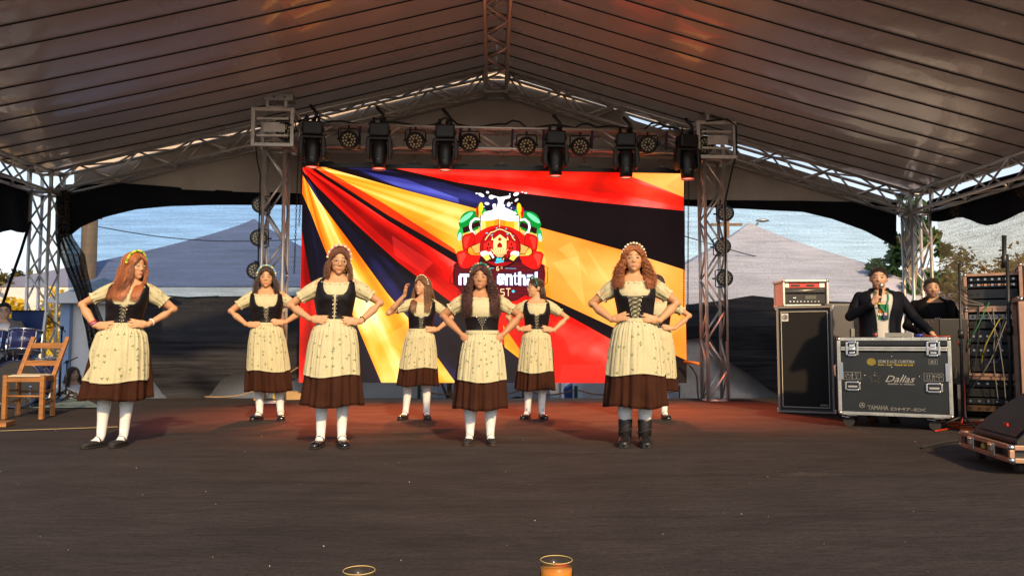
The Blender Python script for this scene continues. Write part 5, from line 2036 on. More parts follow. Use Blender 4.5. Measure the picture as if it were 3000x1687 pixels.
    def sk(a, bb):
        th = 2 * pi * a
        z = 1.0 + (hem - 1.0) * bb
        rx, ry = sk_r(z)
        f = folds_(th, z) * 1.2
        zz2 = z + (.010 * sin(th * 3 + fa[4]) * bb)
        return Vector(((rx + f) * sin(th), .004 - (ry + f) * cos(th), zz2))
    g = MB().grid(sk, 150, 26, closed=True)
    part('skirt', g, M['brown'], root, smooth=True, warp=warp, solid=.004)
    W2 = radians(apron_w)
    def ap(a, bb):
        th = -W2 + 2 * W2 * a
        ed = abs(2 * a - 1)
        z = 1.003 + (ah + .012 * sin(th * 3 + fa[1]) + .03 * max(0, ed - .93) / .07 - 1.003) * bb
        rx, ry = sk_r(z)
        f = folds_(th, z) * .75 + (.003 * sin(th * 30 + fa[2]) + .0018 * sin(th * 52 + fa[4])) * (1 - bb * .5)
        off = .012
        pz = Vector(((rx + off + f) * sin(th), .004 - (ry + off + f) * cos(th), z))
        if apron_tuck and a < .2:
            k = (1 - a / .2) * max(0, 1 - abs(bb - .78) / .22)
            pz.x += apron_tuck * .06 * k
            pz.y -= .05 * k
            pz.z += .02 * k
        return pz
    g = MB().grid(ap, 110, 34)
    me = mesh_of('apron', g, True, warp)
    at = me.attributes.new('UVc', 'FLOAT_VECTOR', 'POINT')
    arr = np.zeros((len(g.v), 3), np.float32)
    jj = np.arange(len(g.v))
    arr[:, 0] = (jj % 110) / 109 * .62 + seed * 3.7
    arr[:, 1] = (jj // 110) / 33 * .50 + seed * 1.3
    at.data.foreach_set('vector', arr.ravel())
    apo = part('apron', me, M['apron'], root, solid=.003)
    g = MB()
    def hemf(a, bb):
        p = Vector(ap(a, .975 + bb * .03))
        p.y -= .0035
        return p
    g.grid(hemf, 110, 3)
    part('hem_band', g, M['cream'], apo, smooth=True, warp=warp, solid=.002)
    def wb(a, bb):
        th = -W2 * 1.15 + 2.3 * W2 * a
        return tp(1.0 + .014 - .034 * bb, th, .024, gx)
    part('waistband', MB().grid(wb, 40, 4), M['cream'], apo, smooth=True, warp=warp, solid=.003)
    # ---------------- socks and shoes
    for i, s in enumerate((-1, 1)):
        knee, calf, ank, d = legs[i]
        top_z = .41
        g = MB()
        pk = knee.lerp(calf, .2)
        if feet == 'boots':
            pk = calf + Vector((0, 0, -.01))
            pts = [pk, calf.lerp(ank, .3), calf.lerp(ank, .6)]
            rr = [.054 * ga, .052 * ga, .046]
        else:
            hl = Vector((ank.x, ank.y, .04))
            pts = [pk, calf, calf.lerp(ank, .5), ank, ank + Vector((0, 0, -.02)) + d * .012, hl + d * .045 - Vector((0, 0, .002)), hl + d * .085 - Vector((0, 0, .010)), hl + d * .120 - Vector((0, 0, .020))]
            rr = [.055 * ga, .0545 * ga, .043 * ga, .0345, .036, .0330, .0280, .018]
        pts2, rr2 = [], []
        for a_, b__, ra, rb in zip(pts[:-1], pts[1:], rr[:-1], rr[1:]):
            for q in (0, .5):
                pts2.append(a_.lerp(b__, q))
                rr2.append(ra + (rb - ra) * q + .001 * math.sin(len(pts2) * 2.1 + seed))
        pts2.append(pts[-1])
        rr2.append(rr[-1])
        g.tube(pts2, rr2, 20)
        part('sock', g, M['sock'], root, smooth=True, warp=warp)
        g = MB()
        o = Vector((ank.x, ank.y, 0)) - d * .030
        side = Vector((-d.y, d.x, 0))
        if feet == 'boots':
            prof = [(-.012, .030, .075), (.0, .040, .085), (.03, .044, .085), (.07, .046, .082), (.11, .047, .070), (.16, .050, .058), (.205, .045, .050), (.232, .030, .040), (.240, .012, .03)]
            gb = MB().tube([Vector((ank.x, ank.y + .002, .05)), Vector((ank.x, ank.y + .004, .12)), Vector((ank.x, ank.y + .006, .19)), Vector((ank.x, ank.y + .006, .205))], [.050, .051, .056, .055], 20, cap=False)
            lea = M['leather']
        else:
            prof = [(-.008, .018, .050), (.0, .029, .054), (.03, .033, .050), (.06, .034, .044), (.095, .038, .050), (.14, .041, .050), (.18, .037, .044), (.205, .025, .034), (.217, .009, .018)]
            gb = None
            lea = M['patent'] if feet == 'patent' else M['matte_shoe']
        nn = 16
        vs = []
        for (t_, hw, hh) in prof:
            for k in range(nn):
                a = 2 * pi * k / nn
                x = hw * math.copysign(abs(cos(a)) ** .8, cos(a))
                z = hh * (.5 + .5 * math.copysign(abs(sin(a)) ** .7, sin(a)))
                vs.append(o + d * t_ + side * x + Vector((0, 0, z + .006)))
        fs = [(i_ * nn + k, i_ * nn + (k + 1) % nn, (i_ + 1) * nn + (k + 1) % nn, (i_ + 1) * nn + k) for i_ in range(len(prof) - 1) for k in range(nn)]
        fs += [tuple(reversed(range(nn))), tuple((len(prof) - 1) * nn + k for k in range(nn))]
        g.add(vs, fs)
        shoe = part('boot' if feet == 'boots' else 'shoe', g, lea, root, smooth=True, warp=warp)
        if gb:
            part('boot_shaft', gb, lea, shoe, smooth=True, warp=warp, solid=.004)
            part('strap', MB().tube([Vector((ank.x + .056 * cos(q), ank.y + .0 + .056 * sin(q), .115 + .02 * cos(q))) for q in np.linspace(0, 2 * pi, 18)], .006, 6, cap=False), M['black_rubber'], shoe, smooth=True, warp=warp)
        else:
            pts = [o + d * (.075 - .012 * abs(cos(q))) + side * (.040 * cos(q)) + Vector((0, 0, .030 + .052 * sin(q))) for q in np.linspace(0, pi, 12)]
            part('strap', MB().tube(pts, .0052, 6), lea, shoe, smooth=True, warp=warp)
        g = MB()
        outl = [(q[0], q[1] + .002) for q in prof]
        poly = [o + d * t_ + side * hw for t_, hw in outl] + [o + d * t_ - side * hw for t_, hw in reversed(outl)]
        hgt = .012 if feet != 'boots' else .025
        g.add([p + Vector((0, 0, 0)) for p in poly] + [p + Vector((0, 0, hgt)) for p in poly],
              [tuple(range(len(poly)))[::-1], tuple(range(len(poly), 2 * len(poly)))] + [(k, (k + 1) % len(poly), (k + 1) % len(poly) + len(poly), k + len(poly)) for k in range(len(poly))])
        if feet != 'boots':
            g.box(o + d * .02 + Vector((0, 0, .006)), (.045, .05, .012))
        part('sole', g, M['black_rubber'] if feet != 'loafer' else M['sole'], shoe, warp=warp)
    # ---------------- hair, band, glasses
    hm = hair_mat('hair_' + str(seed), hcol)
    hp = dict(length=.30, seed=seed, gx=gx)
    hp.update(hair or {})
    make_hair('hair', T, hm, root, warp, **hp)
    if band:
        flower_band(root, T, band[0], warp, n=band[1], r=band[2], rise=band[3] if len(band) > 3 else 0)
    if glasses:
        add_glasses(root, T, warp, M['gold_wire'])
    if extra:
        extra(root, warp, elbows)
    return root

def add_glasses(root, T, warp, m, r=.0235):
    g = MB()
    for s in (-1, 1):
        g.tube([T @ Vector((s * .032 + r * cos(q), -.099 + .006 * abs(s * .032 + r * cos(q)) / .05, .110 + r * .88 * sin(q))) for q in np.linspace(0, 2 * pi, 22)], .0014, 5, cap=False)
        g.tube([T @ Vector((s * (.032 + r), -.094, .116)), T @ Vector((s * .078, -.05, .115)), T @ Vector((s * .080, .0, .112))], .0015, 5)
    g.tube([T @ Vector((-.0085, -.098, .114)), T @ Vector((0, -.101, .117)), T @ Vector((.0085, -.098, .114))], .0014, 5)
    return part('glasses', g, m, root, smooth=True, warp=warp)

def bracelet(i, col, t_=.12, r=.0285, thick=.005, lab=None):
    def f(root, warp, elbows):
        S_, E_, W_ = elbows[i]
        c = W_.lerp(E_, t_)
        d = (E_ - W_).normalized()
        u = d.cross(Vector((0, 1, 0))).normalized()
        v = u.cross(d)
        g = MB().tube([c + u * (r * cos(q)) + v * (r * sin(q)) for q in np.linspace(0, 2 * pi, 20)], thick, 6, cap=False)
        part('bracelet', g, col, root, smooth=True, warp=warp)
    return f
def many(*fs):
    return lambda *a: [f(*a) for f in fs]

F_ = lambda nm, c: flat_mat(nm, c)
yel, grn, pnk, pale, blu, teal, crm, dgrn, wht = (F_('flower_yellow', (.70, .60, .06)), F_('flower_green', (.15, .42, .05)), F_('flower_pink', (.60, .25, .34)), F_('flower_pale', (.72, .62, .34)),
    F_('flower_blue', (.22, .42, .52)), F_('flower_teal', (.05, .28, .24)), F_('flower_cream', (.55, .42, .26)), F_('flower_dark_green', (.03, .16, .07)), F_('flower_white', (.75, .68, .55)))

ARM_ROT = dict(aim=(-.90, -.40, .05))
dancer('long red-haired dancer in a yellow-green headband looking to the right, leftmost of the front row', 325, 1306, 737, 362, 384, yaw=0.32, head=(.78, .06, .0), gx=0.95,
       skin=(.52, .275, .145), hair=dict(length=.29, n=700, spread=.7, vol=1.1, face_gap=42, inward=.05, wave=.012, thick=.0034), hcol=(.34, .105, .028), brow=(.22, .09, .04),
       band=([yel, grn, yel], 17, 0.0099), lacing='narrow', neck=1.165, feet='matte', foot_yaw=(-38, -22), stance=.085, hem=0.385, ah=0.535, hem_r=0.285, seed=1, voxel=.0066,
       apron_tuck=1.0, extra=many(bracelet(0, F_('red_band', (.6, .03, .08)), .12), bracelet(0, F_('purple_band', (.15, .04, .3)), .03, .026), bracelet(1, F_('white_band', (.75, .72, .66)), .16, .029, .006)))
dancer('tall dancer with glasses, short fringe and a pink flower headband, second of the front row', 969, 1306, 720, 981, 986, yaw=0.18, head=(.18, .14, .06), gx=0.93,
       skin=(.51, .27, .145), hair=dict(length=.15, n=520, spread=.45, vol=.8, face_gap=54, fringe=110, thick=.0036), hcol=(.13, .040, .014), brow=(.12, .05, .03),
       band=([pale, pnk, pale, pnk], 17, 0.0108), lacing='hooks', neck=1.205, feet='patent', foot_yaw=(-14, 12), stance=.082, ah=0.565, hem_r=0.262, seed=2, voxel=.0066, glasses=True,
       extra=bracelet(1, M['lace'], .12, .027, .0035), hem=0.325)
dancer('dark-haired dancer in a pale blue headband by the left tower, leftmost of the back row', 792, 1228, 780, 783, 779, yaw=0.26, head=(-.03, .02, 0), gx=1.0, fat=1.05,
       skin=(.51, .27, .145), hair=dict(length=.17, n=400, spread=.8, vol=1.0, face_gap=52, thick=.0038), hcol=(.035, .013, .008), band=([blu, pale, blu], 15, 0.0108), lacing='narrow', neck=1.18,
       feet='patent', foot_yaw=(-25, 4), stance=.105, hem=0.295, ah=0.51, hem_r=0.252, seed=3, voxel=.0080)
dancer('dancer in the back row shading her eyes with a raised hand, second from the left', 1218, 1226, 809, 1232, 1238, yaw=0.14, head=(-.70, -.12, 0), gx=0.9,
       skin=(.51, .27, .145), hair=dict(length=.30, n=420, spread=.7, vol=1.0, face_gap=56, wave=.008, thick=.0036), hcol=(.15, .065, .025), band=([wht, crm], 15, 0.0086), lacing='narrow', neck=1.15,
       arms=[dict(ts=1, e=(.370, -.08, 1.190), w=(.205, -.16, 1.385), aim=(-.10, -.10, .60), nrm=(.85, .5, .1), curl=.35), None], feet='patent', foot_yaw=(-22, 6), stance=.118, hem=0.375, ah=0.57, hem_r=0.246, seed=4, voxel=.0080)
dancer('dancer with long dark curls and teal headband, standing in front of the screen logo', 1406, 1299, 775, 1413, 1408, yaw=0.05, head=(-.10, .02, .02), gx=1.0, fat=1.10,
       skin=(.40, .20, .10), hair=dict(length=.36, n=520, curl=.015, spread=.85, vol=1.35, face_gap=52, thick=.0032, period=.05), hcol=(.060, .012, .008), brow=(.03, .012, .008),
       band=([teal, crm, teal, dgrn], 13, 0.0108), lacing='vee', neck=1.135, arms=[dict(w=(.195, -.062, .985), aim=(-.62, -.34, -.62), nrm=(.45, -.85, .2)), dict(w=(.195, -.062, .985), aim=(-.62, -.34, -.62), nrm=(.45, -.85, .2))],
       feet='loafer', foot_yaw=(-10, 8), stance=.092, hem=0.315, ah=0.565, hem_r=0.264, armf=1.15, seed=5, voxel=.0066, apron_w=72)
dancer('dancer in profile facing left, hair tied back under a green headband, back row', 1566, 1225, 812, 1572, 1573, yaw=-0.03, head=(-1.15, .03, 0), gx=0.9,
       skin=(.53, .29, .16), hair=dict(length=.20, n=330, spread=.3, vol=.2, face_gap=100, back_only=True, thick=.0042), hcol=(.06, .022, .012), band=([dgrn, teal, dgrn], 15, 0.0103), lacing='narrow', neck=1.185,
       feet='patent', foot_yaw=(-20, 16), stance=.080, hem=0.325, ah=0.53, hem_r=0.242, seed=6, voxel=.0080)
dancer('dancer with big curly ginger hair and black ankle boots, rightmost of the front row', 1860, 1303, 717, 1862, 1858, yaw=-0.15, head=(.02, -.05, 0), gx=0.98, fat=1.06,
       skin=(.50, .265, .135), hair=dict(length=.24, n=620, curl=.013, spread=.85, vol=1.4, face_gap=54, thick=.0030, period=.045), hcol=(.36, .115, .030), brow=(.12, .05, .03),
       band=([wht, wht, crm], 13, 0.0103), lacing='wide', neck=1.190, feet='boots', foot_yaw=(-3, 4), stance=.078, ah=0.565, hem_r=0.272, armf=1.12, seed=7, voxel=.0066, hem=0.31)
dancer('dancer mostly hidden behind the curly-haired one, rightmost of the back row', 1922, 1226, 806, 1925, 1925, yaw=-0.15, head=(.0, .0, 0), gx=0.92,
       skin=(.50, .28, .155), hair=dict(length=.16, n=260, spread=.6, vol=.8, face_gap=52), hcol=(.04, .016, .010), band=([crm], 11, 0.0086), lacing='narrow', neck=1.16,
       feet='patent', foot_yaw=(-12, 14), stance=.090, hem=0.315, ah=0.45, hem_r=0.245, seed=8, voxel=.0090)
# ================================================================== HELPERS FOR EQUIPMENT
def frame(pl, pr):
    pl, pr = Vector(pl), Vector(pr)
    return Vector((pl.x, pl.y, 0)), atan2(pr.y - pl.y, pr.x - pl.x), (Vector((pr.x, pr.y)) - Vector((pl.x, pl.y))).length

def text_part(txt, size, x, z, m, parent, y=-.004, name='lettering', shear=0.0, sx=1.0, bold=0.0, align='LEFT', outline=False, rot=0):
    cu = bpy.data.curves.new('t', 'FONT')
    cu.body = txt
    cu.size = size
    cu.shear = shear
    cu.align_x = align
    cu.resolution_u = 2
    if outline:
        cu.fill_mode = 'NONE'
        cu.bevel_depth = size * .022
        cu.bevel_resolution = 0
    else:
        cu.offset = bold
    o = bpy.data.objects.new('t', cu)
    COL.objects.link(o)
    dg = bpy.context.evaluated_depsgraph_get()
    dg.update()
    me = bpy.data.meshes.new_from_object(o.evaluated_get(dg))
    bpy.data.objects.remove(o)
    me.name = name
    Mx = Matrix.Translation((x, y, z)) @ Matrix.Rotation(pi / 2, 4, 'X') @ Matrix.Rotation(rot, 4, 'Z') @ Matrix.Diagonal((sx, 1, 1, 1))
    me.transform(Mx)
    me.materials.clear()
    return part(name, me, m, parent)

def edge_frame(root, x0, x1, y0, y1, z0, z1, m, w=.03, name='edge_profile'):
    for x in (x0, x1):
        for y in (y0, y1):
            part(name, MB().box((x, y, (z0 + z1) / 2), (w, w, z1 - z0 - w)), m, root, bevel=.003)
    for z in (z0, z1):
        for y in (y0, y1):
            part(name, MB().box(((x0 + x1) / 2, y, z), (x1 - x0 - w, w, w)), m, root, bevel=.003)
        for x in (x0, x1):
            part(name, MB().box((x, (y0 + y1) / 2, z), (w, y1 - y0 - w, w)), m, root, bevel=.003)
    cm = mesh_of('corner_ball', MB().ball((0, 0, 0), .021, 12, 8))
    for x in (x0, x1):
        for y in (y0, y1):
            for z in (z0, z1):
                o = part('corner_ball', cm, M['steel'], root)
                o.location = (x, y, z)

def caster(root, x, y, zt, r=.05, yaw=0.0):
    c = part('caster', MB().box((x, y, zt - .008), (.09, .07, .012)).beam((x - .03, y, zt - .015), (x - .04, y + .01, r), .05, .012), M['steel'], root)
    part('wheel', MB().cyl((x - .035, y - .02, r), (x - .035, y + .02, r), r, 20), M['black_rubber'], c)
    part('brake', MB().beam((x - .03, y - .025, zt - .03), (x - .10, y - .03, zt - .02), .03, .006), M['steel'], c)

def wire(pts, r, m, label, cat='cable', name='cable', group=None, sag=True, n=40, as_part=None):
    pts = [Vector(p) for p in pts]
    out_ = []
    K = len(pts)
    for i in range(K - 1):
        p0, p1, p2, p3 = pts[max(0, i - 1)], pts[i], pts[i + 1], pts[min(K - 1, i + 2)]
        for k in range(8):
            t_ = k / 8
            out_.append(.5 * ((2 * p1) + (p2 - p0) * t_ + (2 * p0 - 5 * p1 + 4 * p2 - p3) * t_ * t_ + (3 * p1 - p0 - 3 * p2 + p3) * t_ ** 3))
    out_.append(pts[-1])
    g = MB().tube(out_, r, 6)
    if as_part is not None:
        return part(name, g, m, as_part, smooth=True)
    return single(name, g, m, label, cat, smooth=True, group=group)

M['red_cable'] = mat('red_cable', (.45, .03, .01), .5)
M['alu_warm'] = mat('case_edge_warm_lit', (.40, .24, .17), .5, .75, var=.15, vscale=10)  # warm reflected light put into the aluminium colour
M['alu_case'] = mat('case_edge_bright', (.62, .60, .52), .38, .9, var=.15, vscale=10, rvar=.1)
M['grille'] = mat('black_grille_cloth', (.006, .006, .006), .9)
M['tolex'] = mat('tolex', (.02, .02, .02), .6, bump=.4, bscale=150, bdist=.002)

# ---- bass cabinet
loc, rz_, wd = frame(FL(2281, 1208), FL(2447, 1214))
H_ = P(2276, 896, loc.y).z
cab = thing('bass_cabinet', 'tall black bass speaker cabinet with pale piping round its grille', 'speaker cabinet', loc, rz_)
part('cabinet', MB().box((wd / 2, .23, H_ / 2 + .01), (wd, .44, H_ - .02)), M['tolex'], cab, bevel=.01)
part('front_edge', MB().box((.012, -.005, H_ / 2), (.022, .03, H_ - .02)).box((wd - .012, -.005, H_ / 2), (.022, .03, H_ - .02)).box((wd / 2, -.005, .02), (wd - .05, .03, .022)).box((wd / 2, -.005, H_ - .02), (wd - .05, .03, .022)), mat('worn_edge', (.22, .19, .16), .5), cab)
part('grille', MB().box((wd / 2, -.004, H_ / 2), (wd - .11, .02, H_ - .15)), M['grille'], cab)
g = MB()
x0, x1, z0, z1 = .055, wd - .055, .075, H_ - .075
for a, b in (((x0, z0), (x1, z0)), ((x1, z0), (x1, z1)), ((x1, z1), (x0, z1)), ((x0, z1), (x0, z0))):
    g.tube([(a[0], -.017, a[1]), (b[0], -.017, b[1])], .004, 6)
part('piping', g, mat('piping', (.55, .52, .45), .5), cab)
bdg = part('badge', MB().box((x0 + .045, -.018, z1 - .065), (.075, .006, .095)), mat('badge_silver', (.62, .60, .55), .4), cab)
c0 = Vector((x0 + .045, -.023, z1 - .065))
part('badge_ring', MB().tube([c0 + Vector((.026 * cos(a), 0, .026 * sin(a))) for a in np.linspace(0, 2 * pi, 20)], .004, 5, cap=False)
     .tube([c0 + Vector((.011 * cos(a), 0, .011 * sin(a))) for a in np.linspace(0, 2 * pi, 14)], .004, 5, cap=False).beam(c0 + Vector((.012, 0, .012)), c0 + Vector((.012, 0, -.02)), .006, .004), M['black_plastic'], bdg)
pl_ = part('name_plate', MB().box((x1 - .06, -.018, z0 + .03), (.085, .006, .018)), bpy.data.materials['worn_edge'], cab)
for x in (0, wd):
    for z in (.03, H_ - .03):
        part('corner', MB().box((x, .02, z), (.03, .06, .05)), M['steel'], cab, bevel=.006)
part('side_handle', MB().box((wd + .004, .2, H_ * .75), (.01, .14, .09)), M['black_metal'], cab)

# ---- amp rack on the cabinet
R0 = P(2297, 893, loc.y + .02)
rk = thing('amp_rack', 'small flight-cased amplifier rack with a red fronted unit, on the bass cabinet', 'amp rack', (R0.x, R0.y, H_ + .004), -.06)
RW, RH, RD_ = .52, .30, .40
part('shell', MB().box((RW / 2, RD_ / 2, .008), (RW, RD_, .016)).box((RW / 2, RD_ / 2, RH - .008), (RW, RD_, .016)).box((.008, RD_ / 2, RH / 2), (.016, RD_, RH - .034)).box((RW - .008, RD_ / 2, RH / 2), (.016, RD_, RH - .034)).box((RW / 2, RD_ - .01, RH / 2), (RW - .034, .016, RH - .034)),
     mat('silver_laminate', (.42, .42, .42), .4), rk)
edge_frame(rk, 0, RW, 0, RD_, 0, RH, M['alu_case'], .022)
u = part('amp_unit', MB().box((RW / 2, .03, RH - .055), (RW - .05, .02, .055)), mat('red_front', (.50, .035, .02), .4), rk)
part('display', MB().box((RW * .28, .017, RH - .055), (.10, .008, .022)).box((RW * .62, .017, RH - .055), (.09, .008, .022)), M['black_plastic'], u)
part('rack_ear', MB().box((.045, .018, RH - .055), (.04, .008, .05)).box((RW - .06, .018, RH - .055), (.06, .008, .05)), M['alu_case'], u)
u = part('blank_unit', MB().box((RW / 2, .03, RH - .115), (RW - .05, .02, .05)), M['black_plastic'], rk)
part('pull_strip', MB().tube([(.06, .018, RH - .125), (RW / 2, .012, RH - .115), (RW - .06, .018, RH - .105)], .006, 6), M['alu_case'], u, smooth=True)
u = part('bass_amp', MB().box((RW / 2, .03, .085), (RW - .05, .02, .11)), M['black_metal'], rk)
part('panel_screen', MB().box((RW * .62, .016, .10), (.13, .008, .045)), mat('dim_screen', (.10, .11, .09), .3), u)
g = MB()
for i in range(9):
    g.cyl((.08 + i * .042, .012, .050), (.08 + i * .042, .02, .050), .010, 8)
part('knobs', g, M['steel'], u, kind='stuff')
part('badge', MB().tube([(.13 + .02 * cos(a), .014, .105 + .012 * sin(a)) for a in np.linspace(0, 2 * pi, 14)], .003, 5, cap=False), M['steel'], u)
lt = part('latch', MB().box((RW + .013, .10, RH * .52), (.006, .10, .13)), M['steel'], rk, bevel=.004)
part('latch_hook', MB().box((RW + .02, .10, RH * .52), (.008, .05, .06)), M['chrome'], lt)

# ---- grey cased box behind
q = P(2460, 980, 9.2)
bx_ = thing('equipment_case', 'plain grey upright case between the bass cabinet and the mixer case', 'case', (q.x - .12, 9.3, 0), -.1)
part('body', MB().box((.16, .2, .66), (.34, .4, 1.28)), mat('grey_case', (.09, .09, .10), .5), bx_, bevel=.03)
part('latch', MB().box((.3, -.012, .95), (.04, .02, .10)), M['steel'], bx_)

# ---- the big mixer flight case
loc, rz_, CWd = frame(FL(2468, 1250), FL(2782, 1277))
rz_, CWd = -.488, 1.0
loc = loc - Vector((cos(rz_), sin(rz_), 0)) * .03
ZB, ZT = .125, .885
case = thing('mixer_flight_case', 'large black flight case on castors with printed logos and metal edges', 'flight case', loc, rz_)
DP = .62
part('front_panel', MB().box((CWd / 2, .012, (ZB + ZT) / 2 - .06), (CWd - .05, .012, ZT - ZB - .17)), M['case_black'], case)
part('lid', MB().box((CWd / 2, .012, ZT - .045), (CWd - .05, .012, .06)), M['case_black'], case)
part('side_panel', MB().box((.012, DP / 2, (ZB + ZT) / 2), (.012, DP - .04, ZT - ZB - .04)), M['case_black'], case)
part('side_panel', MB().box((CWd - .012, DP / 2, (ZB + ZT) / 2), (.012, DP - .04, ZT - ZB - .04)), M['case_black'], case)
part('back_panel', MB().box((CWd / 2, DP - .012, (ZB + ZT) / 2), (CWd - .05, .012, ZT - ZB - .04)), M['case_black'], case)
part('top_panel', MB().box((CWd / 2, DP / 2, ZT - .006), (CWd - .04, DP - .04, .012)), M['case_black'], case)
part('bottom_panel', MB().box((CWd / 2, DP / 2, ZB + .006), (CWd - .04, DP - .04, .012)), M['case_black'], case)
edge_frame(case, .015, CWd - .015, .015, DP - .015, ZB + .015, ZT - .015, M['alu_case'], .032)
part('lid_rail', MB().box((CWd / 2, .004, ZT - .098), (CWd - .066, .024, .018)).box((CWd / 2, .006, ZT - .120), (CWd - .066, .024, .018)), M['alu_case'], case, bevel=.003)
g = MB()
for i in range(11):
    for z in (ZB + .015, ZT - .015):
        g.ball((.08 + i * (CWd - .16) / 10, -.002, z), .005, 8, 5)
for i in range(5):
    for x in (.015, CWd - .015):
        g.ball((x, -.002, ZB + .1 + i * .12), .005, 8, 5)
part('rivets', g, M['chrome'], case, smooth=True, kind='stuff')

def cf(x, y):
    s = (x - 40) / 1515
    top, bot = 140 + 50 * s, 1120 + 130 * s
    return s * CWd, ZT - (y - top) / (bot - top) * (ZT - ZB)
def rim_rect(x, z, w_, h_, t_, y, dpt):
    return MB().box((x - w_ / 2, y, z), (t_, dpt, h_)).box((x + w_ / 2, y, z), (t_, dpt, h_)).box((x, y, z - h_ / 2), (w_ - t_, dpt, t_)).box((x, y, z + h_ / 2), (w_ - t_, dpt, t_))
for x, y in ((250, 290), (1328, 330)):
    X, Z = cf(x, y)
    dsh = part('latch_dish', rim_rect(X, Z, .098, .128, .020, -.006, .016), M['steel'], case, bevel=.004)
    part('dish_back', MB().box((X, .002, Z), (.09, .006, .12)), M['black_metal'], dsh)
    part('latch', MB().box((X, -.008, Z + .03), (.05, .014, .03)).box((X, -.010, Z - .005), (.045, .014, .022)).beam((X - .035, -.012, Z - .005), (X + .035, -.012, Z - .012), .012, .012).box((X, -.008, Z - .04), (.05, .012, .02)), M['chrome'], dsh, bevel=.003)
for x, y in ((245, 770), (1325, 842)):
    X, Z = cf(x, y)
    dsh = part('handle_dish', rim_rect(X, Z, .125, .075, .018, -.005, .014), M['steel'], case, bevel=.004)
    part('dish_back', MB().box((X, .002, Z), (.12, .006, .07)), M['black_metal'], dsh)
    part('grip', MB().box((X, -.012, Z - .005), (.085, .012, .022)), M['alu_dull'], dsh, bevel=.003)
for sx, X in ((-1, 0), (1, CWd)):
    z = ZB + .43
    hp_ = part('end_plate', MB().box((X - sx * .035, -.004, z), (.035, .006, .17)), M['steel'], case)
    part('end_handle', MB().tube([(X + sx * .004, .04, z + .065), (X + sx * .03, .03, z + .045), (X + sx * .03, .03, z - .045), (X + sx * .004, .04, z - .065)], .012, 8), M['alu_warm'] if sx < 0 else M['black_rubber'], hp_, smooth=True)
for x in (.12, CWd - .12):
    for y in (.09, DP - .09):
        caster(case, x, y, ZB, .052)
# print
def tx(txt, x_, y_, w_target, size, m, **kw):
    X, Z = cf(x_, y_)
    o = text_part(txt, size, X, Z, m, case, **kw)
    xs_ = [v.co.x for v in o.data.vertices]
    if xs_:
        k = (w_target / 1515 * CWd) / (max(xs_) - min(xs_))
        mn = min(xs_)
        for v in o.data.vertices:
            v.co.x = X + (v.co.x - mn) * k
    return o
PY = .0045
tx('SOM E LUZ CURITIBA', 602, 482, 485, .036, M['print_grey'], y=PY, bold=.0004)
tx('Som - Luz - Painel de Led', 600, 520, 460, .022, M['print_yellow'], y=PY, bold=.0006)
X0, Z0 = cf(600, 492)
X1, Z1 = cf(1088, 505)
part('underline', MB().box(((X0 + X1) / 2, PY, Z0), (X1 - X0, .002, .0018)), M['print_yellow'], case)
tx('Dallas', 690, 735, 395, .090, M['print_grey'], y=PY, shear=.45, outline=False)
tx('audio e video', 722, 772, 350, .030, M['print_grey'], y=PY)
tx('YAMAHA', 440, 1080, 280, .060, M['print_grey'], y=PY, outline=True)
tx('DM7-EX', 752, 1105, 460, .038, M['print_grey'], y=PY, outline=True)
tx('01', 1290, 520, 62, .038, M['print_grey'], y=PY)
X, Z = cf(1322, 503)
part('number_box', rim_rect(X, Z, .072, .045, .002, PY, .002), M['print_grey'], case)
g = MB()
X, Z = cf(510, 470)
for i in range(9):
    hh = .036 * sqrt(max(.05, 1 - ((i - 4) / 4.6) ** 2))
    g.box((X + (i - 4) * .0088, PY, Z), (.0042, .002, hh * 2))
part('sound_logo', g, M['print_yellow'], case)
X, Z = cf(552, 680)
pts = [(X + (.064 if k % 2 == 0 else .027) * sin(k * pi / 5), PY, Z + (.060 if k % 2 == 0 else .026) * cos(k * pi / 5)) for k in range(11)]
part('star_logo', MB().tube(pts, .0016, 4), M['print_dark'], case)
for (x, y, kd) in ((180, 635, 0), (302, 640, 1), (1255, 700, 2), (1388, 708, 3)):
    X, Z = cf(x, y)
    g = rim_rect(X, Z, .074, .072, .0022, PY, .002)
    A_ = lambda pp: g.tube([(X + a, PY, Z + b) for a, b in pp], .0016, 4)
    if kd == 0:
        A_([(.008 * cos(a), .012 + .010 * sin(a)) for a in np.linspace(0, 2 * pi, 10)])
        A_([(-.024, .012), (-.020, -.012), (-.006, -.022)])
        A_([(.024, .012), (.020, -.012), (.006, -.022)])
    elif kd == 1:
        A_([(-.014, .024), (-.014, .008), (0, -.004), (.014, .008), (.014, .024), (-.014, .024)])
        A_([(0, -.004), (0, -.022)])
        A_([(-.012, -.024), (.012, -.024)])
    elif kd == 2:
        A_([(-.010, -.016), (-.010, .022)])
        A_([(.010, -.016), (.010, .022)])
        A_([(-.018, .010), (-.010, .022), (-.004, .012)])
        A_([(.004, .012), (.010, .022), (.018, .010)])
        A_([(-.022, -.022), (.022, -.022)])
    else:
        A_([(.024 * cos(a), .004 + .018 * sin(a)) for a in np.linspace(0, pi, 10)])
        A_([(-.024, .004), (.024, .004)])
        A_([(0, .004), (0, -.018), (.008, -.022)])
    part('handling_symbol', g, M['print_grey'], case)
X, Z = cf(366, 1022)
g = MB().tube([(X + .024 * cos(a), PY, Z + .024 * sin(a)) for a in np.linspace(0, 2 * pi, 20)], .002, 4, cap=False)
for k in range(3):
    g.tube([(X, PY, Z), (X + .019 * sin(k * 2.094), PY, Z + .019 * cos(k * 2.094))], .0032, 4)
part('fork_logo', g, M['print_grey'], case)
X, Z = cf(770, 338)
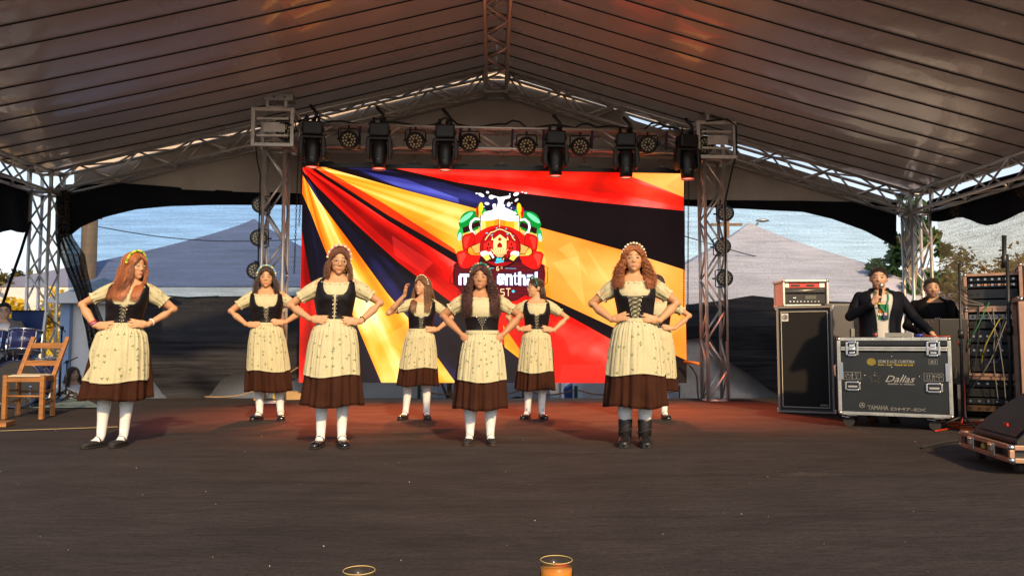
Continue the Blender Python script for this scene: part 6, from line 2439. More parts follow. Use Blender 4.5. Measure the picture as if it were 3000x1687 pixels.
part('maker_tag', MB().tube([(X - .03, PY, Z - .004), (X - .015, PY, Z + .008), (X + .015, PY, Z + .008), (X + .03, PY, Z - .004), (X - .03, PY, Z - .004)], .0022, 4), M['print_yellow'], case)
g = MB()
for x, y in ((785, 412), (781, 553), (413, 640), (548, 648), (932, 664), (1140, 687), (240, 630), (1320, 694)):
    X, Z = cf(x, y)
    g.ball((X, .004, Z), (.006, .003, .006), 8, 5)
part('screw_heads', g, M['chrome'], case, kind='stuff', smooth=True)

# ---- things on the case
def on_case(lx, ly):
    return Vector((loc.x + cos(rz_) * lx - sin(rz_) * ly, loc.y + sin(rz_) * lx + cos(rz_) * ly, ZT + .003))
def thin_glass(name, tint):
    m = bpy.data.materials.new(name)
    m.use_nodes = True
    t = m.node_tree
    t.nodes.clear()
    tp_ = t.nodes.new('ShaderNodeBsdfTransparent')
    tp_.inputs[0].default_value = (*tint, 1)
    gl = t.nodes.new('ShaderNodeBsdfGlossy')
    gl.inputs['Roughness'].default_value = .04
    lw_ = t.nodes.new('ShaderNodeLayerWeight')
    lw_.inputs[0].default_value = .5
    pw_ = t.nodes.new('ShaderNodeMath')
    pw_.operation = 'POWER'
    pw_.inputs[1].default_value = 4.0
    t.links.new(lw_.outputs['Facing'], pw_.inputs[0])
    fr = t.nodes.new('ShaderNodeMath')
    fr.operation = 'MULTIPLY_ADD'
    fr.inputs[1].default_value = .55
    fr.inputs[2].default_value = .035
    t.links.new(pw_.outputs[0], fr.inputs[0])
    mx = t.nodes.new('ShaderNodeMixShader')
    o_ = t.nodes.new('ShaderNodeOutputMaterial')
    t.links.new(fr.outputs[0], mx.inputs[0])
    t.links.new(tp_.outputs[0], mx.inputs[1])
    t.links.new(gl.outputs[0], mx.inputs[2])
    t.links.new(mx.outputs[0], o_.inputs[0])
    return m
M['glass'] = thin_glass('clear_glass', (.93, .95, .95))
M['glass_amber'] = thin_glass('amber_tinted_glass', (1.0, .94, .74))
p = on_case(.35, .10)
tb = thing('tumbler', 'small clear tumbler with a reddish drink on the mixer case', 'glass', p)
part('glass_wall', MB().lathe([(.022, .0), (.026, .085), (.0245, .085), (.0205, .006), (.0, .006)], 24), M['glass'], tb, smooth=True)
part('drink', MB().lathe([(.0, .007), (.0200, .007), (.0225, .04), (.0, .04)], 20), mat('red_drink', (.40, .06, .04), .2), tb, smooth=True)
p = on_case(.56, .10)
pb = thing('power_box', 'flat grey metal box lying on the mixer case', 'equipment box', p, rz_)
part('housing', MB().box((0, 0, .022), (.24, .15, .042)), mat('grey_metal', (.30, .29, .24), .4, .5), pb, bevel=.004)
part('end_plate', MB().box((.124, 0, .022), (.006, .13, .036)), M['alu'], pb)
p = on_case(.70, .14)
cn = thing('cable_connector', 'blue cable connector with red lead on the mixer case', 'connector', p, rz_)
part('plug', MB().cyl((0, 0, .018), (.07, 0, .018), .016, 12), mat('blue_plug', (.02, .03, .25), .4), cn, smooth=True)
part('lead', MB().tube([(.07, 0, .018), (.14, .02, .012), (.22, .0, .008), (.30, -.03, .006)], .005, 6), M['red_cable'], cn, smooth=True)

# ---- black console hood / screen in front of the second man
q = P(2690, 985, 8.35)
hood = thing('console_hood', 'black console back panel with clear side in front of the second man', 'mixing console', (q.x, 8.30, 0), -.12)
zt_, zb_ = P(2750, 934, 8.3).z, .40
part('panel', MB().box((.33, 0, (zt_ + zb_) / 2), (.28, .02, zt_ - zb_)), M['black_plastic'], hood, bevel=.004)
part('side', MB().add([(0, 0, zb_), (.19, 0, zb_), (.19, 0, zt_), (-.02, 0, zt_), (0, .02, zb_), (.19, .02, zb_), (.19, .02, zt_), (-.02, .02, zt_)], [(0, 1, 2, 3), (7, 6, 5, 4), (0, 4, 5, 1), (2, 6, 7, 3), (1, 5, 6, 2), (0, 3, 7, 4)]),
     mat('smoked_panel', (.035, .028, .026), .25), hood)
part('stand_leg', MB().box((.1, .2, .2), (.04, .04, .4)).box((.4, .2, .2), (.04, .04, .4)), M['black_metal'], hood)
part('shelf', MB().box((.24, .2, .41), (.5, .4, .02)), M['black_metal'], hood)
g = MB()
for (a, b) in ((.04, zt_ - .03), (.08, zt_ - .035), (.12, zt_ - .03), (.26, zt_ - .025), (.38, zt_ - .025), (.05, zt_ - .2), (.09, zt_ - .2), (.12, zt_ - .205)):
    g.ball((a, -.012, b), .004, 8, 5)
part('screw_heads', g, M['chrome'], hood, kind='stuff')

# ---- racks at the right edge
def open_rack(pl, yaw, w_, d_, z0, z1, label, units, seed):
    r_ = random.Random(seed)
    root = thing('equipment_rack', label, 'equipment rack', (pl.x, pl.y, 0), yaw, group='open equipment racks at the right edge')
    part('shell', MB().box((.012, d_ / 2, (z0 + z1) / 2), (.012, d_ - .03, z1 - z0 - .03)).box((w_ - .012, d_ / 2, (z0 + z1) / 2), (.012, d_ - .03, z1 - z0 - .03))
         .box((w_ / 2, d_ - .01, (z0 + z1) / 2), (w_ - .03, .012, z1 - z0 - .03)).box((w_ / 2, d_ / 2, z0 + .01), (w_ - .03, d_ - .03, .012)).box((w_ / 2, d_ / 2, z1 - .01), (w_ - .03, d_ - .03, .012)), M['case_black'], root)
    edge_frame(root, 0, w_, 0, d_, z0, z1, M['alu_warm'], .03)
    for (a, b, mm) in units:
        zc, hh = z0 + (z1 - z0) * (a + b) / 2, (z1 - z0) * (b - a)
        u_ = part('rack_unit', MB().box((w_ / 2, .10, zc), (w_ - .05, .04, hh * .94)), mm, root, bevel=.003)
        g = MB()
        for i in range(7):
            g.box((.06 + i * (w_ - .12) / 6, .076, zc), (.02, .008, min(hh * .4, .02)))
        part('sockets', g, M['steel'] if r_.random() < .5 else M['black_plastic'], u_, kind='stuff')
    return root
RY = -.50
pr = P(2838, 1100, 8.3)
rack_r = RY
M['copper_glow'] = mat('amber_meter', (.3, .1, .02), .4, emit=(1, .3, .08), estr=.5)
open_rack(pr, RY, .50, .45, 1.20, 1.545, 'upper open rack with a glowing meter row and looped leads', [(.62, .78, M['black_metal']), (.05, .25, M['black_plastic']), (.28, .58, M['black_plastic']), (.80, .95, M['black_plastic'])], 1)
open_rack(pr, RY, .50, .45, .50, 1.17, 'middle tall open rack with hanging green and white cables', [(.86, .95, M['alu_dull']), (.72, .84, M['black_metal']), (.50, .70, M['black_plastic']), (.28, .48, M['black_metal']), (.04, .26, M['black_plastic'])], 2)
pr2 = pr + Vector((-.07, -.02, 0))
open_rack(pr2, RY, .60, .5, .03, .465, 'lowest wide rack standing on the stage under two others', [(.78, .96, M['black_plastic']), (.55, .75, M['black_metal']), (.38, .52, M['black_plastic']), (.2, .35, mat('bronze_unit', (.12, .07, .04), .4, .6))], 3)
def rk_pt(lx, ly, z):
    return Vector((pr.x + cos(RY) * lx - sin(RY) * ly, pr.y + sin(RY) * lx + cos(RY) * ly, z))
g = MB()
for i in range(16):
    g.box((0, 0, 0), (.001, .001, .001)) if False else g.ball(rk_pt(.12 + i * .02, .06, 1.442), .006, 6, 4)
single('meter_lamps', g, M['copper_glow'], 'row of amber indicator lamps across the upper rack', 'indicator lamps', kind='stuff')
r_ = random.Random(12)
cab_m = [mat('grey_lead', (.14, .14, .13), .5), M['black_rubber'], mat('green_lead', (.03, .16, .06), .5), mat('blue_lead', (.015, .03, .14), .5), mat('yellow_lead', (.25, .21, .02), .5)]
for i in range(10):
    a = rk_pt(r_.uniform(.05, .45), -.01, r_.uniform(1.0, 1.3))
    b = rk_pt(r_.uniform(-.05, .40), -.05 - r_.uniform(0, .08), r_.uniform(.25, .8))
    mid = (a + b) / 2 + Vector((r_.uniform(-.12, .05), -.06, -r_.uniform(.0, .25)))
    ci = (0, 1, 1, 2, 0, 1, 3, 4)[i % 8]
    wire([a, a.lerp(mid, .5) + Vector((0, -.03, .04)), mid, b], .006, cab_m[ci], ('pale grey', 'black', 'green', 'blue', 'yellow')[ci] + ' lead tangled on the open racks, ' + ('leftmost', 'left of centre', 'centre', 'right of centre', 'rightmost')[min(4, int(5 * i / 10))] + (' and short', ', medium long', ' and long', ', longest')[min(3, int((a - b).length / .25))], group='leads hanging on the open racks')
for i in range(5):
    a = rk_pt(.02, -.01, 1.34 + i * .02)
    wire([a, a + Vector((-.10, -.05, .06 - i * .02)), a + Vector((-.09, -.08, -.10)), a + Vector((.12, -.07, -.12 - i * .015))], .005, cab_m[0 if i % 2 else 1], 'thin lead looped at the left side of the upper rack, ' + ('lowest', 'second from bottom', 'middle', 'second from top', 'topmost')[i], group='leads hanging on the open racks')

# road case with emblem behind, tall case at the edge
q = P(2962, 1000, 8.0)
rc = thing('road_case', 'black road case with a pale emblem at the right edge', 'flight case', (q.x + .06, 7.9, 0), -.5)
part('body', MB().box((.3, .25, .82), (.6, .5, 1.60)), M['case_black'], rc, bevel=.006)
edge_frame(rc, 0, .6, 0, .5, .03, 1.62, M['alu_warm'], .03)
part('emblem_frame', rim_rect(.22, 1.33, .17, .14, .008, -.006, .006), M['print_grey'], rc)
part('emblem', MB().tube([(.17, -.006, 1.36), (.19, -.006, 1.29), (.22, -.006, 1.35), (.25, -.006, 1.29), (.27, -.006, 1.36)], .006, 5), M['print_grey'], rc)
q = P(2996, 1000, 6.9)
tc_ = thing('tall_case', 'edge of a tall aluminium framed case cut off by the right border', 'flight case', (q.x, 6.9, 0), -.45)
part('body', MB().box((.3, .2, .62), (.58, .4, 1.16)), M['case_black'], tc_)
edge_frame(tc_, 0, .6, 0, .4, .03, 1.22, M['alu_warm'], .045)

# ---- mic stands
def mic_stand(p, h, label, boom=None, mic=False, r=.011, leg=.28, group=None, tilt=(0, 0)):
    root = thing('microphone_stand', label, 'microphone stand', (p.x, p.y, 0), group=group)
    part('pole', MB().tube([(0, 0, .07), (tilt[0] * .5, 0, h * .5), (tilt[0], 0, h)], [r * 1.3, r * 1.2, r], 8), M['black_metal'], root, smooth=True)
    part('collar', MB().cyl((tilt[0] * .55, 0, h * .55), (tilt[0] * .62, 0, h * .60), r * 2.2, 10), M['black_plastic'], root, smooth=True)
    for k in range(3):
        a = k * 2.094 + .6
        part('leg', MB().tube([(0, 0, .14), (leg * cos(a) * .5, leg * sin(a) * .5, .07), (leg * cos(a), leg * sin(a), .012)], .010, 6), M['black_metal'], root, smooth=True)
    if boom:
        a, b = Vector(boom[0]), Vector(boom[1])
        bo = part('boom', MB().tube([a, b], .008, 8), M['black_metal'], root, smooth=True)
        part('clutch', MB().ball((tilt[0], 0, h), .028, 10, 6), M['black_plastic'], bo, smooth=True)
    return root
q = FL(2822, 1262)
top = P(2810, 772, q.y)
s1 = mic_stand(q, top.z, 'slim black stand pole rising beside the mixer case', tilt=(top.x - q.x, 0), r=.012)
q = FL(2962, 1225)
q = Vector((P(2958, 1100, 7.2).x, 7.2, 0))
top = P(2950, 745, q.y)
s2 = mic_stand(q, top.z, 'black stand at the right edge holding a long shotgun microphone', tilt=(top.x - q.x, 0), r=.014)
mc = single('shotgun_microphone', MB().tube([P(2941, 785, q.y), P(2942, 750, q.y), P(2942, 748, q.y), P(2942, 690, q.y)], [.022, .024, .018, .020], 12), M['black_plastic'],
            'long black shotgun microphone clipped upright on the right stand', 'microphone', smooth=True)
g = MB().cyl(P(2941, 770, q.y), P(2951, 765, q.y), .012, 8)
part('clip', g, M['black_plastic'], mc)

# ---- curved monitor on its castored tray
zt_, zb_ = .185, .085
a, b = FL(2817, 1264, zt_), FL(2962, 1306, zt_)
loc2, rz2, w2 = frame(a, b)
w2 = max(w2, .8) * 1.0
tray = thing('tray_dolly', 'metal edged castor tray with latches under the curved speaker', 'equipment dolly', loc2, rz2)
part('tray_body', MB().box((w2 / 2, .45, (zt_ + zb_) / 2), (w2 - .03, .87, zt_ - zb_ - .02)), M['case_black'], tray)
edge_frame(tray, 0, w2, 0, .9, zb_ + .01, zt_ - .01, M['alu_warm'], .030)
for x in (.22, w2 - .25):
    l_ = part('latch', MB().box((x, -.018, (zt_ + zb_) / 2), (.10, .012, .085)), M['steel'], tray, bevel=.004)
    part('latch_hook', MB().box((x, -.028, (zt_ + zb_) / 2 + .01), (.045, .014, .045)), M['chrome'], l_, bevel=.003)
for x in (.1, w2 - .1):
    for y in (.1, .8):
        caster(tray, x, y, zb_, .036)
tg = part('maker_tag', MB().prism([(w2 * .52 - .03, .12), (w2 * .52 + .03, .12), (w2 * .52 + .03, .14), (w2 * .52, .158), (w2 * .52 - .03, .14)], -.02, -.017), M['print_yellow'], tray)
sp = thing('curved_speaker', 'curved black speaker cabinet with perforated grille at the lower right corner', 'speaker', loc2 + Vector((0, 0, zt_ + .002)), rz2)
prof = []
for k in range(15):
    t_ = k / 14
    prof.append((.06 + .80 * t_, .02 + .40 * sin(t_ * pi / 2) ** .85))
prof = [(.06, 0)] + prof + [(.86, 0)]
Mx = Matrix(((0, 1, 0, 0), (1, 0, 0, 0), (0, 0, 1, 0), (0, 0, 0, 1)))
part('cabinet', MB().prism(prof, .06, w2 - .06, Mx), M['black_plastic'], sp)
part('grille', MB().grid(lambda a_, b_: Vector((.10 + (w2 - .2) * a_, .07 + .78 * b_, .03 + .40 * sin(((.07 + .78 * b_ - .06) / .80) * pi / 2) ** .85)), 2, 24), mat('perforated_grille', (.03, .03, .034), .35, .6, bump=1.0, bscale=220, bdist=.004), sp, smooth=True)
bd = part('badge', MB().box((w2 * .62, .10, .105), (.05, .01, .02)), mat('red_badge', (.55, .02, .02), .4), sp)

# ---- red and black floor cables round the cases
wire([P(2806, 1000, 7.9), P(2822, 1040, 7.9), P(2818, 1080, 7.8), P(2826, 1150, 7.7), P(2818, 1235, 7.5), FL(2790, 1252, .01), FL(2740, 1262, .01)], .008, M['red_cable'], 'red cable hanging beside the mixer case down to the stage')
for i in range(5):
    a = FL(2800 + i * 22, 1236 + i * 7, .012)
    wire([a + Vector((-.15, .15, 0)), a, a + Vector((.2, -.1 + .06 * i, .02)), a + Vector((.45, .1, .0)), a + Vector((.6, -.05, 0))], .009, M['red_cable'] if i % 2 else mat('orange_cable', (.4, .12, .02), .5) if i == 0 else bpy.data.materials['orange_cable'],
         ('orange' if i % 2 == 0 else 'red') + ' cable coiled on the stage by the racks, ' + ('farthest back', 'second from the back', 'middle', 'second nearest', 'nearest the camera')[i], group='cables on the stage by the racks')
wire([FL(2700, 1310, .01), FL(2760, 1296, .01), FL(2800, 1290, .012), FL(2850, 1280, .01)], .010, M['black_rubber'], 'black cable lying on the stage in front of the mixer case')
wire([P(600, 1162, 11.9) , P(700, 1158, 11.9), P(800, 1120, 11.9), P(874, 1075, 11.8)], .008, M['card'], 'pale cord rising at the lower left corner of the screen')
g = single('orange_grip_bar', MB().tube([P(2004, 1060, 11.5), P(2030, 1062, 11.4), P(2048, 1066, 11.3)], .022, 8), mat('orange_grip', (.5, .16, .02), .5), 'orange handled bar sticking out beside the screen at right', 'bar', smooth=True)
wire([P(2020, 1070, 11.45), P(2040, 1100, 11.45), P(2044, 1150, 11.45), P(2046, 1166, 11.45)], .012, M['black_rubber'], 'black cable dropping beside the right tower foot')

# ================================================================== LEFT SIDE: CHAIR, DRUMS
M['chair_wood'] = mat('varnished_wood', (.30, .13, .035), .45, var=.25, vscale=4, stretch=(1, 1, 8), coat=.2)
fl_, fr_, bl_, br_ = FL(12, 1228), FL(121, 1228), FL(51, 1218), FL(153, 1218)
ch = thing('wooden_chair', 'plain wooden ladder-back chair with a pale woven seat', 'chair', (fl_.x, fl_.y, 0))
o_ = Vector((fl_.x, fl_.y, 0))
def cp(p, z):
    return Vector((p.x - o_.x, p.y - o_.y, z))
ZS = .46
for p in (fl_, fr_):
    part('leg', MB().beam(cp(p, 0), cp(p, ZS + .02), .045, .045, up=(0, 1, 0)), M['chair_wood'], ch, bevel=.006)
dx = Vector((.09, .10, 0))
for p in (bl_, br_):
    part('back_post', MB().beam(cp(p, 0), cp(p, ZS), .04, .045, up=(0, 1, 0)).beam(cp(p, ZS), cp(p, .90) + dx, .045, .04, up=(0, 1, 0)), M['chair_wood'], ch, bevel=.005)
for z in (.80, .60):
    k = (z - ZS) / (.9 - ZS)
    part('back_slat', MB().beam(cp(bl_, z) + dx * k, cp(br_, z) + dx * k, .018, .062), M['chair_wood'], ch, bevel=.004)
for (a, b, zs_) in ((fl_, fr_, (.25, )), (bl_, br_, (.28,)), (fl_, bl_, (.30, .18)), (fr_, br_, (.30, .18))):
    for z in zs_:
        part('rung', MB().cyl(cp(a, z), cp(b, z), .012, 8), M['chair_wood'], ch, smooth=True)
for (a, b) in ((fl_, fr_), (bl_, br_), (fl_, bl_), (fr_, br_)):
    part('seat_rail', MB().beam(cp(a, ZS - .03), cp(b, ZS - .03), .022, .045), M['chair_wood'], ch)
def seat(a_, b_):
    p = cp(fl_, 0).lerp(cp(fr_, 0), a_).lerp(cp(bl_, 0).lerp(cp(br_, 0), a_), b_)
    e = min(a_, 1 - a_, b_, 1 - b_)
    return p + Vector((0, 0, ZS + .004 + .012 * min(1, e * 8) - .012 * (1 - abs(2 * a_ - 1)) * (1 - abs(2 * b_ - 1)) + .002 * sin(a_ * 60 if abs(a_ - .5) > abs(b_ - .5) else b_ * 60)))
part('woven_seat', MB().grid(seat, 40, 30), mat('woven_seat', (.55, .48, .36), .8), ch, smooth=True, solid=.012)
g = MB().box((0, 0, .02), (.14, .30, .04))
q = FL(8, 1246)
single('wood_block', g, M['chair_wood'], 'end of a wooden block on the stage at the left border', 'wooden block', (q.x, q.y, .0), .3)
a, b = FL(0, 1263), FL(345, 1251)
single('floor_strip', MB().beam(a + Vector((0, 0, .006)), b + Vector((0, 0, .006)), .028, .002), mat('yellow_strip', (.48, .40, .18), .6), 'pale yellow strip across the stage at the left', 'floor tape')  # thin pale yellow strip lying flat on the carpet
# bottle
q = FL(86, 1207)
bt = thing('plastic_bottle', 'clear empty plastic bottle standing behind the wooden chair', 'bottle', (q.x, q.y, 0))
part('bottle_wall', MB().lathe([(.0, .004), (.040, .004), (.043, .02), (.040, .05), (.043, .08), (.040, .11), (.043, .14), (.043, .18), (.034, .23), (.016, .27), (.014, .30), (.012, .30), (.012, .27), (.030, .225), (.040, .18), (.0395, .03), (.0, .008)], 24), M['glass'], bt, smooth=True)
part('cap', MB().cyl((0, 0, .30), (0, 0, .315), .015, 12), mat('bottle_cap', (.1, .2, .6), .4), bt)

# rug under the drums
def rugf(a_, b_):
    p = FL(-60, 1196).lerp(FL(300, 1196), a_).lerp(FL(-60, 1169).lerp(FL(250, 1169), a_), b_)
    return Vector((p.x, p.y, .006 + .004 * sin(p.x * 5) * sin(p.y * 6) + .004))
single('patterned_rug', MB().grid(rugf, 40, 16), mat('blue_rug', (.05, .14, .18), .9, col2=(.22, .26, .26), vscale=9, bump=.4, bscale=60), 'blue patterned rug under the drum kit at the back left of the stage', 'rug', smooth=True)

# drums
M['drum_shell'] = mat('dark_blue_lacquer', (.015, .02, .09), .2, coat=.7)
M['drum_skin'] = mat('drum_skin', (.60, .60, .62), .4)
def drum(p, r, d, rx, label, black=False, name='tom_drum', skin=None, rz__=0.0):
    root = thing(name, label, 'drum', p, group=None)
    root.rotation_euler = (rx, 0, rz__)
    part('shell', MB().lathe([(r, -d / 2), (r, d / 2)], 36, cap=False), M['drum_shell'], root, smooth=True, solid=.008)
    for z in (-d / 2, d / 2):
        part('hoop', MB().tube([(r * 1.02 * cos(a), r * 1.02 * sin(a), z) for a in np.linspace(0, 2 * pi, 33)], .011, 6, cap=False), M['chrome'] if not black else M['drum_shell'], root, smooth=True)
        part('head', MB().lathe([(.0, z), (r, z)], 36), skin or M['drum_skin'], root)
    for k in range(8):
        a = k * pi / 4 + .2
        part('lug', MB().cyl((r * 1.03 * cos(a), r * 1.03 * sin(a), -d * .42), (r * 1.03 * cos(a), r * 1.03 * sin(a), d * .42), .006, 6).box((r * 1.03 * cos(a), r * 1.03 * sin(a), 0), (.025, .025, .05)), M['chrome'], root)
    return root
q = P(42, 1122, 10.1)
drum(Vector((q.x, 10.25, .31)), .29, .40, pi / 2, 'bass drum with a black front head behind the wooden chair', True, 'bass_drum', M['black_plastic'], .25)
q = P(66, 1000, 10.1)
drum(Vector((q.x, 10.15, q.z)), .185, .26, -.22, 'dark blue tom drum right of the drummer', rz__=.2)
q = P(-22, 1000, 10.1)
drum(Vector((q.x, 10.15, q.z)), .165, .24, -.22, 'dark blue tom drum cut off by the left border')
q = P(112, 1060, 10.6)
drum(Vector((q.x - .05, 10.7, .42)), .20, .38, .04, 'floor tom standing behind the bass drum', name='floor_tom')
for px in (18, 37):
    a, b = P(px, 1004, 10.05), P(px + 1, 1056, 10.1)
    single('holder_tube', MB().cyl(a, b, .012, 8), M['chrome'], 'chrome tom holder tube ' + ('nearer the left border' if px == 18 else 'under the right tom'), 'tom holder', smooth=True, group='chrome tom holder tubes')
q = P(28, 1000, 11.0)
bdp = thing('blue_board', 'dark blue board with pale edge propped behind the toms', 'board', (q.x, 11.0, 0), 0)
zt_, zb_ = P(60, 912, 11.0).z, .25
w_ = (P(128, 912, 11).x - q.x)
part('board', MB().add([(0, 0, zb_), (w_ * .82, 0, zb_), (w_, .02, zt_), (0, .02, zt_), (0, .03, zb_), (w_ * .82, .03, zb_), (w_, .05, zt_), (0, .05, zt_)], [(0, 1, 2, 3), (7, 6, 5, 4), (0, 4, 5, 1), (1, 5, 6, 2), (2, 6, 7, 3), (3, 7, 4, 0)]), mat('navy_board', (.012, .03, .12), .4), bdp)
part('edge', MB().beam((w_ * .82 + .02, 0, zb_), (w_ + .02, .02, zt_), .022, .03), M['white'], bdp)
part('edge', MB().beam((0, 0, zt_ + .008), (w_, .02, zt_ + .008), .02, .018), M['black_plastic'], bdp)
part('prop', MB().beam((w_ * .4, .35, 0), (w_ * .4, .04, zb_ + .1), .03, .03).beam((w_ * .4, .02, 0), (w_ * .4, .02, zb_), .03, .03), M['black_metal'], bdp)
# cymbal / boom stands
q = FL(173, 1176)
top = P(172, 960, q.y)
h_ = top.z
A, B_ = P(112, 902, q.y) - Vector((q.x, q.y, 0)), P(192, 972, q.y) - Vector((q.x, q.y, 0))
mic_stand(q, h_, 'chrome boom stand rising behind the wooden chair', boom=(A, B_), r=.012)
q = FL(178, 1168)
A, B_ = P(172, 1065, q.y) - Vector((q.x, q.y, 0)), P(214, 1046, q.y) - Vector((q.x, q.y, 0))
mic_stand(q + Vector((.06, .02, 0)), P(178, 1060, q.y).z, 'short stand with an angled arm by the booth post', boom=(A, B_), r=.010)
q = FL(205, 1178)
A, B_ = P(180, 1172, q.y) - Vector((q.x, q.y, 0)), P(240, 1150, q.y) - Vector((q.x, q.y, 0))
A.z = max(A.z, .03)
mic_stand(q, .14, 'low folded microphone stand on the blue rug', boom=(A, B_), r=.010, leg=.2)

# ================================================================== THE OTHER PEOPLE
def figure(label, p, top_z, yaw=0.0, head=(0, 0, 0), sit=False, male=True, skin=(.46, .25, .13), hcol=(.02, .012, .008), hair=None, shirt=(.7, .7, .68), jacket=None, arms=None,
           stubble=0.0, gx=1.0, voxel=.0086, seed=11, group=None, glasses=None, face_scale=1.0, extra=None, trousers=(.02, .02, .03), sc=None, curl_r=(.16, .16), sleeve_to=1.0, lip=(.40, .16, .12)):
    Hc = 1.615
    if sc is None:
        sc = top_z / Hc
    root = thing('person', label, 'person', (p.x, p.y, top_z - Hc * sc), group=group)
    R = Matrix.Rotation(yaw, 4, 'Z')
    def warp(v):
        return (R @ v) * sc
    T = head_matrix(*head) @ Matrix.Diagonal((face_scale, face_scale, face_scale, 1))
    b = MB()
    NB = 26
    vs = [tp(z, 2 * pi * k / NB, 0, gx if z < 1.36 else 1.0, male) for z in TZ for k in range(NB)]
    fs = [(i * NB + k, i * NB + (k + 1) % NB, (i + 1) * NB + (k + 1) % NB, (i + 1) * NB + k) for i in range(len(TZ) - 1) for k in range(NB)]
    fs += [tuple(reversed(range(NB))), tuple((len(TZ) - 1) * NB + k for k in range(NB))]
    b.add(vs, fs)
    A = [dict(e=(.26, .03, 1.06), w=(.24, -.12, .86), aim=(.0, -.4, -.9), nrm=(.9, -.1, .1)) for _ in (0, 1)]
    for i in (0, 1):
        if arms and arms[i]:
            A[i].update(arms[i])
    segs = []
    for i, s in enumerate((-1, 1)):
        a = A[i]
        shx = .175 if male else .155
        S_, E_, W_ = Vector((shx * s * gx, .006, 1.300)), Vector((a['e'][0] * s, a['e'][1], a['e'][2])), Vector((a['w'][0] * s, a['w'][1], a['w'][2]))
        chain_(b, [S_, E_, E_.lerp(W_, .35), W_], [.048, .037, .038, .026], 14)
        hand(b, W_, (a['aim'][0] * s, a['aim'][1], a['aim'][2]), (a['nrm'][0] * s, a['nrm'][1], a['nrm'][2]), 1.08 if male else .95, curl=a.get('curl', .3), grip=a.get('grip', False), thumb_side=(-1 if s == 1 else 1) * a.get('ts', 1))
        segs.append((S_, E_, W_))
    lg = []
    for s in (-1, 1):
        hip = Vector((.085 * s, .005, .80))
        if sit:
            knee, ank = Vector((.13 * s, -.42, .80)), Vector((.13 * s, -.40, .42))
        else:
            knee, ank = Vector((.09 * s, -.01, .45)), Vector((.10 * s, .02, .08))
        chain_(b, [hip, knee, ank], [.088, .058, .036], 14)
        chain_(b, [ank + Vector((0, 0, -.04)), ank + Vector((0, -.14, -.055))], [.032, .028], 10)
        lg.append((hip, knee, ank))
    head_prims(b, T, 1.04 if male else 1.0, male)
    me = remesh(b, voxel, 3)
    sculpt_face(me, T.inverted(), skin, tuple(c * .9 for c in hcol), lip, male, stubble)
    for v in me.vertices:
        v.co = warp(v.co)
    part('body', me, M['skin'], root)
    for s in (-1, 1):
        e_ = part('eye', MB().ball(T @ Vector((s * EYE[0], EYE[1], EYE[2])), (.0115, .0095, .0050), 12, 8), M['eye_white'], root, smooth=True, warp=warp)
        part('iris', MB().ball(T @ Vector((s * EYE[0], EYE[1] - .0070, EYE[2])), (.0052, .0030, .0044), 10, 6), M['iris'], e_, smooth=True, warp=warp)
    ms_ = flat_mat('shirt_%s' % label[:12], shirt, .8)
    def sh_(a, bb):
        th = 2 * pi * a
        z = .84 + ((1.355 - .03 * max(0, cos(th))) - .84) * bb
        return tp(z, th, .012 + .002 * sin(th * 7 + z * 9), gx, male)
    part('shirt', MB().grid(sh_, 60, 24, closed=True), ms_, root, smooth=True, warp=warp, solid=.003)
    jm = flat_mat('jacket_%s' % label[:12], jacket, .75) if jacket else ms_
    for (S_, E_, W_) in segs:
        g = MB()
        W2 = E_.lerp(W_, .92) if sleeve_to >= 1 else S_.lerp(E_, sleeve_to)
        if sleeve_to >= 1:
            chain_(g, [S_ - Vector((S_.x * .3, 0, 0)), S_, S_.lerp(E_, .5), E_, W2], [.062, .064, .058, .052, .042] if male else [.05, .058, .056, .048, .036], 16)
        else:
            chain_(g, [S_, S_.lerp(E_, sleeve_to * .5), W2], [.060, .068, .056], 16)
        sm_ = remesh(g, .009, 3, 'sleeve')
        for v in sm_.vertices:
            v.co = warp(v.co)
        sm_.polygons.foreach_set('use_smooth', [True] * len(sm_.polygons))
        part('sleeve', sm_, jm, root)
    if jacket:
        for half in (-1, 1):
            def jk(a, bb):
                z = .74 + (1.365 - .74) * bb
                gp = spl(z, [.74, 1.0, 1.15, 1.36], [.055, .05, .06, .085])
                th0 = math.asin(min(.8, gp / .17))
                th = th0 + (pi - th0) * a
                p_ = tp(z, th, .028 + .006 * sin(z * 21 + th * 3) * .6, gx, male)
                p_.x *= half
                return p_
            part('jacket', MB().grid(jk, 40, 30, flip=half < 0), jm, root, smooth=True, warp=warp, solid=.008)
        def col_(a, bb):
            th = -pi + 2 * pi * a
            th = math.copysign(max(abs(th), .45), th) if abs(th) > 1e-6 else .45
            zc = 1.345 + .05 * bb * (.4 + .6 * abs(sin(th / 2)))
            return tp(zc, pi + 2 * pi * (a - .5) * .82, .030 - .004 * bb, 1.0, male)
        part('collar', MB().grid(col_, 40, 4), jm, root, smooth=True, warp=warp, solid=.008)
    tm = flat_mat('trousers_%s' % label[:12], trousers, .8)
    g = MB()
    for (hip, knee, ank) in lg:
        chain_(g, [hip + Vector((0, 0, .02)), knee, ank + Vector((0, 0, .0))], [.104, .074, .058], 14)
    g.ball((0, .01, .84), (.165, .125, .10), 20, 12)
    tr = remesh(g, .012, 3, 'trousers')
    for v in tr.vertices:
        v.co = warp(v.co)
    tr.polygons.foreach_set('use_smooth', [True] * len(tr.polygons))
    part('trousers', tr, tm, root)
    for (hip, knee, ank) in lg:
        part('shoe', MB().ball(ank + Vector((0, -.07, -.045)), (.045, .135, .035), 16, 8), M['black_rubber'], root, smooth=True, warp=warp)
    hm = hair_mat('hair_' + str(seed), hcol)
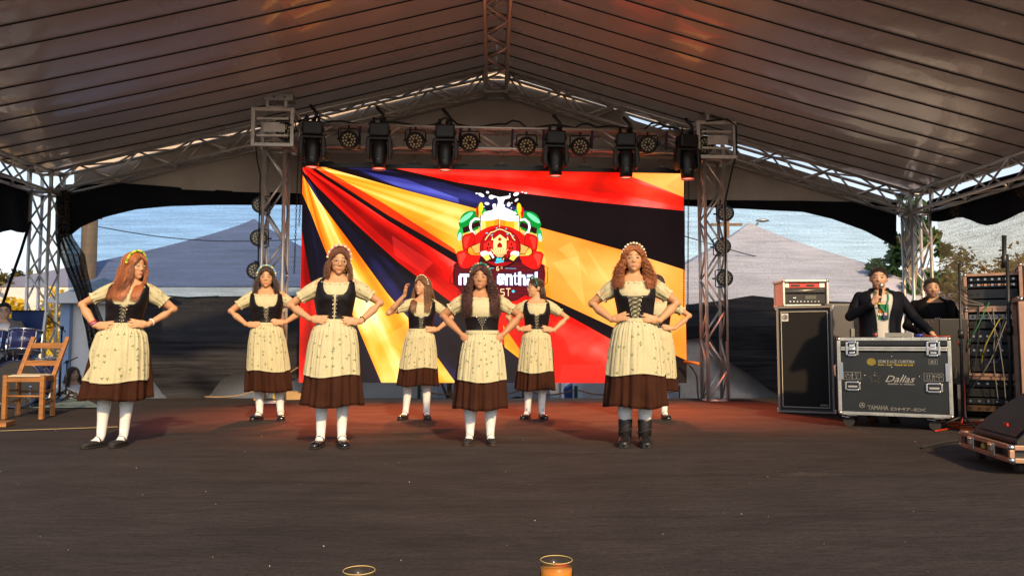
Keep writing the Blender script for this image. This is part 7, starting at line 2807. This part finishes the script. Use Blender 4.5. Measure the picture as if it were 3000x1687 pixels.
    if hair == 'short':
        g = MB()
        r_ = random.Random(seed)
        def capf(a, bb):
            th = 2 * pi * a
            fr = max(0, cos(th))
            lim = radians(112) - fr ** 1.0 * radians(48)
            e = bb * lim
            n_ = 1 + .006 * sin(th * 17 + e * 9)
            return T @ Vector((sin(th) * sin(e) * .0775 * n_, .014 - cos(th) * sin(e) * .0955 * n_, .130 + cos(e) * .0920 * n_))
        g.col = (.9, .9, .9)
        g.grid(capf, 48, 14, closed=True)
        for i in range(1300):
            a, bb = r_.random(), r_.uniform(.0, 1)
            q0 = capf(a, bb)
            c_ = T @ Vector((0, .014, .13))
            nrm_ = (q0 - c_).normalized()
            t_ = (nrm_ * .35 + Vector((r_.uniform(-.5, .5), r_.uniform(-.9, .2), -.4))).normalized()
            k = r_.uniform(.6, 1.6)
            g.col = (k, k, k)
            g.tube([q0 - nrm_ * .003, q0 + nrm_ * .001 + t_ * .006, q0 - nrm_ * .0015 + t_ * .014], [.0022, .0020, .0006], 4, cap=False)
        part('hair', g, hm, root, smooth=True, warp=warp)
    else:
        hp = dict(length=.25, seed=seed, gx=gx)
        hp.update(hair)
        make_hair('hair', T, hm, root, warp, **hp)
    if glasses:
        o = add_glasses(root, T, warp, M['black_plastic'], .022)
    if extra:
        extra(root, warp, T, segs)
    return root

def presenter_extra(root, warp, T, segs):
    # shirt print, lanyard with badge
    def patch(name, x0, x1, z0, z1, m, off=.024, fn=None):
        g = MB().grid(lambda a, b: (lambda x, z: Vector((x, front_y(x, z, off, 1.08, True), z)))(x0 + (x1 - x0) * a, z0 + (z1 - z0) * b), 8, 8)
        return part(name, g, m, root, smooth=True, warp=warp)
    patch('shirt_print', -.048, .052, 1.06, 1.22, flat_mat('print_green', (.02, .16, .08)), .0165)
    patch('shirt_print', -.045, .0, 1.13, 1.17, flat_mat('print_orange', (.50, .16, .03)), .0185)
    patch('shirt_print', -.01, .045, 1.075, 1.11, flat_mat('print_red', (.30, .03, .02)), .0185)
    patch('shirt_print', .02, .048, 1.07, 1.10, flat_mat('print_gold', (.55, .38, .05)), .020)
    o = text_part('MARIA', .036, -.052, 1.105, flat_mat('print_white', (.75, .75, .72)), root, y=front_y(-.02, 1.12, .028, 1.08, True), bold=.001, name='shirt_lettering')
    for v in o.data.vertices:
        v.co.x = min(v.co.x, .03)
        v.co = warp(v.co)
    gl_ = flat_mat('lanyard_green', (.03, .22, .12))
    for s in (-1, 1):
        g = MB()
        pts = [Vector((s * .062, front_y(.062, 1.36, .034, 1.0, True), 1.36)), Vector((s * .055, front_y(.055, 1.28, .034, 1.08, True), 1.28)), Vector((s * .03, front_y(.03, 1.2, .036, 1.08, True), 1.20)), Vector((s * .004 + .018, front_y(.0, 1.14, .036, 1.08, True), 1.14))]
        for a, b in zip(pts[:-1], pts[1:]):
            g.beam(a, b, .012, .0025, up=(0, -1, 0.2))
        part('lanyard', g, gl_, root, warp=warp)
    bg_ = part('badge', MB().box((.018, front_y(.018, 1.10, .040, 1.08, True), 1.105), (.050, .004, .070)), flat_mat('badge_navy', (.03, .05, .12)), root, warp=warp)
    part('badge_photo', MB().box((.018, front_y(.018, 1.10, .044, 1.08, True), 1.120), (.026, .002, .030)), flat_mat('badge_pale', (.5, .35, .3)), bg_, warp=warp)

q = P(2580, 1000, 8.45)
pres = figure('man in a dark blazer and green lanyard speaking into a handheld microphone', Vector((q.x, 8.45, 0)), P(2580, 783, 8.45).z, yaw=-.22, head=(-.22, .04, .04), gx=1.08, stubble=.25, skin=(.52, .30, .19),
       hcol=(.018, .010, .007), hair='short', shirt=(.50, .49, .46), jacket=(.004, .005, .010), face_scale=1.08, seed=21, sc=1.03,
       arms=[dict(e=(.30, -.04, 1.10), w=(.115, -.225, 1.225), aim=(-.45, -.15, .75), nrm=(.75, -.60, .1), grip=True, ts=1), dict(e=(.33, -.02, 1.08), w=(.42, -.22, .93), aim=(.3, -.6, -.5), nrm=(.4, -.2, .8), curl=.3)],
       extra=presenter_extra)
sc_ = 1.03
def pw(v):
    return Vector((q.x, 8.45, P(2580, 783, 8.45).z - 1.615 * sc_)) + (Matrix.Rotation(-.22, 4, 'Z') @ Vector(v)) * sc_
a, b = pw((-.056, -.250, 1.235)), pw((-.012, -.155, 1.412))
d_ = (b - a).normalized()
mic = thing('handheld_microphone', 'black handheld microphone with silver mesh head held to the mouth', 'microphone', a)
part('handle', MB().tube([Vector((0, 0, 0)) - d_ * .05, d_ * .02, (b - a) * .78], [.013, .0145, .019], 14), M['black_plastic'], mic, smooth=True)
part('grille_ball', MB().ball((b - a), (.027, .027, .030), 18, 12), mat('mic_mesh', (.40, .38, .36), .45, .9, bump=.8, bscale=400, bdist=.002), mic, smooth=True)
part('colour_band', MB().tube([-d_ * .03, -d_ * .012], [.0145, .0145], 14), flat_mat('mic_yellow', (.6, .5, .03)), mic, smooth=True)

q2 = P(2736, 1000, 9.0)
def second_extra(root, warp, T, segs):
    o = text_part('NOW', .045, -.016, 1.09, flat_mat('print_white', (.75, .75, .72)), root, y=front_y(-.02, 1.12, .028, 1.05, True), rot=pi / 2, name='shirt_print') if False else None
    g = MB()
    r_ = random.Random(2)
    for i in range(12):
        g.box((-.005 + .02 * (i % 3 - 1), front_y(0, 1.1, .022, 1.05, True), 1.17 - .022 * (i // 3)), (.010, .003, .016))
    part('shirt_print', g, flat_mat('print_white', (.75, .75, .72)), root, warp=warp)
figure('bearded man in a black hooded jacket standing behind the mixing console', Vector((q2.x, 9.0, 0)), P(2736, 814, 9.0).z, yaw=-.15, head=(-.15, .03, 0), gx=1.05, stubble=.75, skin=(.48, .28, .18), hcol=(.022, .013, .009),
       hair='short', shirt=(.012, .012, .013), jacket=(.004, .004, .005), face_scale=1.04, seed=22, sc=1.0,
       arms=[dict(e=(.29, -.02, 1.06), w=(.20, -.22, .98), aim=(-.2, -.8, -.3), nrm=(.2, -.3, .9)), dict(e=(.29, -.02, 1.06), w=(.20, -.22, .98), aim=(-.2, -.8, -.3), nrm=(.2, -.3, .9))], extra=second_extra)
q3 = P(8, 1000, 10.75)
figure('young drummer in glasses and a grey jacket seated at the left border', Vector((q3.x, 10.75, 0)), P(8, 884, 10.75).z, yaw=.35, head=(.15, .03, 0), sit=True, skin=(.58, .37, .27), hcol=(.020, .012, .009), hair='short', shirt=(.65, .65, .68),
       jacket=(.16, .15, .15), seed=23, sc=1.02, glasses=True, arms=[dict(e=(.27, -.06, 1.06), w=(.16, -.30, 1.02), aim=(0, -1, 0), nrm=(.1, 0, 1), grip=True), dict(e=(.27, -.06, 1.06), w=(.16, -.30, 1.02), aim=(0, -1, 0), nrm=(.1, 0, 1), grip=True)])
zt3 = P(8, 884, 10.75).z
st = thing('drum_stool', 'round drum stool under the drummer at the left border', 'stool', (q3.x, 10.78, 0))
part('seat', MB().cyl((0, 0, .40), (0, 0, max(.44, zt3 - 1.615 * 1.02 + .70)), .17, 24), M['black_rubber'], st, smooth=False)
part('post', MB().cyl((0, 0, .02), (0, 0, .41), .02, 10), M['chrome'], st)
for k in range(3):
    part('leg', MB().beam((0, 0, .2), (.24 * cos(k * 2.09), .24 * sin(k * 2.09), .01), .02, .01), M['chrome'], st)
q4 = P(214, 1100, 12.5)
zt4 = P(214, 1074, 12.5).z
figure('girl with brown hair and white blouse sitting behind the stage edge, looking right', Vector((q4.x, 12.5, 0)), zt4, yaw=.7, head=(.35, -.05, 0), sit=True, male=False, skin=(.56, .36, .26), hcol=(.05, .022, .014),
       hair=dict(length=.20, n=300, spread=.8, vol=1.0, face_gap=54, thick=.0042), shirt=(.68, .68, .72), seed=24, sc=.98, sleeve_to=.6, arms=[None, dict(e=(.24, -.06, 1.06), w=(.16, -.26, .95), aim=(-.3, -.8, -.2), nrm=(.3, 0, .9))])
bn = thing('low_bench', 'low bench behind the stage on which the girl in white sits', 'bench', (q4.x, 12.52, -1.05))
zb4 = zt4 - 1.615 * .98 + .98 * .70 + 1.05
part('seat', MB().box((0, .05, zb4 - .03), (.9, .4, .05)), M['chair_wood'], bn)
for s in (-1, 1):
    part('leg', MB().box((s * .38, .05, (zb4 - .055) / 2), (.05, .34, zb4 - .055)), M['chair_wood'], bn)

# ================================================================== FOREGROUND TABLE AND BEER GLASSES
TBZ = .245
tbl = thing('audience_table', 'edge of a table below the frame carrying the beer glasses', 'table', (0, 1.45, -1.05))
part('tabletop', MB().box((0, 0, TBZ + 1.05 - .015), (2.6, .5, .03)), M['chair_wood'], tbl, bevel=.005)
for x in (-1.2, 1.2):
    part('leg', MB().box((x, 0, (TBZ + 1.02) / 2), (.06, .4, TBZ + 1.02)), M['black_metal'], tbl)
M['beer'] = mat('beer', (.95, .42, .03), .08, trans=.45, spec=.5)
for (px, py, rpx, lab, lvl) in ((1630, 1641, 47, 'beer glass with amber beer at the bottom of the frame, right of centre', .098), (1052, 1672, 47, 'beer glass whose rim just shows at the bottom, left of centre', .05)):
    gz = TBZ + .115
    q = FL(px, py, gz)
    r = rpx / (F_PX / q.y)
    gt = thing('beer_glass', lab, 'glass', (q.x, q.y, TBZ + .002), group='beer glasses on the front table')
    part('glass_wall', MB().lathe([(.0, .0), (r * .74, .0), (r * .92, .05), (r * 1.06, .085), (r * .98, .115), (r * .945, .115), (r * 1.02, .085), (r * .88, .05), (r * .70, .008), (.0, .008)], 40), M['glass_amber'], gt, smooth=True)
    part('rim', MB().tube([(r * .962 * cos(a), r * .962 * sin(a), .115) for a in np.linspace(0, 2 * pi, 41)], .0009, 6, cap=False), flat_mat('rim_glint', (.55, .42, .16), .2), gt, smooth=True)  # amber ring added for the golden reflections along the rim
    part('beer_fill', MB().lathe([(.0, .0085), (r * .69, .0085), (r * .87, .05), (r * .96, lvl), (.0, lvl)], 36), M['beer'], gt, smooth=True)
